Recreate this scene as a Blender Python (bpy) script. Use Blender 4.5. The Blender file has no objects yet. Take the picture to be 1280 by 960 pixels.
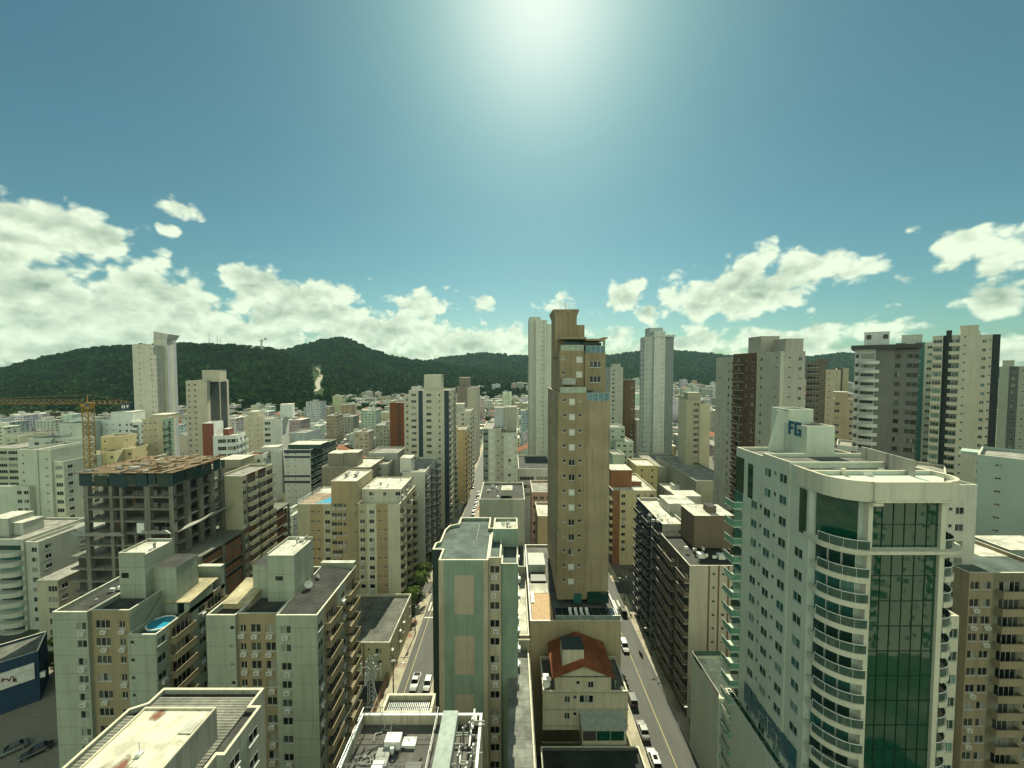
import bpy, bmesh, math, random
from math import sin, cos, pi, radians, sqrt, atan2, atan, hypot
from mathutils import Vector, Matrix
random.seed(7)
R = random.Random(11)
SC = bpy.context.scene
COL = SC.collection

# ------------------------------------------------------------------ camera
FPX, CAMH, TH = 485.0, 75.0, radians(2.36)
cam_d = bpy.data.cameras.new("camera"); cam = bpy.data.objects.new("camera", cam_d); COL.objects.link(cam)
cam_d.sensor_width = 36.0; cam_d.lens = 36.0 * FPX / 1280.0
cam_d.clip_start = 0.2; cam_d.clip_end = 20000
cam.location = (0, 0, CAMH); cam.rotation_euler = (pi / 2 - TH, 0, 0)
SC.camera = cam

def at(px, py, D):
    """point seen at photo pixel (px,py) at distance D along the streets"""
    xc = (px - 640) / FPX; yc = (480 - py) / FPX
    Y = cos(TH) + yc * sin(TH); Z = -sin(TH) + yc * cos(TH)
    s = D / Y
    return Vector((xc * s, D, CAMH + Z * s))
def AX(px, py, D): return at(px, py, D).x
def AZ(py, D): return at(640, py, D).z

# ------------------------------------------------------------------ light
SUN_EL, SUN_AZ = radians(45.0), radians(4.0)
SC.view_settings.view_transform = 'Standard'
SC.view_settings.look = 'None'
SC.view_settings.gamma = 1.0
SC.view_settings.exposure = 0.55
sd = bpy.data.lights.new("sun", 'SUN'); sd.energy = 5.0; sd.angle = radians(0.6); sd.color = (1.0, 0.975, 0.72)
so = bpy.data.objects.new("sun", sd); COL.objects.link(so)
sdir = Vector((sin(SUN_AZ) * cos(SUN_EL), cos(SUN_AZ) * cos(SUN_EL), sin(SUN_EL)))
so.rotation_euler = (-sdir).to_track_quat('-Z', 'Y').to_euler()

W = bpy.data.worlds.new("World"); SC.world = W; W.use_nodes = True
wt = W.node_tree; wt.nodes.clear()
class NT:
    """tiny node helper"""
    def __init__(s, t): s.t = t
    def n(s, typ, **kw):
        nd = s.t.nodes.new(typ)
        for k, v in kw.items(): setattr(nd, k, v)
        return nd
    def l(s, a, b): s.t.links.new(a, b)
    def m(s, op, a, b=None, c=None, clamp=False):
        nd = s.n('ShaderNodeMath', operation=op); nd.use_clamp = clamp
        for i, v in enumerate((a, b, c)):
            if v is None: continue
            if isinstance(v, (int, float)): nd.inputs[i].default_value = v
            else: s.l(v, nd.inputs[i])
        return nd.outputs[0]
    def mix(s, f, a, b, blend='MIX'):
        nd = s.n('ShaderNodeMix', data_type='RGBA', blend_type=blend)
        for i, v in ((0, f), (6, a), (7, b)):
            if isinstance(v, (int, float)): nd.inputs[i].default_value = v
            elif isinstance(v, (tuple, list)): nd.inputs[i].default_value = (*v[:3], 1)
            else: s.l(v, nd.inputs[i])
        return nd.outputs[2]
    def sstep(s, v, a, b, o0=0.0, o1=1.0):
        nd = s.n('ShaderNodeMapRange', interpolation_type='SMOOTHSTEP')
        s.l(v, nd.inputs[0]); nd.inputs[1].default_value = a; nd.inputs[2].default_value = b
        nd.inputs[3].default_value = o0; nd.inputs[4].default_value = o1
        return nd.outputs[0]
    def noise(s, vec, scale, detail=2, rough=0.5):
        nd = s.n('ShaderNodeTexNoise'); nd.inputs['Scale'].default_value = scale
        nd.inputs['Detail'].default_value = detail; nd.inputs['Roughness'].default_value = rough
        s.l(vec, nd.inputs['Vector']); return nd.outputs[0]
    def mapping(s, vec, scale=(1, 1, 1), loc=(0, 0, 0)):
        nd = s.n('ShaderNodeMapping'); nd.inputs['Scale'].default_value = scale; nd.inputs['Location'].default_value = loc
        s.l(vec, nd.inputs['Vector']); return nd.outputs[0]

SKY_STRENGTH = 0.085
def build_sky():
    g = NT(wt)
    out = g.n('ShaderNodeOutputWorld'); bg = g.n('ShaderNodeBackground')
    bg.inputs['Strength'].default_value = SKY_STRENGTH
    g.l(bg.outputs[0], out.inputs[0])
    sky = g.n('ShaderNodeTexSky', sky_type='NISHITA'); sky.sun_disc = False
    sky.sun_elevation = SUN_EL; sky.sun_rotation = SUN_AZ
    sky.air_density = 1.0; sky.dust_density = 0.8; sky.ozone_density = 1.0; sky.altitude = 30
    bw = g.n('ShaderNodeRGBToBW'); g.l(sky.outputs[0], bw.inputs[0])
    tint = g.mix(g.sstep(bw.outputs[0], 5.0, 17.0), (0.33, 0.575, 0.49), (0.62, 0.69, 0.63))
    skyc = g.mix(1.0, sky.outputs[0], tint, 'MULTIPLY')
    tc = g.n('ShaderNodeTexCoord')
    sep = g.n('ShaderNodeSeparateXYZ'); g.l(tc.outputs['Generated'], sep.inputs[0])
    az = g.m('ARCTAN2', sep.outputs[0], sep.outputs[1]); el = g.m('ARCSINE', sep.outputs[2])
    cv = g.n('ShaderNodeCombineXYZ'); g.l(az, cv.inputs[0]); g.l(el, cv.inputs[1])
    p = cv.outputs[0]
    # soft domain warp so cloud outlines are uneven
    wn = g.n('ShaderNodeTexNoise'); wn.inputs['Scale'].default_value = 9; wn.inputs['Detail'].default_value = 3
    g.l(p, wn.inputs['Vector'])
    wv = g.n('ShaderNodeVectorMath', operation='MULTIPLY_ADD'); g.l(wn.outputs[1], wv.inputs[0])
    wv.inputs[1].default_value = (.06, .05, 0); wv.inputs[2].default_value = (-.03, -.025, 0)
    pw = g.n('ShaderNodeVectorMath', operation='ADD'); g.l(p, pw.inputs[0]); g.l(wv.outputs[0], pw.inputs[1])
    pw = pw.outputs[0]
    # cumulus placed on the dome: (px, py, rx, ry) converted to azimuth / elevation
    E = [(230, 415, 270, 42), (0, 352, 170, 52), (60, 288, 132, 50), (95, 292, 92, 46), (15, 300, 110, 60), (128, 300, 60, 40), (40, 385, 260, 62), (190, 372, 140, 52),
         (325, 352, 58, 32), (385, 388, 130, 50), (470, 412, 115, 34), (120, 430, 340, 46), (590, 430, 130, 30),
         (640, 450, 420, 20), (530, 386, 58, 26), (603, 380, 28, 20), (236, 265, 34, 15), (219, 295, 18, 9), (282, 342, 14, 7),
         (698, 382, 40, 18), (782, 372, 30, 25), (808, 388, 34, 20), (918, 366, 118, 40), (935, 338, 60, 38),
         (990, 340, 64, 36), (880, 378, 88, 30), (1060, 340, 60, 18), (925, 396, 50, 15), (864, 334, 20, 11), (762, 415, 46, 12),
         (724, 440, 70, 18), (850, 428, 100, 24), (985, 422, 95, 28), (1100, 420, 85, 26), (1185, 325, 56, 25),
         (1248, 332, 80, 50), (1235, 372, 62, 32), (1205, 302, 50, 18), (1136, 291, 18, 12), (1106, 377, 22, 11), (1117, 350, 20, 12),
         (1270, 440, 60, 30), (1050, 445, 320, 18), (742, 385, 18, 12), (717, 346, 9, 6), (-150, 330, 200, 90), (1450, 380, 160, 90)]
    fld = None
    for (x, y, rx, ry) in E:
        a = atan2(x - 640, FPX); e = atan((460 - y) / FPX * cos(a))
        ra = rx / FPX * cos(a) ** 2; re = ry / FPX * cos(a)
        sb = g.n('ShaderNodeVectorMath', operation='MULTIPLY_ADD'); g.l(pw, sb.inputs[0])
        sb.inputs[1].default_value = (1 / ra, 1 / re, 0); sb.inputs[2].default_value = (-a / ra, -e / re, 0)
        ln = g.n('ShaderNodeVectorMath', operation='LENGTH'); g.l(sb.outputs[0], ln.inputs[0])
        f = g.m('MULTIPLY_ADD', ln.outputs['Value'], -1.0, 1.0)
        f = g.m('MULTIPLY', f, min(1.0, 0.18 + ry / 42))
        fld = f if fld is None else g.m('SMOOTH_MAX', fld, f, 0.12)
    # unseen broken cloud deck added behind the camera to fill the shaded facades
    back = g.m('MULTIPLY', sep.outputs[1], -1.6)
    back = g.m('ADD', back, -0.38)
    bk0 = back; back = g.m('MINIMUM', back, 0.9)
    fld = g.m('MAXIMUM', fld, back)
    vs = g.mapping(p, (1.0, 1.35, 1))
    n1 = g.noise(vs, 12, 8, 0.54)
    n2 = g.noise(g.mapping(p, (1.0, 1.35, 1), (0.004, -0.030, 0)), 12, 8, 0.54)
    nb = g.noise(g.mapping(p, (1.0, 1.6, 1), (3.3, 1.7, 0)), 6, 4, 0.5)
    def puff(vec, sc):
        v = g.n('ShaderNodeTexVoronoi', feature='F1'); v.inputs['Scale'].default_value = sc
        v.inputs['Detail'].default_value = 2.0; v.inputs['Roughness'].default_value = .55; v.inputs['Lacunarity'].default_value = 2.1
        g.l(vec, v.inputs['Vector']); return v.outputs['Distance']
    wv2 = g.n('ShaderNodeVectorMath', operation='MULTIPLY_ADD'); wn2 = g.n('ShaderNodeTexNoise'); wn2.inputs['Scale'].default_value = 26; wn2.inputs['Detail'].default_value = 3
    g.l(p, wn2.inputs['Vector']); g.l(wn2.outputs[1], wv2.inputs[0]); wv2.inputs[1].default_value = (.035, .035, 0); g.l(vs, wv2.inputs[2])
    v1 = puff(wv2.outputs[0], 17); v2 = puff(g.mapping(wv2.outputs[0], (1, 1, 1), (.003, -.022, 0)), 17)
    dens = g.m('MULTIPLY_ADD', g.m('SUBTRACT', n1, 0.5), 1.15, fld)
    dens = g.m('MULTIPLY_ADD', g.m('SUBTRACT', 0.66, v1), 0.60, dens)
    alpha = g.sstep(dens, -0.04, 0.26)
    lit = g.m('MULTIPLY_ADD', g.m('SUBTRACT', n1, n2), 1.15, 0.70)
    lit = g.m('MULTIPLY_ADD', g.m('SUBTRACT', v2, v1), 0.75, lit)
    lit = g.m('MULTIPLY_ADD', g.m('SUBTRACT', nb, 0.5), 0.6, lit)
    edge = g.sstep(dens, 0.10, 0.75, 0.22, -0.16)
    lit = g.m('ADD', lit, edge, clamp=True)
    k = 1.0 / SKY_STRENGTH
    cloud = g.mix(lit, (0.21 * k, 0.29 * k, 0.22 * k), (0.63 * k, 0.715 * k, 0.545 * k))
    # added gain on the unseen clouds behind, to brighten facades facing the camera
    gain = g.m('MULTIPLY_ADD', g.sstep(bk0, -.3, .5), 0.55, 1.0)
    sc_ = g.n('ShaderNodeVectorMath', operation='SCALE'); g.l(cloud, sc_.inputs[0]); g.l(gain, sc_.inputs['Scale']); cloud = sc_.outputs[0]
    col = g.mix(g.m('MULTIPLY', alpha, 0.96), skyc, cloud)
    # below the horizon keep plain sky
    g.l(col, bg.inputs['Color'])
    W.cycles.sampling_method = 'MANUAL'; W.cycles.sample_map_resolution = 512
build_sky()

SC.cycles.max_bounces = 6; SC.cycles.diffuse_bounces = 2; SC.cycles.glossy_bounces = 3
SC.cycles.transmission_bounces = 3; SC.cycles.transparent_max_bounces = 6; SC.cycles.volume_bounces = 0
SC.cycles.caustics_reflective = False; SC.cycles.caustics_refractive = False
SC.cycles.use_denoising = True

# ------------------------------------------------------------------ materials
MATS = {}
def newmat(name):
    m = bpy.data.materials.new(name); m.use_nodes = True
    g = NT(m.node_tree); b = m.node_tree.nodes['Principled BSDF']
    return m, g, b
def plain(name, c, rough=0.6, metal=0.0, spec=0.4, em=None):
    if name in MATS: return MATS[name]
    m, g, b = newmat(name)
    b.inputs['Base Color'].default_value = (*c, 1); b.inputs['Roughness'].default_value = rough
    b.inputs['Metallic'].default_value = metal; b.inputs['Specular IOR Level'].default_value = spec
    tc = g.n('ShaderNodeTexCoord')
    nz = g.noise(tc.outputs['Object'], 1.7, 4)
    f = g.sstep(nz, 0.3, 0.7, 0.82, 1.08)
    vm = g.n('ShaderNodeVectorMath', operation='SCALE'); vm.inputs[0].default_value = c; g.l(f, vm.inputs['Scale'])
    g.l(vm.outputs[0], b.inputs['Base Color'])
    MATS[name] = m; return m
def wall(c, stain=0.3, joint=0.0, jh=2.95, name=None):
    """painted render: blotches, rain streaks, optional floor joints"""
    key = ('wall', tuple(c), stain, joint, jh)
    if key in MATS: return MATS[key]
    m, g, b = newmat(name or "painted_wall")
    tc = g.n('ShaderNodeTexCoord'); o = tc.outputs['Object']
    n1 = g.noise(o, 0.22, 5, .6); n2 = g.noise(g.mapping(o, (1.6, 1.6, .07)), 1.0, 5, .65); n3 = g.noise(o, 6, 3)
    v = g.sstep(n1, .3, .72, 1 - .28 * stain, 1.04)
    v2 = g.sstep(n2, .42, .75, 1.0, 1 - .62 * stain)
    v = g.m('MULTIPLY', v, v2)
    v = g.m('MULTIPLY', v, g.sstep(n3, .2, .8, .965, 1.03))
    if joint:
        sp = g.n('ShaderNodeSeparateXYZ'); g.l(o, sp.inputs[0])
        fr = g.m('FRACT', g.m('MULTIPLY_ADD', sp.outputs[2], 1 / jh, 0.12))
        j = g.m('LESS_THAN', fr, 0.022)
        v = g.m('MULTIPLY', v, g.m('MULTIPLY_ADD', j, -joint, 1.0))
        fr2 = g.m('FLOOR', g.m('MULTIPLY_ADD', sp.outputs[2], 1 / jh, 0.12))
        wn = g.n('ShaderNodeTexWhiteNoise', noise_dimensions='1D'); g.l(fr2, wn.inputs['W'])
        v = g.m('MULTIPLY', v, g.m('MULTIPLY_ADD', wn.outputs[0], .07, .96))
    dirt = (c[0] * .62 + .02, c[1] * .60 + .02, c[2] * .52 + .01)
    f = g.sstep(g.noise(g.mapping(o, (.8, .8, .12)), .8, 4, .6), .5, .8, 0, .55 * stain)
    base = g.mix(f, c, dirt)
    vm = g.n('ShaderNodeVectorMath', operation='SCALE'); g.l(base, vm.inputs[0]); g.l(v, vm.inputs['Scale'])
    g.l(vm.outputs[0], b.inputs['Base Color'])
    b.inputs['Roughness'].default_value = .82; b.inputs['Specular IOR Level'].default_value = .25
    bp = g.n('ShaderNodeBump'); bp.inputs['Strength'].default_value = .25; bp.inputs['Distance'].default_value = .02
    g.l(g.noise(o, 14, 4), bp.inputs['Height']); g.l(bp.outputs[0], b.inputs['Normal'])
    MATS[key] = m; return m
def roofmat(c, kind='flat', name='roofing'):
    key = ('roof', tuple(c), kind)
    if key in MATS: return MATS[key]
    m, g, b = newmat(name)
    tc = g.n('ShaderNodeTexCoord'); o = tc.outputs['Object']
    n1 = g.noise(o, .35, 6, .65); n2 = g.noise(o, 2.2, 5, .6)
    v = g.m('MULTIPLY', g.sstep(n1, .28, .75, .55, 1.22), g.sstep(n2, .25, .8, .82, 1.12))
    sp = g.n('ShaderNodeSeparateXYZ'); g.l(o, sp.inputs[0])
    if kind == 'tile':
        w = g.m('FRACT', g.m('MULTIPLY', sp.outputs[1], 4.0)); v = g.m('MULTIPLY', v, g.sstep(w, 0, .5, .7, 1.05))
        w2 = g.m('FRACT', g.m('MULTIPLY', sp.outputs[0], 2.8)); v = g.m('MULTIPLY', v, g.sstep(w2, 0, .25, .8, 1.0))
    if kind == 'sheet':
        w = g.m('FRACT', g.m('MULTIPLY', sp.outputs[1], .8)); v = g.m('MULTIPLY', v, g.m('MULTIPLY_ADD', g.m('LESS_THAN', w, .06), -.4, 1))
        w2 = g.m('FRACT', g.m('MULTIPLY', sp.outputs[0], .92)); v = g.m('MULTIPLY', v, g.m('MULTIPLY_ADD', g.m('LESS_THAN', w2, .05), -.25, 1))
        wn = g.n('ShaderNodeTexWhiteNoise', noise_dimensions='2D')
        fl = g.n('ShaderNodeVectorMath', operation='FLOOR'); mp = g.mapping(o, (.92, .8, 1)); g.l(mp, fl.inputs[0]); g.l(fl.outputs[0], wn.inputs['Vector'])
        v = g.m('MULTIPLY', v, g.m('MULTIPLY_ADD', wn.outputs[0], .25, .87))
    vm = g.n('ShaderNodeVectorMath', operation='SCALE'); vm.inputs[0].default_value = c; g.l(v, vm.inputs['Scale'])
    g.l(vm.outputs[0], b.inputs['Base Color']); b.inputs['Roughness'].default_value = .85
    b.inputs['Specular IOR Level'].default_value = .25
    bp = g.n('ShaderNodeBump'); bp.inputs['Strength'].default_value = .4; bp.inputs['Distance'].default_value = .04
    g.l(n2, bp.inputs['Height']); g.l(bp.outputs[0], b.inputs['Normal'])
    MATS[key] = m; return m
def glassmat(name, dark, mid, light, rough=.06, pl=.8, pm=.5):
    """window glass with rooms, curtains or blinds behind, varying per window"""
    if name in MATS: return MATS[name]
    m, g, b = newmat(name)
    oi = g.n('ShaderNodeObjectInfo'); ge = g.n('ShaderNodeNewGeometry')
    r = g.m('FRACT', g.m('MULTIPLY_ADD', ge.outputs['Random Per Island'], .37, g.m('MULTIPLY', oi.outputs['Random'], 3.0)))
    c = g.mix(g.m('GREATER_THAN', r, pm), dark, mid); c = g.mix(g.m('GREATER_THAN', r, pl), c, light)
    tc = g.n('ShaderNodeTexCoord')
    cf = g.noise(g.mapping(tc.outputs['Object'], (9, 9, .3)), 1.0, 2)
    c = g.mix(g.sstep(cf, .35, .7, 0, .35), c, (.02, .025, .02))
    g.l(c, b.inputs['Base Color']); b.inputs['Roughness'].default_value = rough; b.inputs['Specular IOR Level'].default_value = .38
    MATS[name] = m; return m

GLASS = glassmat("window_glass", (.008, .011, .010), (.05, .06, .052), (.26, .26, .22))
GLASSG = glassmat("green_tinted_glass", (.012, .05, .038), (.03, .13, .11), (.16, .30, .25))
CURT = plain("curtain_wall_glass", (.005, .060, .034), .03, 0, 1.0)
RAILG = plain("railing_glass", (.055, .10, .078), .06, 0, .6)
RAILB = plain("blue_railing_glass", (.03, .13, .16), .06, 0, .8)
ALU = plain("aluminium_frame", (.55, .56, .53), .4, .2)
DARKF = plain("dark_frame", (.05, .05, .045), .5)
WHITEP = plain("white_trim", (.74, .74, .68), .6)
CREAMP = plain("cream_trim", (.62, .56, .42), .7)
GREYP = plain("grey_trim", (.3, .3, .27), .7)
CAPM = plain("sunlit_cement_cap", (.60, .58, .46), .8)  # cement cap, paled so that parapet tops look sunlit
BLIND = plain("closed_white_blind", (.62, .63, .56), .6)
STEEL = plain("galvanised_steel", (.35, .36, .34), .4, .7)
BLACK = plain("black_rubber", (.015, .015, .015), .8)
CONC = wall((.30, .29, .25), .8, name="bare_concrete")
RCONC = roofmat((.30, .29, .25)); RDARK = roofmat((.062, .063, .056)); RPALE = roofmat((.62, .60, .50)); RMID = roofmat((.14, .14, .12))
RTILE = roofmat((.27, .085, .035), 'tile', "clay_roof_tiles"); RSHEET = roofmat((.22, .225, .20), 'sheet', "fibre_cement_sheets")
RGRN = roofmat((.10, .13, .115))

# ------------------------------------------------------------------ object helpers
def tag(o, label=None, cat=None, group=None, kind=None):
    if label: o['label'] = label
    if cat: o['category'] = cat
    if group: o['group'] = group
    if kind: o['kind'] = kind
    return o
def empty(name, loc, label, cat, group=None, rz=0):
    o = bpy.data.objects.new(name, None); COL.objects.link(o); o.location = loc; o.rotation_euler = (0, 0, rz)
    o.empty_display_size = .5
    return tag(o, label, cat, group)
class MB:
    def __init__(s): s.v = []; s.f = []; s.m = []
    def quad(s, a, b, c, d, m=0):
        i = len(s.v); s.v += [tuple(a), tuple(b), tuple(c), tuple(d)]; s.f.append((i, i + 1, i + 2, i + 3)); s.m.append(m)
    def tri(s, a, b, c, m=0):
        i = len(s.v); s.v += [tuple(a), tuple(b), tuple(c)]; s.f.append((i, i + 1, i + 2)); s.m.append(m)
    def box(s, x0, x1, y0, y1, z0, z1, m=0, top=None):
        i = len(s.v)
        s.v += [(x0, y0, z0), (x1, y0, z0), (x1, y1, z0), (x0, y1, z0), (x0, y0, z1), (x1, y0, z1), (x1, y1, z1), (x0, y1, z1)]
        for k, q in enumerate(((3, 2, 1, 0), (4, 5, 6, 7), (0, 1, 5, 4), (1, 2, 6, 5), (2, 3, 7, 6), (3, 0, 4, 7))):
            s.f.append(tuple(i + j for j in q)); s.m.append(top if (k == 1 and top is not None) else m)
    def prism(s, poly, z0, z1, m=0, top=None, bottom=True):
        i = len(s.v); n = len(poly)
        s.v += [(x, y, z0) for x, y in poly] + [(x, y, z1) for x, y in poly]
        for k in range(n):
            j = (k + 1) % n; s.f.append((i + k, i + j, i + n + j, i + n + k)); s.m.append(m)
        s.f.append(tuple(i + n + k for k in range(n))); s.m.append(m if top is None else top)
        if bottom: s.f.append(tuple(i + n - 1 - k for k in range(n))); s.m.append(m)
    def tube(s, a, b, r, m=0, n=6, r2=None):
        a = Vector(a); b = Vector(b); d = (b - a)
        if d.length < 1e-6: return
        q = d.to_track_quat('Z', 'Y'); r2 = r if r2 is None else r2
        i = len(s.v)
        for (c, rr) in ((a, r), (b, r2)):
            for k in range(n):
                t = 2 * pi * k / n; p = c + q @ Vector((rr * cos(t), rr * sin(t), 0)); s.v.append(tuple(p))
        for k in range(n):
            j = (k + 1) % n; s.f.append((i + k, i + j, i + n + j, i + n + k)); s.m.append(m)
        s.f.append(tuple(i + n + k for k in range(n))); s.m.append(m)
        s.f.append(tuple(i + n - 1 - k for k in range(n))); s.m.append(m)
    def add(s, v, f, m, M=None):
        i = len(s.v)
        s.v += [tuple(M @ Vector(p)) for p in v] if M is not None else list(v)
        s.f += [tuple(i + k for k in q) for q in f]; s.m += list(m)
    def mesh(s, name, mats):
        me = bpy.data.meshes.new(name); me.from_pydata(s.v, [], s.f)
        for m in (mats if isinstance(mats, (list, tuple)) else [mats]): me.materials.append(m)
        me.polygons.foreach_set('material_index', s.m); me.update(); return me
    def build(s, name, mats, parent=None, loc=(0, 0, 0)):
        o = bpy.data.objects.new(name, s.mesh(name, mats)); COL.objects.link(o); o.parent = parent; o.location = loc
        return o
def inst(name, me, parent, loc, rz=0):
    o = bpy.data.objects.new(name, me); COL.objects.link(o); o.parent = parent; o.location = loc; o.rotation_euler = (0, 0, rz)
    return o
def bevel(o, w=.03, seg=2):
    m = o.modifiers.new("bevel", 'BEVEL'); m.width = w; m.segments = seg; m.limit_method = 'ANGLE'
    return o
def smooth(o):
    for p in o.data.polygons: p.use_smooth = True
    return o

# ------------------------------------------------------------------ windows and balconies
WK = {  # kind: width, height, sill above floor
    'W': (1.5, 1.2, 1.0), 'S': (.6, .6, 1.6), 'D': (2.3, 1.3, .95), 'K': (1.3, 1.25, .95), 'N': (.9, 1.1, 1.0),
    'V': (3.0, 1.5, .8), 'B': (2.3, 2.15, .08), 'G': (2.3, 2.15, .08), 'H': (1.5, 1.3, .9), 'P': (1.2, 1.25, .95), 'X': (1.0, .45, 1.6)}
WMESH = {}
REC = .16
def wmesh(ch, w, h, frame, glass, lod):
    key = (ch, round(w, 2), round(h, 2), frame.name, glass.name, lod)
    if key in WMESH: return WMESH[key]
    b = MB(); d = REC
    if ch == 'K':   # closed roller blind
        b.quad((-w / 2, d - .05, 0), (w / 2, d - .05, 0), (w / 2, d - .05, h), (-w / 2, d - .05, h), 2)
        b.box(-w / 2, w / 2, -.05, d - .06, -.06, 0, 0)
        me = b.mesh("window_blind", [frame, glass, BLIND]); WMESH[key] = me; return me
    n = 1 if w < .8 else (2 if w < 1.9 else (3 if w < 2.6 else 4))
    for k in range(n):
        x0 = -w / 2 + w * k / n; x1 = -w / 2 + w * (k + 1) / n
        yy = d - .03 - (.025 if k % 2 else 0)
        b.quad((x0, yy, 0), (x1, yy, 0), (x1, yy, h), (x0, yy, h), 1)
    t = .05
    if lod < 2:
        for k in range(n + 1):
            x = -w / 2 + w * k / n; a = max(-w / 2, x - t / 2 - (.01 if 0 < k < n else .02)); c = min(w / 2, x + t / 2 + (.01 if 0 < k < n else .02))
            b.box(a, c, d - .09, d - .061, 0, h, 0)
        b.box(-w / 2, w / 2, d - .088, d - .062, 0.001, t, 0); b.box(-w / 2, w / 2, d - .088, d - .062, h - t, h - .001, 0)
        if ch in 'BG': pass
    if ch not in 'BG' and lod < 3:
        b.box(-w / 2 - .06, w / 2 + .06, -.06, d - .095, -.07, -.002, 0)
    me = b.mesh("window_pane", [frame, glass]); WMESH[key] = me; return me
BMESH = {}
def bmesh_balc(w, dep, style, fascia, rail):
    key = (round(w, 2), dep, style, fascia.name, rail.name)
    if key in BMESH: return BMESH[key]
    s = MB(); r = MB()
    if style == 'round':
        n = 10; pts = []
        for k in range(n + 1):
            t = pi * k / n; pts.append((-w / 2 * cos(t), -dep * (sin(t) ** .6 if sin(t) > 0 else 0)))
        poly = [(w / 2, -.004)] + [(-w / 2, -.004)] + pts[1:-1]
        s.prism(poly[::-1], -.22, .0, 0)
        for a, c in zip(pts[:-1], pts[1:]):
            r.quad((a[0], a[1] + .03, .02), (c[0], c[1] + .03, .02), (c[0], c[1] + .03, 1.0), (a[0], a[1] + .03, 1.0), 1)
            r.tube((a[0], a[1], 1.02), (c[0], c[1], 1.02), .03, 0, 5)
    else:
        s.box(-w / 2, w / 2, -dep, -.004, -.18, 0, 0)
        if style == 'solid':
            r.box(-w / 2, w / 2, -dep, -dep + .1, .002, 1.0, 1); r.box(-w / 2, -w / 2 + .1, -dep + .101, -.005, .002, 1.0, 1)
            r.box(w / 2 - .1, w / 2, -dep + .101, -.005, .002, 1.0, 1)
            r.box(-w / 2 - .02, w / 2 + .02, -dep - .02, -dep + .12, 1.003, 1.06, 0)
        else:
            for (x0, y0, x1, y1) in ((-w / 2 + .03, -dep + .03, w / 2 - .03, -dep + .03), (-w / 2 + .03, -dep + .03, -w / 2 + .03, -.01), (w / 2 - .03, -dep + .03, w / 2 - .03, -.01)):
                r.quad((x0, y0, .05), (x1, y1, .05), (x1, y1, .98), (x0, y0, .98), 1)
                r.tube((x0, y0, 1.0), (x1, y1, 1.0), .03, 0, 5)
    BMESH[key] = (s.mesh("balcony_slab", [fascia]), r.mesh("balcony_rail", [WHITEP if style != 'solid' else fascia, rail])); return BMESH[key]
acm = MB(); acm.box(-.4, .4, -.38, -.03, 0, .55, 0); acm.box(-.3, .3, -.4, -.382, .06, .5, 1); acm.box(-.42, .42, -.36, -.002, -.06, -.002, 1)
AC_MESH = acm.mesh("air_conditioner", [WHITEP, GREYP])
FACES = {'F': 0.0, 'R': pi / 2, 'L': -pi / 2, 'K': pi}
ALLB = []   # footprints (x0,x1,y0,y1,ztop)

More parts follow.
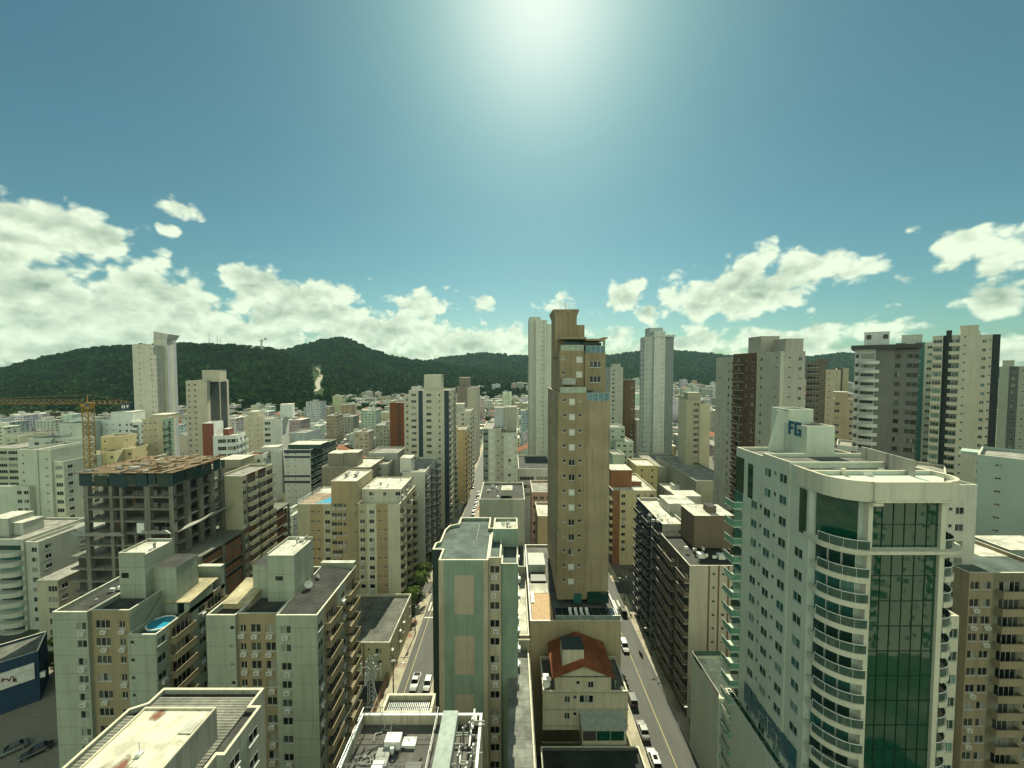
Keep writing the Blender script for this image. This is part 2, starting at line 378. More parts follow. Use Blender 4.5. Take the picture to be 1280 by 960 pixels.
def inset(poly, t):
    out = []; n = len(poly)
    for k in range(n):
        a, b_, c = Vector(poly[k - 1]), Vector(poly[k]), Vector(poly[(k + 1) % n])
        d1 = (b_ - a).normalized(); d2 = (c - b_).normalized(); n1 = Vector((-d1.y, d1.x)); n2 = Vector((-d2.y, d2.x))
        m = (n1 + n2); m = m / max(.3, m.dot(n1)); out.append(tuple(b_ + m * t))
    return out
class Bld:
    def __init__(s, name, label, cat, x, y, pal, group=None, frame=ALU, glass=GLASS, fh=2.95, lod=1,
                 bstyle='solid', fascia=None, rail=None, ac=0.0, bdep=1.1, subs=True):
        s.root = empty(name, (x, y, 0), label, cat, group); s.ox, s.oy = x, y
        s.pal = pal; s.frame, s.glass, s.fh, s.lod = frame, glass, fh, lod
        s.bstyle, s.fascia, s.rail, s.ac, s.bdep, s.subs = bstyle, fascia or pal[0], rail or (fascia or pal[0]), ac, bdep, subs
        s.wins = []; s.balcs = []; s.acs = []
    def floors(s, z0, z1, top):
        out = []; z = z1 - top - s.fh
        while z > z0 + .3: out.append(z); z -= s.fh
        return out
    def facade(s, b, face, fix, u0, u1, z0, z1, pat, mt=None, wd=None, fl=None):
        if face == 'F': P = lambda u, d, z: (u, fix + d, z)
        elif face == 'K': P = lambda u, d, z: (u, fix - d, z)
        elif face == 'R': P = lambda u, d, z: (fix - d, u, z)
        else: P = lambda u, d, z: (fix + d, u, z)
        flip = face in 'LK'
        def Q(a, c, za, zc, m):
            q = [P(a, 0, za), P(c, 0, za), P(c, 0, zc), P(a, 0, zc)]
            b.quad(*(q[::-1] if flip else q), m)
        n = len(pat); mt = mt or 'A' * n; wd = wd or [1] * n; tot = sum(wd); u = u0
        for k, ch in enumerate(pat):
            a = u; c = u + (u1 - u0) * wd[k] / tot; u = c; mi = ord(mt[k]) - 65
            if ch not in WK or not fl: Q(a, c, z0, z1, mi); continue
            w, h, sill = WK[ch]
            if ch in 'BG': w = max(.8, min((c - a) * .82, 3.4))
            if ch == 'V': w = (c - a) * .86
            w = min(w, (c - a) - .12)
            um = (a + c) / 2; wa, wc = um - w / 2, um + w / 2
            Q(a, wa, z0, z1, mi); Q(wc, c, z0, z1, mi)
            zz = z0
            for f in sorted(fl):
                zb, zt = f + sill, min(f + sill + h, z1 - .05)
                if zb < zz or zt - zb < .3: continue
                Q(wa, wc, zz, zb, mi); zz = zt
                b.quad(P(wa, 0, zb), P(wc, 0, zb), P(wc, REC, zb), P(wa, REC, zb), mi)
                b.quad(P(wa, 0, zt), P(wc, 0, zt), P(wc, REC, zt), P(wa, REC, zt), mi)
                b.quad(P(wa, 0, zb), P(wa, REC, zb), P(wa, REC, zt), P(wa, 0, zt), mi)
                b.quad(P(wc, 0, zb), P(wc, REC, zb), P(wc, REC, zt), P(wc, 0, zt), mi)
                p = P(um, 0, zb)
                cc = 'K' if (ch == 'P' and R.random() < .6) else ch
                s.wins.append((p, FACES[face], cc, w, zt - zb))
                if ch in 'BG': s.balcs.append((P(um, 0, f + .03), FACES[face], c - a - .08, 'glass' if ch == 'G' else s.bstyle))
                elif ch in 'WDNHP' and R.random() < s.ac:
                    s.acs.append((P(um + R.uniform(-.25, .25), 0, zb - .8), FACES[face]))
            Q(wa, wc, zz, z1, mi)
    def vol(s, x0, x1, y0, y1, z0, z1, F=None, Rr=None, L=None, K=None, top=.9, par=.7, roof=None, cap=None, fl=None, name='wall', nfl=None):
        """axis aligned block in world x,y"""
        ALLB.append((x0, x1, y0, y1, z1))
        x0 -= s.ox; x1 -= s.ox; y0 -= s.oy; y1 -= s.oy
        b = MB(); ff = fl if fl is not None else s.floors(z0, z1, top)
        if nfl: ff = ff[:nfl]
        def un(q): return q if isinstance(q, tuple) else (q,)
        for face, q, fix, u0, u1 in (('F', F, y0, x0, x1), ('R', Rr, x1, y0, y1), ('L', L, x0, y0, y1), ('K', K, y1, x0, x1)):
            s.facade(b, face, fix, u0, u1, z0, z1, *un(q or '.'), fl=ff) if q is None or len(un(q)) < 2 else \
                s.facade(b, face, fix, u0, u1, z0, z1, un(q)[0], un(q)[1], un(q)[2] if len(un(q)) > 2 else None, ff)
        t = .26; cm = len(s.pal)
        mats = list(s.pal) + [cap or CAPM]
        if par:
            zr = z1 - par; xi0, xi1, yi0, yi1 = x0 + t, x1 - t, y0 + t, y1 - t
            for (a, c) in (((x0, y0), (x1, y0)), ((x1, y0), (x1, y1)), ((x1, y1), (x0, y1)), ((x0, y1), (x0, y0))):
                ia = (min(max(a[0], xi0), xi1), min(max(a[1], yi0), yi1)); ic = (min(max(c[0], xi0), xi1), min(max(c[1], yi0), yi1))
                b.quad((*a, z1), (*c, z1), (*ic, z1), (*ia, z1), cm)
                b.quad((*ia, z1), (*ic, z1), (*ic, zr - .05), (*ia, zr - .05), 0)
            r = MB(); r.box(xi0, xi1, yi0, yi1, zr - .2, zr, 0)
        else:
            r = MB(); r.box(x0 - .12, x1 + .12, y0 - .12, y1 + .12, z1, z1 + .14, 0)
        o = b.build(name, mats, s.root)
        r.build('roof', [roof or RCONC], s.root)
        return o
    def poly(s, P, z0, z1, mi=0, roof=None, cap=None, par=.6, t=.26, faces=None):
        """prism over a counter-clockwise footprint with one parapet all round"""
        P = [(x - s.ox, y - s.oy) for x, y in P]; I = inset(P, t); b = MB(); n = len(P); cm = len(s.pal)
        for k in range(n):
            j = (k + 1) % n; m = (faces or {}).get(k, mi)
            b.quad((*P[k], z0), (*P[j], z0), (*P[j], z1), (*P[k], z1), m); b.quad((*P[k], z1), (*P[j], z1), (*I[j], z1), (*I[k], z1), cm)
            b.quad((*I[k], z1), (*I[j], z1), (*I[j], z1 - par - .05), (*I[k], z1 - par - .05), mi)
        b.build('wall', list(s.pal) + [cap or CAPM], s.root)
        r = MB(); r.prism(I, z1 - par - .2, z1 - par, 0); r.build('roof', [roof or RCONC], s.root)
    def block(s, x0, x1, y0, y1, z0, z1, mat, name='roof_house', top=None, lip=.12):
        x0 -= s.ox; x1 -= s.ox; y0 -= s.oy; y1 -= s.oy
        b = MB(); b.box(x0, x1, y0, y1, z0, z1, 0)
        if lip: b.box(x0 - lip, x1 + lip, y0 - lip, y1 + lip, z1 + .002, z1 + .14, 0, 1)
        else: b.quad((x0, y0, z1 + .004), (x1, y0, z1 + .004), (x1, y1, z1 + .004), (x0, y1, z1 + .004), 1)
        return b.build(name, [mat, top or RPALE], s.root)
    def finish(s, lim=100):
        cx, cy = -s.ox, -s.oy
        # nearest to the roof and the street front first: those show largest
        key = lambda w: (w[0][0] - cx) ** 2 + (w[0][1] - cy) ** 2 + (w[0][2] - CAMH) ** 2
        ws = sorted(s.wins, key=key)
        for (p, rz, ch, w, h) in ws[:lim]:
            inst('window', wmesh(ch, w, h, s.frame, s.glass, s.lod), s.root, p, rz)
        rest = ws[lim:]
        if rest:
            b = MB()
            for (p, rz, ch, w, h) in rest:
                me = wmesh(ch, w, h, s.frame, s.glass, 3)
                M = Matrix.Translation(p) @ Matrix.Rotation(rz, 4, 'Z')
                b.add([v.co for v in me.vertices], [tuple(q.vertices) for q in me.polygons], [q.material_index for q in me.polygons], M)
            tag(b.build('window', [s.frame, s.glass, BLIND], s.root), kind='stuff')
        for (p, rz, w, st) in s.balcs[:100]:
            a, r = bmesh_balc(w, s.bdep, st, s.fascia, RAILG if st == 'glass' and s.rail is s.fascia else s.rail)
            o = inst('balcony', a, s.root, p, rz)
            inst('railing', r, o, (0, 0, 0))
        if len(s.balcs) > 100:
            b = MB()
            for (p, rz, w, st) in s.balcs[100:]:
                M = Matrix.Translation(p) @ Matrix.Rotation(rz, 4, 'Z')
                for me, k in zip(bmesh_balc(w, s.bdep, st, s.fascia, s.rail), (0, 1)):
                    b.add([v.co for v in me.vertices], [tuple(q.vertices) for q in me.polygons], [(q.material_index + k) for q in me.polygons], M)
            tag(b.build('balcony', [s.fascia, s.rail, s.rail], s.root), kind='stuff')
        for (p, rz) in s.acs[:100]: inst('air_conditioner', AC_MESH, s.root, p, rz)
        return s.root

def hue(c, k=1.0): return tuple(min(1, x * k) for x in c)
C_WHITE = (.63, .66, .62); C_OFF = (.53, .54, .49); C_CREAM = (.53, .48, .365); C_TAN = (.29, .235, .145); C_BEIGE = (.45, .38, .26)
C_GREY = (.34, .34, .30); C_DGREY = (.14, .14, .13); C_BROWN = (.13, .085, .055); C_BRICK = (.22, .085, .045); C_GREEN = (.22, .32, .24)
C_NAVY = (.035, .05, .075); C_TEAL = (.06, .16, .15); C_YEL = (.60, .50, .27); C_PINK = (.40, .26, .20); C_MINT = (.40, .48, .39)
# ------------------------------------------------------------------ ground, streets
def groundmat():
    m, g, b = newmat("city_ground")
    tc = g.n('ShaderNodeTexCoord'); o = tc.outputs['Object']
    n1 = g.noise(o, .018, 5, .6); n2 = g.noise(o, .09, 5, .6); n3 = g.noise(o, .9, 4)
    c = g.mix(g.sstep(n2, .35, .6), (.07, .072, .06), (.16, .15, .115))
    c = g.mix(g.sstep(n1, .52, .62), c, (.035, .06, .018))
    c = g.mix(g.sstep(n3, .3, .8, 0, .4), c, (.07, .07, .06))
    g.l(c, b.inputs['Base Color']); b.inputs['Roughness'].default_value = .9; return m
def asphaltmat():
    m, g, b = newmat("asphalt")
    tc = g.n('ShaderNodeTexCoord'); o = tc.outputs['Object']
    n1 = g.noise(g.mapping(o, (1, .12, 1)), .8, 5, .6); n2 = g.noise(o, 3.0, 5, .7)
    v = g.m('MULTIPLY', g.sstep(n1, .3, .7, .8, 1.25), g.sstep(n2, .3, .7, .9, 1.1))
    vm = g.n('ShaderNodeVectorMath', operation='SCALE'); vm.inputs[0].default_value = (.058, .060, .052); g.l(v, vm.inputs['Scale'])
    g.l(vm.outputs[0], b.inputs['Base Color']); b.inputs['Roughness'].default_value = .75; return m
def pavemat():
    m, g, b = newmat("pavement_tiles")
    tc = g.n('ShaderNodeTexCoord'); o = tc.outputs['Object']
    n1 = g.noise(o, .25, 4, .6); n2 = g.noise(o, 3, 4)
    c = g.mix(g.sstep(n1, .42, .62), (.44, .39, .28), (.30, .26, .19))
    c = g.mix(g.sstep(g.noise(o, .12, 2), .6, .66), c, (.26, .12, .08))
    c = g.mix(g.sstep(n2, .3, .8, 0, .35), c, (.16, .15, .12))
    g.l(c, b.inputs['Base Color']); b.inputs['Roughness'].default_value = .9; return m
ASPH = asphaltmat(); PAVE = pavemat(); PAINT = plain("road_paint", (.62, .60, .48), .7)
YPAINT = plain("yellow_road_paint", (.50, .40, .16), .7); KERB = plain("kerb_stone", (.50, .47, .37), .8)
GRASS = plain("lawn", (.045, .07, .018), .95)

b = MB(); b.quad((-3300, -300, 0), (3300, -300, 0), (3300, 3600, 0), (-3300, 3600, 0))
tag(b.build('ground', groundmat()), kind='structure')
def strip(name, x0, x1, y0, y1, z, mat):
    b = MB(); n = max(1, int((y1 - y0) / 40))
    for k in range(n):
        a = y0 + (y1 - y0) * k / n; c = y0 + (y1 - y0) * (k + 1) / n
        b.quad((x0, a, z), (x1, a, z), (x1, c, z), (x0, c, z))
    return tag(b.build(name, mat), kind='structure')
LS = (-26.6, -19.0); RS = (26.0, 35.2); TS = (-82.0, -75.5); QS = (-146.0, -138.0)
for (a, c) in (LS, RS, TS, QS): strip('road', a, c, -40, 760, .012, ASPH)
CROSS = [(126, 133), (262, 270), (392, 400)]
for (a, c) in CROSS: strip('road', -420, 420, a, c, .006, ASPH)
def pavement(x0, x1, y0, y1):
    b = MB(); b.box(x0, x1, y0, y1, -.05, .13, 0)
    tag(b.build('pavement', PAVE), kind='structure')
    b = MB()
    kx = x0 - .18 if abs(x0 - round(x0, 3)) < 9 and KS == 'L' else x1 + .02
    b.box(kx, kx + .16, y0, y1, -.05, .15, 0); tag(b.build('kerb', KERB), kind='structure')
segs = [(-30, 126), (133, 262), (270, 392), (400, 640)]
for (y0, y1) in segs:
    KS = 'R'
    pavement(-29.6, -26.8, y0, y1); pavement(23.2, 25.8, y0, y1); pavement(-84.5, -82.2, y0, y1)
    KS = 'L'
    pavement(-18.8, -16.2, y0, y1); pavement(35.4, 37.6, y0, y1); pavement(-75.3, -73.5, y0, y1)
def paint(name, rects, mat, z=.02):
    b = MB()
    for (x0, x1, y0, y1) in rects: b.quad((x0, y0, z), (x1, y0, z), (x1, y1, z), (x0, y1, z))
    return tag(b.build(name, mat), kind='structure')
paint('lane_marking', [(30.9, 31.02, 40, 124), (30.9, 31.02, 136, 260)], YPAINT)
paint('lane_marking', [(-25.0, -24.88, 40, 124), (-25.0, -24.88, 136, 260)], YPAINT)
paint('crosswalk', [(x, x + .5, 117, 121.5) for x in (-26, -24.9, -23.8, -22.7, -21.6, -20.5)] +
      [(x, x + .5, 118, 122.5) for x in (26.5, 27.7, 28.9, 30.1, 31.3, 32.5, 33.7)] + [(-26.4, -19.2, 113.5, 114.0)], PAINT)
strip('parking_lot', -128, -83, 62, 98, .02, plain("pale_concrete_lot", (.22, .20, .155), .9))
strip('lawn', -17.0, -2, 57.8, 110, .03, GRASS)
strip('lawn', -52, -30.2, 118.2, 125.8, .03, GRASS)
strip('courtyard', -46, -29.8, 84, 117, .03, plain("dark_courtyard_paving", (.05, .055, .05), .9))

# ------------------------------------------------------------------ hills
def hillmat():
    m, g, b = newmat("wooded_hillside")
    tc = g.n('ShaderNodeTexCoord'); o = tc.outputs['Object']
    n1 = g.noise(o, .012, 5, .65); n2 = g.noise(o, .09, 5, .7)
    c = g.mix(g.sstep(n1, .35, .65), (.016, .034, .010), (.034, .058, .014))
    c = g.mix(g.sstep(n2, .4, .75, 0, .7), c, (.015, .026, .010))
    g.l(c, b.inputs['Base Color']); b.inputs['Roughness'].default_value = 1; b.inputs['Specular IOR Level'].default_value = .1
    return m
HILLM = hillmat()
from mathutils import noise as mn
HPTS = []
def interp(P, x):
    if x <= P[0][0]: return P[0][1]
    for (a, c) in zip(P, P[1:]):
        if x <= c[0]:
            t = (x - a[0]) / (c[0] - a[0]); t = t * t * (3 - 2 * t) * .5 + t * .5
            return a[1] + (c[1] - a[1]) * t
    return P[-1][1]
def hill(name, P, Df, Dr, back, nx, ny, spacing, lump, sh, crown):
    """P: skyline as (bearing px, ridge py) at ridge distance Dr; foot at Df"""
    b = MB(); px0, px1 = P[0][0], P[-1][0]; V = []
    D1 = Dr + back
    def hz(px, t):
        ridge = AZ(interp(P, px), Dr)
        if t <= 1:
            s = t ** 1.12; s = s * (1 - .25 * sin(pi * t) * .6) 
        else: s = max(0, 1 - (t - 1) ** 1.2 * 1.1)
        X = (px - 640) / FPX * Dr
        nz = mn.fractal(Vector((X * .0045 + sh, t * 2.2, sh)), 1.0, 2.1, 5) * ridge * lump * min(1, t * 2.5) * max(0, 1 - abs(t - 1) * .2) * (1 if t < .93 or t > 1.1 else .25)
        return max(-2, ridge * s + nz)
    for j in range(ny + 1):
        t = 1.7 * j / ny; D = Df + (Dr - Df) * t if t <= 1 else Dr + (t - 1) / .7 * back
        for i in range(nx + 1):
            px = px0 + (px1 - px0) * i / nx
            wob = mn.noise(Vector((px * .02 + sh, 3.1, t * .5))) * (Dr - Df) * .16 * max(0, 1 - t)
            V.append(((px - 640) / FPX * (D + wob), D + wob, hz(px, t)))
    b.v = V
    for j in range(ny):
        for i in range(nx):
            a = j * (nx + 1) + i; b.f.append((a, a + 1, a + nx + 2, a + nx + 1)); b.m.append(0)
    o = b.build(name, HILLM); smooth(o); tag(o, kind='structure')
    # tree positions on the slope that faces the town and a little over the ridge
    def smp(i, j):
        i0, j0 = int(i), int(j); fi, fj = i - i0, j - j0
        g = lambda a, c: Vector(V[min(c, ny) * (nx + 1) + min(a, nx)])
        return g(i0, j0) * (1 - fi) * (1 - fj) + g(i0 + 1, j0) * fi * (1 - fj) + g(i0, j0 + 1) * (1 - fi) * fj + g(i0 + 1, j0 + 1) * fi * fj
    area = abs((px1 - px0) / FPX * (Df + Dr) / 2) * (Dr - Df) * 1.15
    n = int(area / spacing ** 2)
    for _ in range(n):
        i = R.random() * nx; j = R.random() ** .8 * ny * (1.16 / 1.7)
        p = smp(i, j)
        pxx = 640 + FPX * p.x / p.y; pyy = 460 - FPX * (p.z - CAMH) / p.y
        if 455 < pyy < 498 and 388 < pxx < 405: continue
        if p.z > -1: crown.append((p, (R.uniform(.55, 1.05) + R.random() ** 3 * 1.2) * spacing / 7.5))
    return smp
crowns = []
HA = [(-260, 475), (-120, 468), (0, 463), (60, 448), (110, 438), (165, 433), (230, 430), (290, 433), (330, 436), (345, 438), (375, 455), (410, 475), (450, 497), (500, 508)]
HB = [(210, 468), (300, 452), (350, 441), (385, 431), (405, 425), (420, 423.5), (440, 427), (465, 438), (490, 447), (520, 452), (560, 458), (640, 470), (700, 492)]
HC = [(400, 462), (470, 458), (520, 456), (560, 448), (600, 443), (650, 446), (700, 450), (730, 449), (765, 445), (800, 441), (850, 440), (890, 444), (930, 449), (970, 452),
      (1010, 447), (1060, 443), (1110, 448), (1160, 455), (1250, 462), (1400, 466), (1600, 470)]
SA = hill('hill', HA, 640, 1150, 500, 110, 40, 7.0, .10, 3.0, crowns)
SB = hill('hill', HB, 980, 1750, 700, 100, 44, 9.0, .12, 9.0, crowns)
hill('hill', HC, 1750, 2650, 500, 170, 40, 13.0, .10, 21.0, crowns)

def leafmat(name, c1, c2, sun_patches=0):
    m, g, b = newmat(name)
    oi = g.n('ShaderNodeObjectInfo'); ge = g.n('ShaderNodeNewGeometry')
    tc = g.n('ShaderNodeTexCoord')
    r = g.m('MULTIPLY_ADD', ge.outputs['Random Per Island'], .6, g.m('MULTIPLY', oi.outputs['Random'], .4))
    c = g.mix(r, c1, c2)
    if sun_patches:
        gp = g.noise(ge.outputs['Position'], .016, 4, .65); gq = g.noise(ge.outputs['Position'], .05, 3, .6)
        c = g.mix(g.sstep(gp, .4, .68), c, (.042, .088, .018)); c = g.mix(g.sstep(gq, .42, .66, 0, .65), c, (.006, .016, .006))  # paler sunlit patches and darker ones painted into the leaf colour
    g.l(c, b.inputs['Base Color']); b.inputs['Roughness'].default_value = .85; b.inputs['Specular IOR Level'].default_value = .06
    return m
FOREST = leafmat("forest_leaves", (.008, .028, .007), (.016, .046, .011), 1)
LEAF = leafmat("leaves", (.022, .04, .010), (.085, .12, .03))
BARK = plain("bark", (.09, .07, .05), .9)
def leafclump(n, rx, rz, ls, rr, up=0.0):
    """uneven volume of leaf-sized faces"""
    b = MB(); lobes = []
    for _ in range(7):
        t = rr.uniform(0, 2 * pi); q = rr.uniform(.15, .62)
        lobes.append((Vector((q * rx * cos(t), q * rx * sin(t), rr.uniform(-.45, .55) * rz)), rr.uniform(.38, .62)))
    for _ in range(n):
        c, s = rr.choice(lobes)
        d = Vector((rr.gauss(0, 1), rr.gauss(0, 1), rr.gauss(0, 1))); d.normalize()
        k = rr.random() ** .35
        p = c + Vector((d.x * rx * s * k, d.y * rx * s * k, d.z * rz * s * k + up))
        nn = (d + Vector((rr.gauss(0, .6), rr.gauss(0, .6), rr.gauss(.4, .6)))).normalized()
        a = nn.orthogonal().normalized(); e = nn.cross(a); th = rr.uniform(0, pi); a, e = a * cos(th) + e * sin(th), e * cos(th) - a * sin(th)
        l = ls * rr.uniform(.6, 1.3)
        b.quad(p - a * l, p - e * l * .55, p + a * l, p + e * l * .55)
    return b
# forest crown source: low crowns, many instances (a far wood nobody could count)
def crown_source():
    b = leafclump(110, 6.0, 4.6, 2.1, random.Random(5), 2.0)
    return b.mesh("forest_crown", [FOREST])
import numpy as np
vm_ = bpy.data.meshes.new("forest"); 
vm_.from_pydata([tuple(p) for p, s in crowns], [], [])
at_ = vm_.attributes.new("sc", 'FLOAT', 'POINT'); at_.data.foreach_set('value', np.array([s for p, s in crowns], dtype=np.float32))
fo = bpy.data.objects.new("forest", vm_); COL.objects.link(fo)
tag(fo, "dark green woodland covering the hills behind the town", "forest", None, 'stuff')
src_me = crown_source()
src = bpy.data.objects.new("forest_crown", src_me)   # unlinked source for the instances
ng = bpy.data.node_groups.new("forest_nodes", 'GeometryNodeTree')
ng.interface.new_socket("Geometry", in_out='INPUT', socket_type='NodeSocketGeometry')
ng.interface.new_socket("Geometry", in_out='OUTPUT', socket_type='NodeSocketGeometry')
gi = ng.nodes.new('NodeGroupInput'); go = ng.nodes.new('NodeGroupOutput')
iop = ng.nodes.new('GeometryNodeInstanceOnPoints'); oin = ng.nodes.new('GeometryNodeObjectInfo'); oin.inputs[0].default_value = src
na = ng.nodes.new('GeometryNodeInputNamedAttribute'); na.data_type = 'FLOAT'; na.inputs[0].default_value = "sc"
rv = ng.nodes.new('FunctionNodeRandomValue'); rv.data_type = 'FLOAT_VECTOR'; rv.inputs[0].default_value = (-.15, -.15, 0); rv.inputs[1].default_value = (.15, .15, 6.28)
mp2 = ng.nodes.new('GeometryNodeMeshToPoints')
ng.links.new(gi.outputs[0], mp2.inputs[0]); ng.links.new(mp2.outputs[0], iop.inputs['Points'])
ng.links.new(oin.outputs['Geometry'], iop.inputs['Instance']); ng.links.new(rv.outputs[0], iop.inputs['Rotation'])
ng.links.new(na.outputs[0], iop.inputs['Scale']); ng.links.new(iop.outputs[0], go.inputs[0])
md = fo.modifiers.new("forest", 'NODES'); md.node_group = ng

# pale road cut climbing the saddle between the two hills
from mathutils.bvhtree import BVHTree
HV, HF = [], []
for o in [q for q in bpy.data.objects if q.name.startswith('hill')]:
    k0 = len(HV); HV += [v.co.copy() for v in o.data.vertices]; HF += [tuple(k0 + i for i in q.vertices) for q in o.data.polygons]
HT = BVHTree.FromPolygons(HV, HF)
def on_hill(px, py):
    d = at(px, py, 1000) - Vector((0, 0, CAMH)); h = HT.ray_cast(Vector((0, 0, CAMH)), d.normalized())
    return h[0]
b = MB(); prev = None
for (x, y, w) in ((394, 460, 3), (398, 464, 4), (399.5, 468, 5), (397, 473, 6), (394, 478, 6), (394, 482, 6), (396, 486, 5), (391, 490, 6)):
    p, q = on_hill(x, y), on_hill(x + w, y)
    if p is None or q is None: prev = None; continue
    p = p + Vector((0, 0, 1.5)); q = q + Vector((0, 0, 1.5))
    if prev: b.quad(prev[0], prev[1], q, p)
    prev = (p, q)
tag(b.build('hill_road', plain("pale_earth", (.30, .27, .20), .95)), kind='structure')

# ------------------------------------------------------------------ statue and masts on the near hill
def statue():
    p = at(327, 437, 1140); k = 1.0
    t = empty('statue', (p.x, p.y, p.z - 4), "pale robed statue with arms held out and a round lamp disc on the hilltop", "statue")
    st = plain("statue_concrete", (.5, .5, .46), .8)
    b = MB(); b.box(-5, 5, -4, 4, 0, 9, 0); b.box(-3.6, 3.6, -3, 3, 9, 13, 0); b.build('pedestal', st, t)
    # one continuous robed body with outstretched arms
    me = bpy.data.meshes.new("robed_body"); bm = bmesh.new()
    pts = [((0, 0, 13), 3.0), ((0, 0, 20), 2.7), ((0, 0, 27), 2.5), ((0, 0, 31), 2.6), ((0, 0, 33), 1.0), ((0, 0, 35.6), 1.6),
           ((-3.5, 0, 31), 1.4), ((-8, -.4, 31.4), 1.2), ((-12, -.8, 32), .7), ((3.5, 0, 31), 1.4), ((8, -.4, 31.8), 1.2), ((12, -.8, 33), .7)]
    vs = [bm.verts.new(c) for c, r in pts]
    for a, c in ((0, 1), (1, 2), (2, 3), (3, 4), (4, 5), (3, 6), (6, 7), (7, 8), (3, 9), (9, 10), (10, 11)): bm.edges.new((vs[a], vs[c]))
    bm.to_mesh(me); bm.free(); me.materials.append(st)
    o = bpy.data.objects.new('robed_body', me); COL.objects.link(o); o.parent = t
    o.modifiers.new('skin', 'SKIN'); o.modifiers.new('sub', 'SUBSURF').levels = 2
    for i, (c, r) in enumerate(pts): me.skin_vertices[0].data[i].radius = (r, r * .8)
    me.skin_vertices[0].data[0].use_root = True
    b = MB(); b.tube((13, -1.6, 35.5), (13, -.2, 35.5), 4.0, 0, 20); b.build('lamp_disc', st, t)
statue()
for px, h, w in ((262, 15, "tallest"), (272, 14, "middle"), (275.5, 11, "shortest")):
    p = at(px, 434, 1145); hh = h / FPX * 1145 + 6
    t = empty('radio_mast', (p.x, p.y, p.z - 4), "%s of the three thin radio masts on the wooded hilltop" % w, "mast", "radio masts on the hilltop")
    b = MB()
    for (a, c) in ((-1, -1), (1, -1), (0, 1)): b.tube((a * .9, c * .9, 0), (a * .25, c * .25, hh), .28, 0, 4)
    for z in range(0, int(hh), 3): 
        s = .9 - .6 * z / hh; b.tube((-s, -s, z), (s, -s, z + 2), .12, 0, 3); b.tube((s, -s, z), (0, s, z + 2), .12, 0, 3)
    b.build('lattice', STEEL, t)
    b = MB(); b.tube((0, 0, hh), (0, 0, hh + 5), .2, 0, 4); b.build('antenna', STEEL, t); b = MB(); b.box(-.9, .9, -.9, -.5, hh * .8, hh * .8 + 2.5); b.build('panel_antenna', WHITEP, t)
p0 = at(308, 434.5, 1140)
t = empty('terrace_building', (p0.x, p0.y, p0.z - 6), "long low pale building on the hilltop beside the statue", "building")
b = MB(); b.box(-50, 38, 0, 12, 0, 8.5, 0); b.build('wall', wall(C_OFF, .3), t); b = MB(); b.box(-52, 40, -1, 13, 8.6, 9.4, 0); b.build('roof', RCONC, t)
# ------------------------------------------------------------------ hero buildings
def dish(parent, x, y, z, r=.45):
    b = MB(); n = 12
    for k in range(n):
        a, c = 2 * pi * k / n, 2 * pi * (k + 1) / n
        for (r0, r1) in ((0, .6), (.6, 1)):
            P = lambda rr, t: (rr * r * cos(t), -.28 * r * (rr * rr) + .0, rr * r * sin(t) + r)
            b.quad(P(r0, a), P(r1, a), P(r1, c), P(r0, c))
    b.tube((0, 0, r), (0, .12, -.3), .03, 0, 5)
    o = b.build('satellite_dish', WHITEP, parent, (x, y, z + .3)); o.rotation_euler = (0, 0, R.uniform(-.5, .5)); return o
def clutter(B, x0, x1, y0, y1, z, n=6):
    for _ in range(n):
        x, y = R.uniform(x0, x1) - B.ox, R.uniform(y0, y1) - B.oy
        k = R.random()
        if k < .45: inst('air_conditioner', AC_MESH, B.root, (x, y, z + .08), R.choice((0, pi / 2, pi)))
        elif k < .65: dish(B.root, x, y, z)
        elif k < .85:
            b = MB(); h = R.uniform(.5, 1.2); b.tube((0, 0, 0), (0, 0, h), .12, 0, 8); b.tube((0, 0, h), (0, 0, h + .14), .22, 0, 8); b.build('vent_pipe', GREYP, B.root, (x, y, z))
        else:
            b = MB(); h = R.uniform(2, 3.5); b.tube((0, 0, 0), (0, 0, h), .03, 0, 5)
            for q in range(4): b.tube((-.5 + .08 * q, 0, h - .15 - .12 * q), (.5 - .08 * q, 0, h - .15 - .12 * q), .015, 0, 4)
            b.build('antenna', STEEL, B.root, (x, y, z))

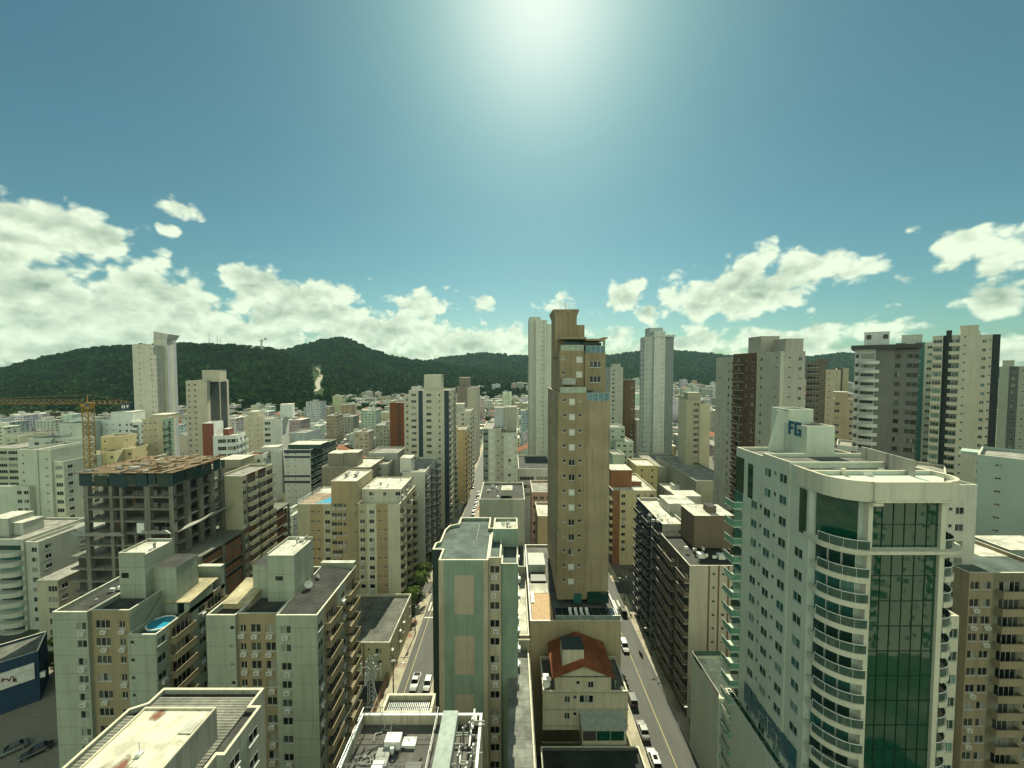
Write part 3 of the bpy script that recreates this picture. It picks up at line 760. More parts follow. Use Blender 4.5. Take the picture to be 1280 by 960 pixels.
A1W = wall((.31, .345, .27), .35, .45); A1T = wall((.27, .225, .14), .3, .0)
def twin(x0, z1, yf, mirror, label, pool):
    ox = x0
    w1, w2, w3 = 5.6, 6.2, 4.5
    B = Bld('apartment_block', label, 'apartment block', x0, yf, [A1W, A1T], 'twin white and tan apartment blocks', fh=2.92, ac=.75, bstyle='solid', fascia=A1T, lod=0, bdep=.95)
    B.rail = A1T
    side = ('W.B.WB.', 'AABAABA', [1.6, .3, 3.6, 1.2, 1.3, 3.6, .4])
    zt = z1 - (3.7 if pool else .0)
    if not mirror:
        xa, xb, xc = x0, x0 + w1, x0 + w1 + w2; xe = xc + w3
        fa, fb, fc = ('.W', 'AA', [3.6, 2]), ('DN', 'BB', [3.6, 2.4]), ('S.', 'AA', [1.3, 3])
        B.vol(xa, xb, yf, yf + 14.8, 0, z1, F=fa, top=1.0, roof=RDARK)
        B.vol(xb, xc, yf + .5, yf + 14.8, 0, z1 - .02, F=fb, top=1.0, roof=RDARK)
        B.vol(xc, xe, yf + .05, yf + 15, 0, zt, F=fc, Rr=side, top=.3, roof=RGRN, par=.9)
    else:
        xa, xb, xc = x0, x0 + 4.5, x0 + 4.5 + w2; xe = xc + 6.4
        fa, fb, fc = ('..S', 'AAA', [2, 1, 1]), ('NHH', 'BBB', [1.6, 2.2, 2.2]), ('.W..', 'AAAA', [.4, 2, 1, 2.4])
        B.vol(xa, xb, yf + .05, yf + 14.8, 0, z1 - .02, F=fa, top=1.0, roof=RDARK)
        B.vol(xb, xc, yf + .5, yf + 14.8, 0, z1 - .04, F=fb, top=1.0, roof=RDARK)
        B.vol(xc, xe, yf, yf + 15, 0, z1, F=fc, Rr=side, top=1.0, roof=RDARK)
    return B, xa, xb, xc, xe, zt
Z1 = AZ(765, 60)
B, xa, xb, xc, xe, zt = twin(-73.0, Z1, 60.0, False, "white and tan apartment block with a small blue pool on its roof terrace", True)
# tank tower, stair block, penthouse, back wall, pool
B.block(-67.0, -62.6, 64.8, 70.3, Z1 - .7, 43.2, A1W, 'water_tank_house', RPALE, 0)
B.block(-62.59, -58.6, 66.3, 71.0, zt - .8, 40.2, A1W, 'stair_house', RDARK)
for (q0, q1, r0, r1) in ((-67, -62.6, 64.8, 64.95), (-67, -62.6, 70.15, 70.3), (-67, -66.85, 64.96, 70.14)):
    B.block(q0, q1, r0, r1, 43.21, 43.6, A1W, 'parapet', RPALE, 0)
b = MB(); b.box(-66.6 + 73, -65.4 + 73, 4.77, 4.79, 39.2, 40.1, 0); b.build('window', GLASS, B.root)
pb = MB(); pb.box(0, 5.6, 0, 5.4, 0, 2.3, 0); pb.build('penthouse', A1W, B.root, (-62.3 + 73, 6.5, zt - .85))
pr = MB(); pr.quad((-.5, -.6, 2.2), (6.2, -.6, 2.35), (6.2, 6, 3.1), (-.5, 6, 3.0)); pr.quad((-.5, -.6, 2.35), (6.2, -.6, 2.5), (6.2, 6, 3.25), (-.5, 6, 3.15))
pr.build('penthouse_roof', roofmat((.50, .43, .27)), B.root, (-62.3 + 73, 6.5, zt - .85))
pw = MB(); pw.box(0, 4.0, .0, .04, .1, 2.0, 0); pw.build('window', GLASS, B.root, (-61.6 + 73, 6.44, zt - .8))
B.block(xc + .2, xe, 74.0, 74.9, zt - .8, Z1, A1W, 'back_wall', RPALE, .05)
WATER = plain("pool_water", (.03, .28, .42), .04, 0, .6)
n = 16; pl = MB(); rim = MB(); cx, cy = -59.0 + 73, 3.6
pts = [(cx + 2.0 * cos(2 * pi * k / n), cy + 1.9 * sin(2 * pi * k / n)) for k in range(n)]
pl.prism(pts, zt - .86, zt - .48, 0); pl.build('pool', WATER, B.root)
for k in range(n):
    a, c = pts[k], pts[(k + 1) % n]; rim.tube((*a, zt - .46), (*c, zt - .46), .13, 0, 5)
rim.build('pool_rim', WHITEP, B.root)
cw = MB()  # sloping curved white wall beside the terrace
prev = None
for k in range(9):
    t = k / 8; x = -61.0 + 73 + .1; y = .3 + 6.0 * t; z = zt - .6 + 3.6 * (t ** 1.6)
    if prev: cw.quad((x, prev[0], zt - .9), (x, y, zt - .9), (x, y, z), (x, prev[0], prev[1])); cw.quad((x + .15, prev[0], zt - .9), (x + .15, y, zt - .9), (x + .15, y, z), (x + .15, prev[0], prev[1])); cw.quad((x, prev[0], prev[1]), (x, y, z), (x + .15, y, z), (x + .15, prev[0], prev[1]))
    prev = (y, z)
cw.build('curved_wall', A1W, B.root)
clutter(B, -72, -67.5, 63, 72, Z1 - .7, 4); clutter(B, -66, -63, 66, 69, 43.2, 3)
B.finish()
Z2 = AZ(769, 58)
B, xa, xb, xc, xe, zt = twin(-47.0, Z2, 58.0, True, "white and tan apartment block with a dark sloping roof and angled side balconies", False)
B.block(-40.3, -35.9, 62.6, 68.8, Z2 - .7, 44.2, A1W, 'water_tank_house', RPALE, 0)
B.block(-43.4, -40.31, 63.6, 67.6, Z2 - .7, 41.9, A1W, 'stair_house', RDARK)
B.block(-36.2, -29.99, 72.0, 72.9, Z2 - .6, Z2 + .9, A1W, 'back_wall', RPALE, .05)
b = MB(); b.box(8.0, 9.2, 4.57, 4.59, 40.0, 40.7, 0); b.build('window', GLASS, B.root)
b = MB(); b.quad((0, 0, .3), (4.4, 0, .3), (4.4, 6, 1.3), (0, 6, 1.3)); b.box(0.1, 4.3, .3, 6, -.7, .28, 0)
b.build('penthouse_roof', roofmat((.50, .43, .27)), B.root, (.6, 2.4, Z2))
b = MB()  # corrugated dark roof falling towards the street front
for k in range(30):
    y0 = .5 + 12.8 * k / 30; y1 = .5 + 12.8 * (k + 1) / 30; ym = (y0 + y1) / 2
    for (a, c, za, zc) in ((y0, ym, 0, .07), (ym, y1, .07, 0)):
        zz = lambda y: -.55 + .05 * y
        b.quad((11.2, a, zz(a) + za + .5), (16.8, a, zz(a) + za), (16.8, c, zz(c) + zc), (11.2, c, zz(c) + zc + .5))
b.build('corrugated_roof', RDARK, B.root, (0, 0, Z2))
for k in range(2): dish(B.root, 11.4 + k, 9 + k, Z2)
dish(B.root, 12.2, 7.0, Z2, .7); clutter(B, -40, -36.5, 63.5, 68, 44.25, 4)
for (q0, q1, r0, r1) in ((-40.3, -35.9, 68.65, 68.8), (-40.3, -40.15, 62.6, 68.64)): B.block(q0, q1, r0, r1, 44.21, 44.6, A1W, 'parapet', RPALE, 0)
B.finish()

# foreground block seen from above, corrugated roof and stained tank slab
zr = 37.2
B = Bld('apartment_block', "cream walled block with ridged grey roof and a rust stained slab on top", 'apartment block', -42.4, 29, [wall((.40, .42, .34), .5), A1T], frame=ALU, ac=.5, lod=0)
ALLB.append((-43, -28, 29, 45, zr))
B.poly([(-42.6, 29), (-28.9, 29), (-28.9, 36.4), (-28.1, 36.4), (-28.1, 42.0), (-29.3, 42.0), (-29.3, 44.4), (-41.2, 44.4), (-41.2, 42.4), (-42.6, 41.6)], 0, zr, 0, RDARK, CREAMP, .55, .3)
for y in (37.6, 40.4):
    for z in (zr - 2.6, zr - 5.5, zr - 8.4, zr - 11.3):
        inst('window', wmesh('W', 1.4, 1.2, ALU, GLASS, 0), B.root, (-28.1 + 42.4 + .15, y - 29, z), pi / 2)
        if y < 38: inst('air_conditioner', AC_MESH, B.root, (-28.1 + 42.4, y - 29, z - .8), pi / 2)
b = MB(); per = .34; n = int(14.2 / per)
for k in range(n):
    y0 = .5 + k * per
    for (a, c, za, zc) in ((0, .25, 0, .05), (.25, .5, .05, .05), (.5, .75, .05, 0), (.75, 1, 0, 0)):
        sl = lambda y: .012 * y
        b.quad((.2 if y0 < 12 else 1.6, y0 + a * per, za + sl(y0)), (12.75, y0 + a * per, za + sl(y0)), (12.75, y0 + c * per, zc + sl(y0)), (.2 if y0 < 12 else 1.6, y0 + c * per, zc + sl(y0)))
b.build('corrugated_roof', roofmat((.26, .255, .21)), B.root, (0, 0, zr - .48))
def stainmat():
    m, g, bb = newmat("stained_slab"); tc = g.n('ShaderNodeTexCoord'); o = tc.outputs['Object']
    n1 = g.noise(o, .5, 5, .6); n2 = g.noise(g.mapping(o, (1, .8, 1), (3.7, 8, 0)), .33, 4, .6)
    c = g.mix(g.sstep(n1, .45, .65), (.62, .58, .44), (.42, .39, .30))
    c = g.mix(g.sstep(n2, .57, .63), c, (.26, .22, .16)); c = g.mix(g.sstep(n2, .62, .68), c, (.20, .075, .045))
    g.l(c, bb.inputs['Base Color']); bb.inputs['Roughness'].default_value = .9; return m
SLAB = stainmat()
B.block(-37.6, -30.3, 29.2, 38.4, zr - .5, 40.1, wall((.33, .34, .29), .6), 'water_tank_house', SLAB, 0)
b = MB()
for (q0, q1, r0, r1) in ((0, 7.3, 9.05, 9.2), (0, .15, 0, 9.04), (7.15, 7.3, 0, 9.04)): b.box(q0, q1, r0, r1, 0, .18, 0)
b.build('slab_kerb', CREAMP, B.root, (-37.6 + 42.4, .2, 40.105))
b = MB(); b.box(0, 1.3, 0, 1.5, 0, .1, 0); b.build('hatch', RPALE, B.root, (-31.9 + 42.4, 6.6, 40.11))
b = MB(); b.tube((0, 0, 0), (0, 0, 1.3), .05, 0, 6); b.box(-.25, .25, -.2, .2, 0, .25, 0); b.build('pipe', WHITEP, B.root, (-33.6 + 42.4, 4.6, 40.11))
B.finish()

# telecom roof in the foreground
zr = 40.0
CRW = wall((.50, .45, .33), .5)
B = Bld('apartment_block', "block whose flat roof is crowded with pipes, a slatted skylight and antenna gear", 'apartment block', -15.2, 26, [CRW], lod=0)
B.vol(-15.2, -3.0, 26, 38.0, 0, zr, top=1.0, par=1.0, roof=roofmat((.13, .125, .11)), cap=WHITEP)
B.vol(-13.4, -8.2, 38.01, 40.4, 0, zr - .02, Rr=('.',), top=1.0, par=.8, roof=roofmat((.12, .13, .13)), cap=CREAMP)
b = MB()
for k in range(22): b.box(k * .2, k * .2 + .07, 0, 1.6, 0, .28, 0)
b.build('skylight_slats', STEEL, B.root, (2.2, 12.3, zr - .72))
b = MB(); b.box(0, 1.5, 0, 6.0, 0, 1.6, 0); b.build('plant_box', wall((.36, .41, .37), .5), B.root, (-6.9 + 15.2, 5.6, zr - .98))
rr = random.Random(3)
for k in range(30):    # exhaust and cooling pipe runs, each its own part
    b = MB(); x = -5.0 + 15.2 + rr.uniform(-.2, 1.7); y = 5.2 + rr.uniform(0, 5.8); z = rr.uniform(.2, 1.3); L = rr.uniform(.6, 2.2)
    if k % 3 == 0: b.tube((0, 0, -z), (0, 0, .5), .11, 0, 7); b.tube((0, 0, .5), (.3, 0, .7), .11, 0, 7)
    elif k % 3 == 1: b.tube((0, 0, 0), (0, L, 0), .10, 0, 7); b.tube((0, L, 0), (0, L, -z), .10, 0, 7)
    else: b.tube((-.5, 0, 0), (.9, 0, 0), .08, 0, 7); b.tube((-.5, 0, 0), (-.5, .2, -z), .08, 0, 7)
    b.build('pipe', (STEEL, WHITEP, GREYP)[k % 3], B.root, (min(x, 11.6), y, zr - .95 + z))
for k in range(16):
    b = MB(); s_ = rr.uniform(.3, .75); b.box(-s_, s_, -s_ * .7, s_ * .7, 0, rr.uniform(.3, .9), 0); b.tube((0, 0, .3), (rr.uniform(-1, 1), 1.2, .08), .06, 1, 6)
    b.build('equipment_box', [(GREYP, WHITEP, DARKF)[k % 3], BLACK], B.root, (1.2 + rr.uniform(0, 6.2), 1.5 + rr.uniform(0, 8.5), zr - .98))
for k in range(18):
    b = MB(); x, y = 1 + rr.uniform(0, 6), 1 + rr.uniform(0, 9); p = Vector((x, y, .06))
    for q in range(6):
        n_ = p + Vector((rr.uniform(-.9, .9), rr.uniform(-.9, .9), 0)); b.tube(p, n_, .05, 0, 5); p = n_
    b.build('cable', (BLACK, GREYP)[k % 2], B.root, (0, 0, zr - .96))
for (x0, y0, x1, y1) in ((.3, .3, .3, 11.6), (.3, 11.6, 7.8, 11.6), (7.8, 3.5, 7.8, 11.6), (.3, 6, 7.8, 6)):
    b = MB(); b.tube((x0, y0, 1.0), (x1, y1, 1.0), .03, 0, 5); b.tube((x0, y0, .5), (x1, y1, .5), .02, 0, 5)
    for q in range(5): t = q / 4; b.tube((x0 + (x1 - x0) * t, y0 + (y1 - y0) * t, -.9), (x0 + (x1 - x0) * t, y0 + (y1 - y0) * t, 1.0), .025, 0, 5)
    b.build('handrail', STEEL, B.root, (0, 0, zr - .05))
clutter(B, -13, -8, 28, 36, zr - 1, 5)
B.finish()
def cell_mast():
    t = empty('antenna_mast', (-14.6, 38.9, zr), "slim lattice mast with white panel antennas on the corner of the crowded roof", "antenna mast")
    b = MB(); h = 5.2
    C = [(.28, .28), (-.28, .28), (-.28, -.28), (.28, -.28)]
    for (x, y) in C: b.tube((x, y, 0), (x * .8, y * .8, h), .035, 0, 5)
    for k in range(11):
        for i in range(4):
            a, c = C[i], C[(i + 1) % 4]; b.tube((*a, k * .46), (*c, k * .46 + .46), .02, 0, 4)
    b.tube((0, 0, h), (0, 0, h + .9), .02, 0, 4); b.build('lattice', STEEL, t)
    for k in range(6):
        a = 2 * pi * k / 6 + .3; b = MB(); z = 2.9 + (k % 2) * .5
        b.box(-.09, .09, -.05, .05, 0, 1.3, 0); o = b.build('panel_antenna', GREYP, t, (.95 * cos(a), .95 * sin(a), z)); o.rotation_euler = (0, 0, a + pi / 2)
        b = MB(); b.tube((.2 * cos(a), .2 * sin(a), z + .8), (.9 * cos(a), .9 * sin(a), z + .8), .035, 0, 5); b.build('arm', STEEL, t)
    for s_ in (1, -1):
        b = MB(); b.tube((0, 0, 3.4), (s_ * 2.2, -2.4, -.1), .03, 0, 4); b.build('stay', STEEL, t)
cell_mast()

# green and beige slab building with long bare facade
GRN = wall((.21, .285, .22), .5, .12, 2.95); BEI = wall((.40, .36, .26), .55); GRN_SHADE = wall((.03, .05, .042), .3)  # the darkest green puts the left flank's shadow into its wall colour
B = Bld('apartment_block', "tall slab with a bare green facade patterned with beige panels", 'apartment block', -11.6, 60, [GRN, BEI, GRN_SHADE], ac=.6, lod=0, glass=GLASS)
zt = AZ(700, 60)
ALLB.append((-13, 1, 60, 78, zt))
B.poly([(-11.6, 60), (-3.75, 60), (-3.75, 69), (-3.2, 69), (-3.2, 72.4), (-4.2, 72.4), (-4.2, 77.5), (-10.4, 77.5), (-10.4, 74.4), (-12.0, 73.6), (-12.6, 71.5), (-12.6, 66.6), (-13.3, 66.1), (-13.3, 63.6), (-11.6, 63.6)], 0, zt, 0, RGRN, CREAMP, .55, .3, {11: 2, 12: 2, 13: 2, 10: 2, 9: 2})
for q0, q1 in ((-11.6, -10.75), (-4.55, -3.75)):
    b = MB(); b.box(q0 + 11.6 + .003, q1 + 11.6 - .003, -.05, -.003, 0, zt - .01, 0); b.build('corner_band', BEI, B.root)
B.vol(-3.74, -1.75, 60.5, 70, 0, AZ(697, 60.5), F=('W', 'B'), top=.6, par=.4, roof=RGRN)
B.vol(-1.74, 1.0, 61.0, 72, 0, AZ(700, 61) - .6, F=('.', 'A'), Rr=('W.W', 'AAA'), top=1, par=.3, roof=RGRN)
zk = AZ(661, 67); B.vol(-3.3, 1.0, 67, 72.02, zt - 1.2, zk, F=('H..', 'AAA', [1.6, 1, 2]), Rr=('.', 'B'), top=.3, par=.5, roof=RPALE, nfl=1)
for k, (a, c) in enumerate(((719, 768), (795, 843), (868, 930))):
    b = MB(); za, zc = AZ(c, 60), AZ(a, 60)
    b.box(2.5, 5.6, -.04, -.003, za, zc, 0); b.build('beige_panel', wall((.36, .315, .235), .3), B.root)
b = MB(); b.tube((5.2, 8, 0), (5.2, 15.5, 0), .06, 0, 5); b.build('pipe', GREYP, B.root, (0, 0, zt - .5))
for k in range(5):   # patched membrane seams on the roof
    b = MB(); b.box(.4, 7.6, .6 + k * 1.1, 1.6 + k * 1.1, 0, .03 + .004 * k, 0); b.build('roof_membrane', roofmat((.16, .19, .17)) if k % 2 else RGRN, B.root, (0, 0, zt - .6))
clutter(B, -2.8, .6, 68, 71.5, zk - .5, 5)
B.finish()

# long low strip building with sheet roof
B = Bld('annex_building', "long narrow building with a pale sheet roof beside the green slab", 'building', -.4, 38, [wall((.42, .38, .27), .4)], lod=0)
B.vol(-.4, 3.0, 38, 67, 0, 24.6, Rr=('W.W.W.W',), top=1.2, par=0, roof=RSHEET)
b = MB(); b.box(3.13, 3.33, -.2, 29.4, 23.9, 25.25, 0); b.build('parapet', CREAMP, B.root)
b = MB(); b.box(-.1, 3.6, 29.14, 29.5, 23.9, 26.6, 0); b.build('end_wall', BEI, B.root)
B.finish()
# small garden buildings behind the strip
B = Bld('annex_building', "small flat roofed annex squeezed between the green slab and the podium", 'building', 1.4, 70, [BEI], lod=0)
B.vol(1.4, 3.3, 72, 92, 0, 24, top=1, par=.5, roof=RPALE); B.vol(1.4, 3.3, 92.02, 104, 0, 27, F=('W',), top=1, par=.5, roof=RMID); B.finish()

# ---- tan tower and podium
TANW = wall(C_TAN, .5, .16, 3.05); TANP = wall((.33, .27, .175), .5, .12, 3.05); 
B = Bld('apartment_tower', "tall tan tower with teal glass penthouse terraces and a flared crown", 'tower', 9.2, 77, [TANW, TANP], fh=3.05, lod=0, glass=GLASS)
B.bstyle = 'glass'
zl, zrr = AZ(491, 77), AZ(501, 77); xj = AX(733, 600, 77); xr = AX(762, 600, 77)
B.vol(9.2, xj, 77, 99, 28, zl, F=('.SP.S.', 'AAAAAA', [.9, 1.0, 2.2, .1, 1.1, .9]), L=('S.N.S.N.S.N', 'AAABABAAAAA'), top=.3, par=.2, roof=RCONC)
B.vol(xj, xr, 77.25, 97, 28, zrr, F=('.', 'B'), Rr=('W.W.W',), top=.5, par=.2, roof=RCONC, cap=WHITEP)
z4 = AZ(438, 80); B.vol(9.8, xj - .02, 80, 97, zl - 1, z4, F=('S.K', 'AAA', [1.2, 1.2, 1.6]), L=('S..S',), top=.4, par=.9, roof=RCONC)
z5 = AZ(441, 79.5); B.vol(xj + .02, AX(757, 450, 79.5), 79.5, 95, zrr - 1, z5, F=('.D.', 'AAA', [.3, 2, .3]), top=.9, par=.2, roof=RCONC)
zc = AZ(390, 84); x0c, x1c = AX(694, 400, 84), AX(721, 400, 84)
B.vol(x0c, x1c, 84, 92, z4 - 1.2, zc, F=('.',), top=1, par=.3, roof=RCONC)
B.vol(x1c + .01, AX(731, 410, 84), 84.3, 92, z4 - 1.2, AZ(406, 84), F=('.',), top=1, par=.3, roof=RCONC)
# flared cornice and rod
b = MB(); x0l, x1l = x0c - 9.2, x1c - 9.2
b.quad((x0l, 6.98, zc - 1.0), (x1l, 6.98, zc - 1.0), (x1l + .4, 6.4, zc + .3), (x0l - .5, 6.4, zc + .3)); b.box(x0l - .5, x1l + .4, 6.4, 15.3, zc + .3, zc + .5, 0)
b.quad((x0l - .01, 15, zc - 1.0), (x0l - .01, 7, zc - 1), (x0l - .5, 6.4, zc + .3), (x0l - .5, 15.3, zc + .3)); b.build('cornice', TANP, B.root)
b = MB(); b.tube((x1l - 2, 10, zc), (x1l - 2, 10, zc + 2.6), .06, 0, 5); b.build('lightning_rod', STEEL, B.root)
def railing(par, x0, x1, y, z, h=1.05, mat=RAILG, n=4, name='railing', ret=2.0):
    b = MB(); b.box(x0, x1, y, y + .04, z, z + h, 1); b.box(x0 - .03, x1 + .03, y - .03, y + .07, z + h + .003, z + h + .06, 0)
    b.box(x0, x0 + .04, y + .05, y + ret, z, z + h, 1); b.box(x1 - .04, x1, y + .05, y + ret, z, z + h, 1)
    for k in range(n + 1): x = x0 + (x1 - x0) * k / n; b.box(x - .025, x + .025, y - .012, y - .002, z, z + h, 0)
    return b.build(name, [ALU, mat], par)
railing(B.root, .5, xj - 9.4, .1, zl, 1.05, plain("pale_railing_glass", (.30, .36, .28), .1), ret=2.6)
railing(B.root, xj - 9.1, xr - 9.3, .4, zrr, 1.5, RAILB, ret=2.0)
railing(B.root, .9, xj - 9.4, 3.1, z4 - .05, 1.1, plain("pale_railing_glass", (.30, .36, .28), .1), ret=2.0)
railing(B.root, xj - 9.0, AX(757, 450, 79.5) - 9.3, 2.6, z5, 1.4, RAILB, ret=2.0)
b = MB(); b.box(1.0, 3.6, 1.0, 2.95, zl + 1.6, zl + 2.9, 0); b.build('awning', plain("grey_awning", (.34, .36, .31), .6), B.root)
xp = AX(757, 425, 79.5) - 9.2
b = MB(); b.box(xj - 9.0, xp, 2.7, 9, z5 + 2.5, z5 + 2.9, 0); b.box(xp - .4, xp, 2.8, 3.2, z5, z5 + 2.5, 0); b.box(xp - .4, xp + .5, 2.72, 9, z5 + 2.91, z5 + 3.2, 0); b.build('pergola', TANP, B.root)
b = MB(); b.box(xj - 9.0, xp - .5, 6, 9, z5, z5 + 2.4, 0); b.build('penthouse', TANP, B.root)
b = MB(); b.box(xj - 9.0, xp - .3, 5, 5.2, z5 + .1, z5 + 2.2, 0); b.build('window', GLASSG, B.root)
b = MB(); b.box(xj - 8.6, xj - 7.6, 2.2, 2.4, zrr + .1, zrr + 2.0, 0); b.build('door', DARKF, B.root)
b = MB(); b.box(2.0, 6.0, 6.85, 7.0, z4 - .2, z4 + 2.4, 0); b.build('window', GLASSG, B.root)
b = MB(); b.box(.6, 5.9, 2.2, 6.8, z4 + 2.3, z4 + 2.7, 0); b.build('canopy', TANP, B.root)
# base openings
for (a, c, q, w) in ((717, 727, 742, 754), (734, 761, 740, 754)):
    p0, p1 = at(a, w, 76.9), at(c, q, 76.9)
    b = MB(); b.box(p0.x - 9.2, p1.x - 9.2, -.12, -.02, p0.z, p1.z, 0); b.build('window', GLASSG, B.root)
zp = AZ(776, 72)
B.finish()
B = Bld('podium', "cream parking podium with wooden deck around the foot of the tan tower", 'podium', 3.5, 72, [wall((.42, .35, .22), .3), WHITEP], lod=0)
B.vol(3.5, 20.8, 72, 104, 0, zp, F=('.',), Rr=('W.W.W.W.W',), top=3.5, par=.5, roof=RMID, cap=WHITEP)
DECK = plain("wooden_deck", (.42, .26, .12), .7)
b = MB(); b.box(.4, 4.6, .5, 9.5, zp - .45, zp - .3, 0); b.build('deck', DECK, B.root)
b = MB(); b.box(.4, 4.4, 9.6, 13.5, zp - .48, zp - .28, 0); b.build('terrace_floor', RPALE, B.root)
b = MB(); b.box(.8, 4.2, 13.7, 17.4, zp - .5, zp + .1, 0); b.build('planter', DARKF, B.root)
b = MB(); b.box(.4, 4.4, 18, 24, zp - .48, zp + 1.6, 0); b.build('terrace_room', wall(C_OFF, .4), B.root)
b = MB(); b.box(.5, 1.1, 6, 10, zp - .29, zp - .1, 0); b.build('bench', WHITEP, B.root)
# glazed terrace roof with frames in front of the tower foot
b = MB()
b.box(5.0, 16.9, .6, 4.4, zp - .4, zp - .28, 1)
for k in range(9): b.box(5.0 + k * 1.48, 5.06 + k * 1.48, .6, 4.4, zp - .277, zp - .2, 0)
b.build('terrace_glazing', [STEEL, glassmat("dark_terrace_glass", (.02, .03, .03), (.03, .04, .04), (.05, .06, .05))], B.root)
railing(B.root, 4.9, 17.2, .15, zp, .9, plain("clear_railing_glass", (.2, .24, .2), .1), 8)
B.finish()
def lounger(x, y, n):
    t = empty('sun_lounger', (x, y, zp - .26), "%s of the white sun loungers on the tower's podium terrace" % n, "sun lounger", "sun loungers on the podium")
    b = MB(); b.box(-.3, .3, 0, 1.3, .28, .36, 0); b.build('seat', WHITEP, t)
    b = MB(); b.quad((-.3, 1.31, .36), (.3, 1.31, .36), (.3, 1.8, .75), (-.3, 1.8, .75)); b.quad((-.3, 1.36, .30), (.3, 1.36, .30), (.3, 1.85, .69), (-.3, 1.85, .69)); b.build('backrest', WHITEP, t)
    for (a, c) in ((-.26, .1), (.26, .1), (-.26, 1.2), (.26, 1.2)):
        b = MB(); b.tube((a, c, -.02), (a, c, .28), .03, 0, 5); b.build('leg', ALU, t)
for k, n in enumerate(("leftmost", "second from left", "third from left", "rightmost")): lounger(11.5 + k * 1.1, 73.6, n)

# ---- small house with clay tile roof
HW = wall((.50, .45, .32), .35)
B = Bld('house', "four storey cream house with a clay tile gable roof and white tank box", 'house', 5.2, 63, [HW], ac=.5, lod=0, fh=2.9)
zb = AZ(864, 63); ze = AZ(846, 63.3); xl, xr_ = AX(692, 846, 63.3), AX(766, 846, 63.3)
B.vol(5.2, AX(785, 870, 63), 63, 71, 14, zb, F=('.NSD.', 'AAAAA', [2.9, 1.4, .9, 2.5, 4.9]), top=.1, par=.5, roof=RMID, fl=[zb - 3.0, zb - 5.9, zb - 8.8])
B.vol(xl + .25, xr_ - .25, 63.3, 70.9, zb - .4, ze, F=('.SN.', 'AAAA', [2.2, 1, 2.0, 1.4]), top=0, par=0, roof=RMID, fl=[zb - .7])
for k in range(4):
    b = MB(); b.box(-.1, AX(785, 870, 63) - 5.1, -.12, -.003, zb - .3 - 2.9 * k, zb - .12 - 2.9 * k, 0); b.build('string_course', wall((.40, .36, .26), .4), B.root)
xm = (xl + xr_) / 2; zg = ze + 2.1; b = MB()
a0, a1, am = xl - 5.2 - .3, xr_ - 5.2 + .3, xm - 5.2
for (q0, q1, d) in ((a0, am, 0), (am, a1, 1)):
    zA, zB = (ze + .02, zg) if d == 0 else (zg, ze + .02)
    b.quad((q0, -.2, zA), (q1, -.2, zB), (q1, 8.3, zB), (q0, 8.3, zA)); b.quad((q0, -.2, zA + .16), (q1, -.2, zB + .16), (q1, 8.3, zB + .16), (q0, 8.3, zA + .16))
    b.quad((q0, -.2, zA), (q1, -.2, zB), (q1, -.2, zB + .16), (q0, -.2, zA + .16))
b.build('tile_roof', RTILE, B.root)
b = MB(); b.tri((a0 + .5, .3, ze + .15), (a1 - .5, .3, ze + .15), (am, .3, zg - .02)); b.build('gable', HW, B.root)
p0, p1 = at(703, 842, 64.5), at(730, 812, 64.5)
b = MB(); b.box(p0.x - 5.2, p1.x - 5.2, 1.5, 4.6, p0.z - 1, p1.z, 0); b.build('water_tank_box', wall((.55, .52, .40), .5), B.root)
b = MB(); b.box(p0.x - 5.25, p1.x - 5.15, 1.45, 4.65, p1.z + .003, p1.z + .12, 0); b.build('box_lid', plain("dark_green_lid", (.03, .045, .04), .6), B.root)
p0, p1 = at(727, 927, 60.6), at(784, 905, 60.6)
b = MB(); b.quad((p0.x - 5.2, -2.6, p1.z - .9), (p1.x - 5.2, -2.6, p1.z - .9), (p1.x - 5.2, -.05, p1.z + .2), (p0.x - 5.2, -.05, p1.z + .2))
b.quad((p0.x - 5.2, -2.6, p1.z - .8), (p1.x - 5.2, -2.6, p1.z - .8), (p1.x - 5.2, -.05, p1.z + .3), (p0.x - 5.2, -.05, p1.z + .3)); b.build('awning', plain("grey_sheet", (.28, .31, .27), .5), B.root)
b = MB(); b.box(p0.x - 5.1, p1.x - 5.3, -2.4, -.1, p0.z - 1.2, p1.z - 1.0, 0); b.build('annex', HW, B.root)
for k in range(3):
    w = (p1.x - p0.x - .6) / 3; x = p0.x - 5.0 + k * w
    b = MB(); b.box(x, x + w - .12, -2.46, -2.41, p0.z + .2, p1.z - 1.2, 0); b.build('window', (DARKF, CURT, CURT)[k], B.root)
dish(B.root, .6, .8, zb - .3, .7); dish(B.root, 1.2, 2.2, zb - .3, .5)
b = MB(); b.box(.2, 1.2, 1.8, 3.2, zb - .5, zb + .5, 0); b.build('water_tank', WHITEP, B.root)
clutter(B, 16.5, 18, 64, 70, zb - .5, 4)
B.finish()
B = Bld('garage_building', "flat dark roofed garage in front of the cream house with the tile roof", 'building', 4.6, 36, [wall((.12, .12, .10), .4)], lod=0)
B.vol(4.6, 20.5, 36, 60.2, 0, 14.0, Rr=('W.W.W',), top=1, par=.5, roof=roofmat((.035, .042, .038))); B.finish()

# ---- big white and green glass tower on the right
RW = wall((.50, .555, .46), .22); RC = wall((.60, .58, .46), .3)
B = Bld('apartment_tower', "large white tower with rounded corner balconies and dark green curtain glass", 'tower', 37, 43, [RW, RC], fh=2.95, lod=0, glass=GLASSG)
zt = 62.3; zpen = AZ(690, 43); DARKB = CURT
yN = 47.6
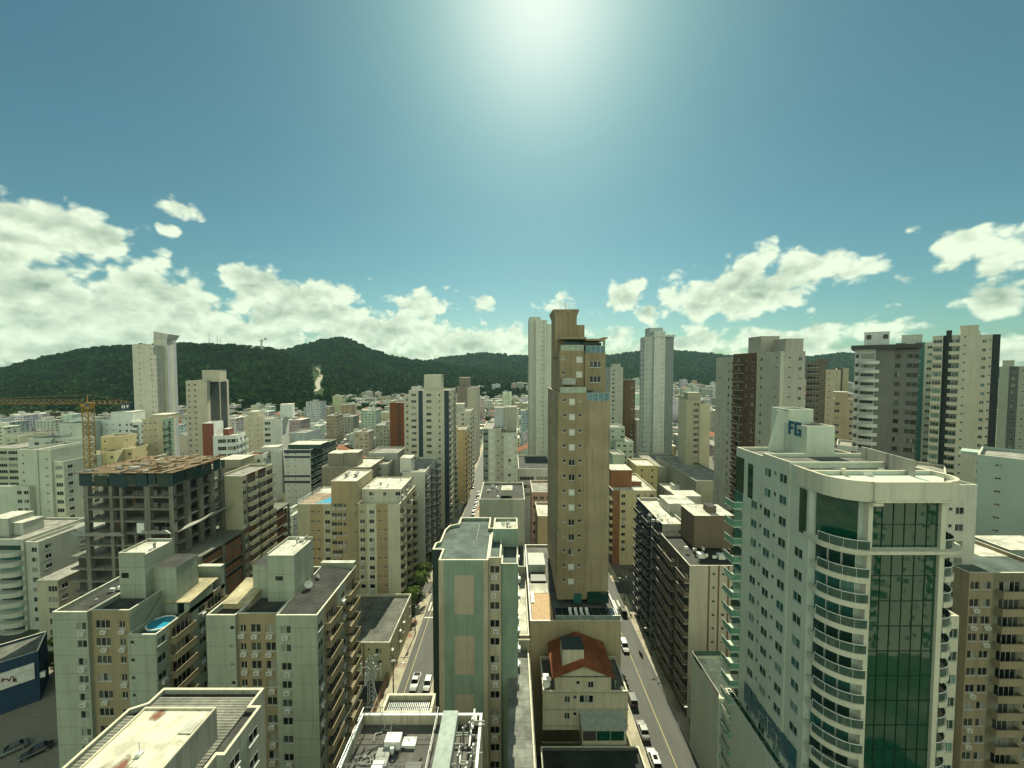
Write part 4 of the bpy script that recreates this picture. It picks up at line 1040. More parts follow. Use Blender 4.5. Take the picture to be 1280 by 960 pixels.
# street wall in three bays with a shallow step between them
levels = [zpen - 2.95 * (k + 1) for k in range(17)]
lv2 = [zt - 3.9 - 2.95 * k for k in range(19)]
B.vol(37.0, 52, yN, 50.9, 0, zt - .02, L=('W', 'A'), par=.5, fl=[z for z in lv2 if z < zpen - 2], roof=RMID, cap=CREAMP)
B.vol(36.8, 52, 50.91, 56.4, 0, zt + .25, L=('.W.S.W.', 'AAAAAAA', [.2, 1.6, .2, .9, .2, 1.6, .3][::-1]), par=.5, fl=lv2, roof=RMID, cap=CREAMP)
B.vol(37.05, 52, 56.41, 63.5, 0, zt - .3, L=('.S.W..', 'AAAAAA', [.2, .9, .4, 1.7, 1, 3.2]), par=.5, fl=[z for z in lv2 if z < zpen + .5], roof=RMID, cap=CREAMP)
# tall green glass strips of the penthouse levels (street side)
for (y0, y1, z0, z1) in ((48.0, 49.2, zpen - .2, zt - 2.6), (59.0, 60.2, zpen + .6, zt - 2.2), (61.3, 63.4, zpen + .6, zt - 1.8)):
    b = MB(); b.box(-.06, -.01, y0 - 43, y1 - 43, z0, z1, 0); n = 3
    for k in range(n + 1): z = z0 + (z1 - z0) * k / n; b.box(-.075, -.062, y0 - 43, y1 - 43, z - .03, z + .03, 1)
    o = b.build('glass_strip', [CURT, DARKF], B.root); o.location.x = .05 if y0 > 56 else 0
# corner core behind the balconies, front wall
xa, xb, xc = 40.3, 48.7, 51.4
poly = [(0, yN - 43 - .01), (3.1, 1.0), (3.4, .45), (11.9, .45), (15, 3.2), (15, yN - 43 - .01)]
b = MB(); b.prism(poly, 0, zt - .5, 0); b.build('wall', [RW], B.root)
# rounded parapet crown
def arc(cx, cy, r, a0, a1, n=10): return [(cx + r * cos(a0 + (a1 - a0) * k / n), cy + r * sin(a0 + (a1 - a0) * k / n)) for k in range(n + 1)]
crown = [(-.12, yN - 43 + 2)] + arc(3.4, 3.4, 3.5, pi, 1.5 * pi) + [(3.41, -.35), (12.0, -.35), (12.01, -.1)] + arc(12.0, 3.2, 3.2, -pi / 2, 0) + [(15.2, yN - 43 + 2)]
b = MB()
for a, c in zip(crown, crown[1:]):
    b.quad((*a, zt - 2.3), (*c, zt - 2.3), (*c, zt), (*a, zt))
cm_ = Vector((7.5, 6))
inn = [tuple(Vector(p) + (cm_ - Vector(p)).normalized() * .35) for p in crown]
for (a, c, ia, ic) in zip(crown, crown[1:], inn, inn[1:]):
    b.quad((*a, zt), (*c, zt), (*ic, zt), (*ia, zt), 1); b.quad((*ia, zt), (*ic, zt), (*ic, zt - 1.2), (*ia, zt - 1.2), 0)
    b.quad((*a, zt - 2.3), (*c, zt - 2.3), (*ic, zt - 2.3), (*ia, zt - 2.3), 0)
b.build('crown_parapet', [RC, CREAMP], B.root)
b = MB(); b.prism([tuple(Vector(p) + (cm_ - Vector(p)).normalized() * .36) for p in crown], zt - 1.3, zt - 1.1, 0); b.build('roof', RMID, B.root)
b = MB(); b.box(3.4, 11.9, -.5, -.36, zt - 2.28, zt - 2.02, 0); b.box(3.0, 4.2, -.6, -.36, zt - 2.62, zt - 2.31, 0); b.build('crown_moulding', CREAMP, B.root)
# curtain wall front: one part per storey with its mullions
def curtain(z0, z1, nx=6):
    b = MB(); x0, x1 = 3.75, 11.4
    for k in range(nx):
        a = x0 + (x1 - x0) * k / nx; c = x0 + (x1 - x0) * (k + 1) / nx
        w_ = R.uniform(-.006, .006); b.quad((a, .40 + w_, z0), (c, .40 - w_, z0), (c, .40 - w_ + R.uniform(-.006, .006), z1), (a, .40 + w_, z1))
        b.box(a - .025, a + .025, .34, .38, z0, z1, 1)
    b.box(x0, x1, .335, .379, z1 - .03, z1 + .03, 1)
    b.build('curtain_wall', [CURT, plain("green_mullion", (.01, .03, .02), .3)], B.root)
curtain(zpen + .35, zpen + 3.0); curtain(zpen + 3.0, zt - 2.33)
for z in levels: curtain(z, z + 2.95 - (.4 if z == levels[0] else 0))
# corner columns
for (x0, x1) in ((3.2, 3.72), (11.43, 12.0)):
    b = MB(); b.box(x0, x1, .1, .7, 0, zt - 2.32, 0); b.build('column', RC, B.root)
# ledge under the penthouse
led = [(-.25, yN - 43 + .5)] + arc(3.4, 3.3, 3.75, pi, 1.5 * pi) + [(12.0, -.45)] + arc(12.0, 3.0, 3.45, -pi / 2, 0) + [(13, 4), (3, 4)]
b = MB(); b.prism(led, zpen - .12, zpen + .25, 0); b.build('ledge', RC, B.root)
# rounded balconies each floor, both front corners
def cornerbalc(z, right, big=False):
    if not right: pts = arc(3.3, 3.5, 3.75, pi * 1.06, 1.5 * pi, 12); inner = [(3.45, .5), (3.0, 1.2), (0.02, 4.3)]
    else: pts = arc(12.1, 2.8, 2.75, -pi / 2, -.12, 10); inner = [(14.9, 3.3), (12.05, .6)]
    b = MB(); b.prism(pts + inner, z - .62, z, 0); o = b.build('balcony', RC, B.root)
    r = MB()
    pin = [tuple(Vector(p) + (Vector((3.4, 3.4) if not right else (12, 2.8)) - Vector(p)).normalized() * .12) for p in pts]
    for a, c in zip(pin, pin[1:]):
        r.quad((*a, z + .03), (*c, z + .03), (*c, z + 1.0), (*a, z + 1.0), 1); r.tube((*a, z + 1.03), (*c, z + 1.03), .045, 0, 5)
        (r.tube((*a, z), (*a, z + 1.0), .02, 0, 4) if pin.index(a) % 3 == 0 else None)
    r.build('railing', [WHITEP, RAILG], o)
    g = MB()
    if not right:
        A, C = Vector((.35, 3.95)), Vector((2.95, 1.12)); d = (C - A)
        for k in range(3):
            a = A + d * (k / 3 + .02); c = A + d * ((k + 1) / 3 - .02); off = Vector((-.06, -.06))
            g.quad((*(a + off), z + .05), (*(c + off), z + .05), (*(c + off), z + 2.2), (*(a + off), z + 2.2), 1)
            g.tube((*(c + off), z), (*(c + off), z + 2.2), .05, 0, 4)
    else:
        A, C = Vector((12.2, .7)), Vector((14.6, 2.85)); d = C - A
        for k in range(2):
            a = A + d * (k / 2 + .02); c = A + d * ((k + 1) / 2 - .02); off = Vector((.06, -.06))
            g.quad((*(a + off), z + .05), (*(c + off), z + .05), (*(c + off), z + 2.2), (*(a + off), z + 2.2), 1); g.tube((*(c + off), z), (*(c + off), z + 2.2), .05, 0, 4)
    g.build('balcony_door', [WHITEP, GLASSG], o)
for z in levels[:16]: cornerbalc(z, False); cornerbalc(z, True)
cornerbalc(zpen + .26, False); cornerbalc(zpen + .26, True)
# tall glass of the penthouse corner
g = MB(); A, C = Vector((.35, 3.95)), Vector((2.95, 1.12))
for k in range(2):
    a = A + (C - A) * (k / 2); c = A + (C - A) * ((k + 1) / 2) ; off = Vector((-.10, -.10))
    g.quad((*(a + off), zpen + .5), (*(c + off), zpen + .5), (*(c + off), zt - 2.4), (*(a + off), zt - 2.4))
g.build('penthouse_glass', [CURT], B.root)
# far corner glass balconies
for z in lv2[2:]:
    if z > zpen - .5: continue
    b = MB(); b.box(-1.5, -.02, 18.2, 20.9, z - .16, z, 0); o = b.build('balcony', RW, B.root)
    r = MB(); r.box(-1.46, -1.43, 18.24, 20.86, z + .02, z + 1.0, 1); r.box(-1.42, -.05, 18.24, 18.27, z + .02, z + 1.0, 1); r.tube((-1.45, 18.2, z + 1.03), (-1.45, 20.9, z + 1.03), .035, 0, 5); r.tube((-1.45, 18.24, z + 1.03), (0, 18.24, z + 1.03), .035, 0, 5)
    r.build('railing', [WHITEP, plain("bright_green_railing_glass", (.16, .34, .24), .05, 0, .8)], o)
    g = MB(); g.box(-.03, -.012, 18.4, 20.6, z + .05, z + 2.2, 0); g.build('balcony_door', [GLASSG], o)
# rear right wing
zw = AZ(770, 47)
B.vol(52.02, 55.6, 47, 58, 0, zw, F=('..W', 'BBB'), top=.9, par=.6, roof=RPALE, cap=CREAMP)
# roof structures with the company sign
B.vol(43.2, 47.3, 56.5, 61.0, zt - 1, AZ(532, 57), F=('.',), par=.3, roof=RCONC)
B.vol(43.6, 47.6, 61.02, 65, zt - 1.5, AZ(511, 62), F=('.',), par=.3, roof=RCONC)
b = MB(); z_ = AZ(511, 62); b.v = [(6.6, 22, zt - 1.2), (4.6, 20, zt - 1.2), (6.6, 18.1, zt - 1.2), (6.6, 22, z_ - .4), (6.4, 20, z_ - .4), (6.6, 18.1, z_ - .4)]; b.f = [(0, 1, 4, 3), (1, 2, 5, 4), (3, 4, 5)]; b.m = [0, 0, 0]; b.build('sloped_wall', RW, B.root)
def letters():
    s = empty('company_sign', (43.06, 58.9, AZ(546, 57.5)), "blue company sign of the letters F and G on the white rooftop box", "sign")
    s.rotation_euler.z = -pi / 2; lm = plain("blue_letter_paint", (.015, .10, .17), .4); h = 2.1
    F = MB(); F.box(0, .34, 0, .12, 0, h, 0); F.box(.341, 1.1, 0, .12, h - .42, h, 0); F.box(.341, .9, 0, .12, h * .42, h * .42 + .38, 0); F.build('letter', lm, s, (-1.25, 0, 0))
    G = MB()
    for (x0, x1, z0, z1) in ((0, .34, 0, h), (.341, 1.3, h - .4, h), (.341, 1.3, 0, .4), (.96, 1.3, .401, h * .5), (.62, .959, h * .5 - .32, h * .5)): G.box(x0, x1, 0, .12, z0, z1, 0)
    G.build('letter', lm, s, (.05, 0, 0))
letters()
b = MB(); b.quad((2.0, 12.0, zt - .8), (4.0, 7.5, zt - .6), (6.5, 8.2, zt - .6), (5.0, 12.0, zt - .8)); b.build('skylight', plain("dark_skylight", (.015, .02, .02), .1), B.root)
w0, w1 = at(1076, 575, 55), at(1142, 590, 46.5)
b = MB(); d_ = Vector((w1.x - w0.x, w1.y - w0.y)).normalized(); nrm = Vector((-d_.y, d_.x)) * .2
pl4 = [(w0.x - 37, w0.y - 43), (w1.x - 37, w1.y - 43), (w1.x - 37 + nrm.x, w1.y - 43 + nrm.y), (w0.x - 37 + nrm.x, w0.y - 43 + nrm.y)]
b.prism(pl4, zt - 1.1, zt + 1.5, 0); b.build('screen_wall', wall((.44, .42, .36), .7), B.root)
clutter(B, 39, 50, 47, 55, zt - 1.1, 9)
b = MB(); b.tube((0, 0, 0), (0, 0, 1.4), .25, 0, 8); b.build('vent_pipe', CREAMP, B.root, (3.9, 4.4, zt - 1.1))
# large ground floor glazing on the street side
for k in range(6):
    b = MB(); y0 = 5.2 + k * 1.9; b.box(-.24, -.21, y0, y0 + 1.7, 22.3, 25.4, 0); b.build('window', RAILB, B.root)
B.finish()
B = Bld('podium', "low white podium with a glass edged terrace at the foot of the white green tower", 'podium', 36.2, 52, [RW], lod=0)
B.vol(35.3, 41, 64, 74, 0, 18.6, F=('.',), L=('.',), par=.5, top=2, roof=RPALE)
B.vol(35.9, 36.9, 44, 63.4, 0, 21.0, F=('.',), L=('..',), par=.2, top=2, roof=RCONC)
b = MB(); b.box(35.32 - 36.2, 35.37 - 36.2, 12.1, 21.9, 18.62, 19.5, 1); b.box(35.35 - 36.2, 40.9 - 36.2, 21.85, 21.9, 18.62, 19.5, 1); b.tube((-.86, 12.1, 19.53), (-.86, 21.9, 19.53), .04, 0, 5); b.build('railing', [WHITEP, RAILG], B.root)
b = MB(); b.box(-.1, .55, -7, 10.8, 21.05, 21.1, 1)
for k in range(7): b.box(-.15, .6, -7 + k * 2.9, -6.9 + k * 2.9, 21.0, 21.16, 0)
b.build('glass_canopy', [STEEL, CURT], B.root)
B.finish()
# ------------------------------------------------------------------ tan block with roof pool
B = Bld('apartment_block', "tan and cream apartment block with a bright blue rooftop pool and a square tank house", 'apartment block', AX(372, 640, 117), 117,
        [wall((.45, .40, .27), .35), wall((.38, .29, .17), .3), wall((.34, .28, .175), .3), wall((.56, .53, .42), .3)], fh=2.9, ac=.6, bstyle='round')
xA, xB, xC, xD = AX(372, 640, 117), AX(415, 640, 117), AX(447, 640, 117), AX(500, 640, 117)
zt = AZ(630, 117); z2 = AZ(615, 118)
B.vol(xA, xB, 117, 134, 0, zt, F=('..XX.W', 'AABBBA', [.6, 1.5, 1, 1, .3, 1.6]), top=1.4, par=.35, roof=RPALE)
B.vol(xB + .01, xC, 116.7, 130, 0, AZ(601, 117), F=('WWN..S', 'BBBCCC', [1.3, 1.3, 1.2, .6, 1, .8]), top=6.2, par=.3, roof=RPALE)
B.vol(xC + .01, xD, 117, 136, 0, zt, F=('WWXX..', 'ADBBDD', [1.6, 1.6, 1, 1, .5, 1.6]), Rr=('BNBNB', 'AAAAA'), top=1.2, par=1.2, roof=RPALE)
B.vol(xC + .4, xD - .3, 119.5, 133, zt - 1, AZ(612, 119) , F=('.W.N.W', 'DDDDDD'), Rr=('W.W.W', 'DDDDD'), top=.2, par=.3, roof=RPALE, nfl=1)
pl = MB(); x0 = AX(392, 620, 119) - B.ox; pl.prism([(x0 + 1.0, 1.2), (xB - B.ox - .3, 1.0), (xB - B.ox - .3, 7.0), (x0 + 3.4, 7.0)], zt - .5, zt - .12, 0); pl.build('pool', plain('bright_pool_water', (.05, .36, .60), .04, 0, .5), B.root)
dk = MB(); dk.box(.3, xB - B.ox - .3, .3, 11, zt - .34, zt - .2, 0); dk.build('deck', roofmat((.34, .25, .18)), B.root)
for (a, c) in ((0, .35),):
    r = MB()
    for z in (.45, .95): r.tube((.1, .1, zt + z), (xB - B.ox, .1, zt + z), .05, 0, 5); r.tube((.1, .1, zt + z), (.1, 14, zt + z), .05, 0, 5); r.tube((.1, 14, zt + z), (xB - B.ox, 14, zt + z), .05, 0, 5)
    for k in range(8): r.tube((.1, 2 * k, zt), (.1, 2 * k, zt + .95), .04, 0, 4); r.tube((.1 + k * 1.4, .1, zt), (.1 + k * 1.4, .1, zt + .95), .04, 0, 4)
    r.build('railing', WHITEP, B.root)
for k in range(2):
    b = MB(); b.tube((0, 0, 0), (0, 2.2, .3), .5, 0, 10); b.build('water_tank', GREYP, B.root, (xB - B.ox + 2.3 + 3 * k, 5, AZ(601, 117) + .4))
clutter(B, xC + 1, xD - 1, 121, 131, AZ(612, 119), 5)
B.finish()

# ------------------------------------------------------------------ concrete frame under construction
DCON = wall((.20, .20, .165), .8, name='raw_concrete')
def construction():
    x0, x1, y0, y1, zt = -106.5, -84.0, 95, 112, 46.2
    t = empty('unfinished_building', (x0, y0, 0), "bare concrete frame under construction with a cluttered formwork deck and white safety canopies", "construction site")
    w, d = x1 - x0, y1 - y0; fh = 3.05; nf = int(zt / fh)
    for k in range(1, nf + 1):
        b = MB(); z = zt - (nf - k) * fh; b.box(0, w, 0, d, z - .42, z, 0); b.build('floor_slab', DCON, t)
    zs0 = zt - (nf - 1) * fh
    for x, cw_ in ((.3, 1.1), (6.6, .8), (9.2, .7), (15.2, 1.5), (21.4, 1.1)):
        b = MB(); b.box(x, x + cw_, -.06, .9, 0, zt - .43, 0); b.build('column', DCON, t)
    for y in (4.0, 8.2, 12.2, 16.0):
        b = MB(); b.box(w - .9, w + .06, y, y + 1.1, 0, zt - .43, 0); b.build('column', DCON, t)
    for k in range(nf):
        z = zt - (nf - k) * fh
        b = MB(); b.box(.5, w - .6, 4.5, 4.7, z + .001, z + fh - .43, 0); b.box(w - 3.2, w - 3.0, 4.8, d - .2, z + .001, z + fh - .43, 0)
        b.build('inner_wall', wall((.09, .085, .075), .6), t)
        if k > nf - 6:
            for q, (xx, ww) in enumerate(((1.1, 2.0), (4.4, 3.5), (9.3, 1.6), (12.2, 3.8), (17.3, .9), (19.3, 2.1))):
                if R.random() < .55:
                    b = MB(); b.tube((xx, .3, z + 1.1), (xx + ww, .3, z + 1.1), .04, 0, 4); b.tube((xx, .3, z + .6), (xx + ww, .3, z + .6), .04, 0, 4)
                    for s_ in range(5): b.tube((xx + ww * s_ / 4, .3, z), (xx + ww * s_ / 4, .3, z + 1.5), .03, 0, 4)
                    b.build('guard_rail', GREYP, t)
                if R.random() < .4: b = MB(); b.box(xx + .2, xx + ww * .6, 3.0, 3.2, z + .01, z + R.uniform(1.2, 2.5), 0); b.build('infill_wall', wall((.22, .13, .08), .5), t)
    b = MB(); b.box(13.2, 15.0, -.08, .3, zt - fh * 4.0, zt - fh * 3.2, 0); b.build('opening_frame', WHITEP, t)
    # props and formwork storey
    b = MB()
    for k in range(70):
        x = R.uniform(.2, w - .2); y = R.uniform(0, d); b.tube((x, y, zt), (x, y, zt + 2.8), .05, 0, 4)
    tag(b.build('props', STEEL, t), kind='stuff')
    net = plain("blue_green_site_net", (.018, .045, .05), .8)
    k = 0; x = -.3
    while x < w:
        ww = R.uniform(1.6, 3.4); b = MB(); b.box(x, min(x + ww, w + .4), -.35, -.30, zt - .3 + R.uniform(-.4, .4), zt + R.uniform(2.2, 3.0), 0); b.build('site_net', plain("green_site_net", (.03, .05, .036), .8) if k % 3 == 1 else net, t); x += ww + R.uniform(.05, .5); k += 1
    y = 0
    while y < d:
        ww = R.uniform(1.6, 3.4); b = MB(); b.box(w + .30, w + .35, y, min(y + ww, d), zt - .3 + R.uniform(-.4, .4), zt + R.uniform(2.2, 3.0), 0); b.build('site_net', net if k % 2 else plain("green_site_net", (.03, .05, .036), .8), t); y += ww + R.uniform(.05, .9); k += 1
    ply = [roofmat((.20, .135, .075)), roofmat((.40, .33, .21)), roofmat((.16, .11, .06))]
    b = MB(); b.box(-.9, w + .9, -.9, d + .6, zt + 3.0, zt + 3.12, 0); b.build('deck', ply[0], t)
    for k in range(75):
        b = MB(); l, q = R.uniform(.6, 3.6), R.uniform(.1, .9); b.box(-l / 2, l / 2, -q / 2, q / 2, 0, R.uniform(.06, .5), 0)
        o = b.build('timber_stack', [ply[1], ply[2], STEEL, RPALE][R.choice((0, 0, 1, 1, 2, 3))], t, (R.uniform(.4, w - .4), R.uniform(0, d), zt + 3.13)); o.rotation_euler = (0, 0, R.choice((0, .1, 1.5, 1.6, .7)))
    for k in range(60):
        b = MB(); x, y = R.uniform(0, w), R.uniform(0, d)
        for q in range(3): b.tube((x + .18 * q, y, zt + 3.1), (x + .18 * q + R.uniform(-.1, .1), y, zt + R.uniform(3.7, 4.7)), .025, 0, 4)
        b.build('rebar', ply[2], t)
    # safety canopies: sagging white cloth on brackets
    can = plain("white_canopy_cloth", (.8, .8, .74), .8)
    g_ = NT(can.node_tree); tr = g_.n('ShaderNodeBsdfTranslucent'); tr.inputs[0].default_value = (.75, .75, .68, 1); mx = g_.n('ShaderNodeMixShader'); mx.inputs[0].default_value = .55
    pb = can.node_tree.nodes['Principled BSDF']; g_.l(pb.outputs[0], mx.inputs[1]); g_.l(tr.outputs[0], mx.inputs[2]); g_.l(mx.outputs[0], can.node_tree.nodes['Material Output'].inputs[0])
    def canopy(pts, out, z):
        b = MB(); n = 14; P = []
        for k in range(n + 1):
            s = k / n; p = Vector(pts[0]).lerp(Vector(pts[1]), s); sag = .5 * sin(s * pi * 5) * .3
            P.append((Vector((p.x, p.y, z - .2)), Vector((p.x + out[0], p.y + out[1], z + 1.7 + sag))))
        for (a, c), (e, f) in zip(P, P[1:]):
            m_ = lambda u, v: (u + v) / 2 - Vector((0, 0, .35))
            b.quad(a, e, m_(e, f), m_(a, c)); b.quad(m_(a, c), m_(e, f), f, c)
        smooth(b.build('safety_canopy', can, t))
    canopy((( -.6, -.1), (11.5, -.1)), (0, -2.4), zt - 4.2 * fh)
    canopy(((w, .0), (w, d)), (2.6, 0), zt - 4.0 * fh)
    canopy(((0, -.1), (0, d)), (-2.6, 0), zt - 4.0 * fh)
    canopy(((w, .0), (w - 6.5, -.1)), (.6, -2.6), zt - 4.0 * fh)
    # wider podium with brick infill
    zp_ = 27.5
    for k in range(9):
        b = MB(); z = zp_ - k * 3.1; b.box(-5, w + 5.5, 1, 40, z - .4, z, 0); b.build('podium_slab', DCON, t)
        if k:
            for q in range(5):
                b = MB(); b.box(w + 5.0, w + 5.3, 1.6 + q * 7.7, 8.0 + q * 7.7, z + .001, z + (1.7 if (q + k) % 3 else 2.69), 0); b.build('brick_infill', wall((.26, .13, .07), .4), t)
    for q in range(6):
        b = MB(); b.box(w + 5.0, w + 5.56, .95 + q * 7.7, 1.55 + q * 7.7, 0, zp_ - .41, 0); b.build('column', DCON, t)
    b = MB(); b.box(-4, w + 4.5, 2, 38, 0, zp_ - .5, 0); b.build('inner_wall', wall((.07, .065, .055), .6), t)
    ALLB.append((x0 - 5, x1 + 5.5, y0, y1 + 25, zt))
construction()
def crane():
    x, y = AX(112, 560, 108), 108.0; z0, z1 = 40.0, AZ(508, 108)
    t = empty('tower_crane', (x, y, z0), "orange yellow lattice tower crane rising behind the concrete frame", "crane")
    ym = plain("crane_yellow", (.34, .20, .035), .5); h = z1 - z0
    b = MB(); s = .8; C = [(s, s), (-s, s), (-s, -s), (s, -s)]
    for c in C: b.tube((*c, 0), (*c, h), .11, 0, 5)
    n = int(h / 1.6)
    for k in range(n):
        for i in range(4):
            a, c = C[i], C[(i + 1) % 4]; za, zb = k * 1.6, (k + 1) * 1.6
            b.tube((*a, za), (*c, zb), .06, 0, 4); b.tube((*c, za), (*a, zb), .06, 0, 4); b.tube((*a, zb), (*c, zb), .06, 0, 4)
    b.build('mast', ym, t)
    b = MB(); b.box(-1.0, 1.0, -1.0, 1.0, h, h + .6, 0); b.build('slewing_ring', ym, t)
    b = MB(); b.box(.9, 2.2, -1.6, -.2, h - .6, h + 1.2, 0); bevel(b.build('cab', ym, t), .08)
    b = MB(); b.box(.95, 2.15, -1.64, -1.61, h, h + 1.05, 0); b.build('cab_window', GLASS, t)
    def lattice(x0, x1, hh, name):
        b = MB(); zz = h + .7; n = max(3, int(abs(x1 - x0) / 1.5))
        for (yy, zo) in ((-.55, 0), (.55, 0), (0, hh)): b.tube((x0, yy, zz + zo), (x1, yy, zz + zo), .045, 0, 4)
        for k in range(n):
            a = x0 + (x1 - x0) * k / n; c = x0 + (x1 - x0) * (k + 1) / n; m_ = (a + c) / 2
            for yy in (-.55, .55): b.tube((a, yy, zz), (m_, 0, zz + hh), .025, 0, 3); b.tube((m_, 0, zz + hh), (c, yy, zz), .025, 0, 3)
        b.build(name, ym, t)
    lattice(-1, -42, 1.15, 'jib'); lattice(1, 11.5, .9, 'counter_jib')
    b = MB(); b.box(9.6, 12.4, -.5, .5, h - 1.1, h + 1.0, 0); b.build('counterweight', plain("dark_blue_panel", (.02, .04, .06), .5), t)
    b = MB(); yy = -.52
    b.tri((11.2, yy, h + .4), (12.1, yy, h + .4), (11.6, yy, h - .5)); b.quad((10.0, yy, h - .5), (10.3, yy, h - .5), (10.3, yy, h + .3), (10.0, yy, h + .3)); b.quad((10.3, yy, h + .05), (10.9, yy, h + .05), (10.9, yy, h + .3), (10.3, yy, h + .3)); b.quad((10.6, yy, h - .5), (10.9, yy, h - .5), (10.9, yy, h + .04), (10.6, yy, h + .04))
    b.build('panel_marking', WHITEP, t)
    b = MB(); b.tube((0, 0, h + .6), (0, 0, h + 3.4), .2, 0, 5, .08); b.tube((0, 0, h + 3.3), (-24, 0, h + 2.2), .035, 0, 3); b.tube((0, 0, h + 3.3), (10, 0, h + 1.7), .035, 0, 3); b.build('apex_ties', ym, t)
    b = MB(); b.tube((-16, 0, h + .5), (-16, 0, h - 6), .03, 0, 3); b.box(-16.3, -15.7, -.2, .2, h - 6.8, h - 6, 0); b.build('hook', STEEL, t)
crane()
# loading skip seen hanging on the frame corner? not built

# ------------------------------------------------------------------ generic tower builder (photo bearings -> street plan)
def tower(label, l, r, t, D, dep, F, S, walls, fh=2.95, extra=(), tank=(), par=.7, top=.8, roof=None, ac=0, bst='solid', rail=None, fascia=None, glass=GLASS,
          name='apartment_block', cat='apartment block', group=None, frame=ALU, lod=1, z0=0, nfl=None, fin=True, lim=100, bdep=1.0, cap=None, far=None, face=False, rot=0):
    x0, x1, z = AX(l, t, D), AX(r, t, D), AZ(t, D)
    phi = atan(((l + r) / 2 - 640) / FPX) if face else 0.0; cf = cos(phi)
    if far is not None: dep = x1 / (far - 640) * FPX - D
    if rot:
        ph = radians(rot); kr = (r - 640) / FPX; kf = ((far or r + 14) - 640) / FPX
        wd = (kr * D - x0) / (cos(ph) - kr * sin(ph)); xr, yr = x0 + wd * cos(ph), D + wd * sin(ph)
        dep = min(24, max(3, (xr - kf * yr) / (sin(ph) + kf * cos(ph)))); cf = wd / (x1 - x0); phi = -ph; face = True
    AXf = (lambda q, tt, DD: x0 + (AX(q, tt, D) - x0) * cf) if face else AX
    x1 = AXf(r, t, D)
    pal = [w if not isinstance(w, tuple) else wall(w, .3) for w in walls]
    B = Bld(name, label, cat, x0, D, pal, group, frame=frame, fh=fh, ac=ac, bstyle=bst, rail=rail, fascia=fascia, glass=glass, lod=lod, bdep=bdep)
    left = (l + r) / 2 < 640
    B.vol(x0, x1, D, D + dep, z0, z, F=F, Rr=S if left else None, L=None if left else S, top=top, par=par, roof=roof, nfl=nfl, cap=cap)
    for (l2, r2, t2, off, dp, F2, S2) in extra:
        D2 = D + off
        B.vol(AXf(l2, t2, D2), AXf(r2, t2, D2), D2, D2 + dp, z0, AZ(t2, D2), F=F2, Rr=S2 if left else None, L=None if left else S2, top=top, par=par, roof=roof, nfl=nfl)
    for (l2, r2, t2, off, dp, mi) in tank:
        D2 = D + off
        B.block(AXf(l2, t2, D2), AXf(r2, t2, D2), D2, D2 + dp, z - par, AZ(t2, D2), pal[mi], 'water_tank_house')
    B.root.rotation_euler.z = -phi; B.phi, B.AXf = phi, AXf
    if fin: B.finish(lim)
    return B
TW = 'apartment_tower'; TC = 'tower'
# right hand side of the centre, near
B = tower("pale grey block with thin brown stripes and a big brown tank block on top", 862, 930, 707, 80, 16, ('..S.S.D', 'ABABABA', [2.6, .25, 1.1, .25, 1.1, .25, 2]), ('BNB.B', 'CCCCC', [3, 1.4, 3, .3, 2.4]),
      [(.42, .38, .31), C_BROWN, (.10, .085, .065)], fin=False, roof=RDARK, lod=0, rail=wall((.13, .105, .08)), cap=RPALE)
B.block(AX(868, 650, 88), AX(916, 650, 88), 88, 95, 33.4, AZ(645, 88), wall((.16, .125, .095), .3), 'water_tank_house', RPALE, .2)
B.block(AX(884, 640, 90), AX(894, 640, 90), 89.5, 92, AZ(645, 88), AZ(634, 89.5), wall((.16, .125, .095)), 'stair_house', RDARK)
for k in range(2): b = MB(); b.box(-.7, .7, -.6, .6, 0, 1.0, 0); b.build('roof_unit', WHITEP, B.root, (4.0 + 4.2 * k, 3.5 + k * -.5, 33.5))
clutter(B, 38, 46, 82, 87, 33.6, 5); B.finish()
B = tower("dark navy fronted block with a cluttered pale roof beside the right street", 828, 858, 655, 97, 20, ('.N', 'AA'), ('BN.BNB', 'BBCBBB', [3, 1, .4, 3, 1, 3]), [(.40, .40, .34), C_NAVY, (.5, .48, .42)], fin=False, roof=RPALE, rail=wall((.05, .06, .075)))
B.block(AX(836, 640, 106), AX(868, 640, 106), 106, 113, AZ(655, 97) - .7, AZ(630, 106), wall((.50, .50, .42), .5), 'stair_house', RPALE)
B.block(AX(833, 615, 124), AX(862, 615, 124), 116.5, 122, AZ(655, 97) - 6, AZ(616, 120), wall((.55, .55, .48), .7), 'water_tank_house', RPALE)
clutter(B, 36.5, 43, 99, 105, AZ(655, 97) - .7, 8); B.finish()
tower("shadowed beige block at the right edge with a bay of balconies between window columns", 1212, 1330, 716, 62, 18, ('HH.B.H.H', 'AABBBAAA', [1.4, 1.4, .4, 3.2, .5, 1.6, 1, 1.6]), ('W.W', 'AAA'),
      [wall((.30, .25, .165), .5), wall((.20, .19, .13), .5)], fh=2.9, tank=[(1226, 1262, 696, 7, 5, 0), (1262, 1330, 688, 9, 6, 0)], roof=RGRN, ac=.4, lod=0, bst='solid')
tower("smooth pale mint block with a single column of small windows by the right edge", 1222, 1340, 568, 88, 16, ('.X....', 'AAAAAA', [3.2, 1.3, 3, 3, 3, 3]), ('.',), [wall((.38, .46, .39), .15), C_OFF], tank=[(1194, 1222, 566, 8, 6, 0)], roof=RCONC, face=True)
tower("white block with a rounded parapet just behind the white green tower", 1150, 1222, 606, 66, 12, ('WSWSW.', 'AAAAAA', [1, 1, 1, 1, 1, 1.3]), ('.',), [(.54, .53, .45)], top=3.2)
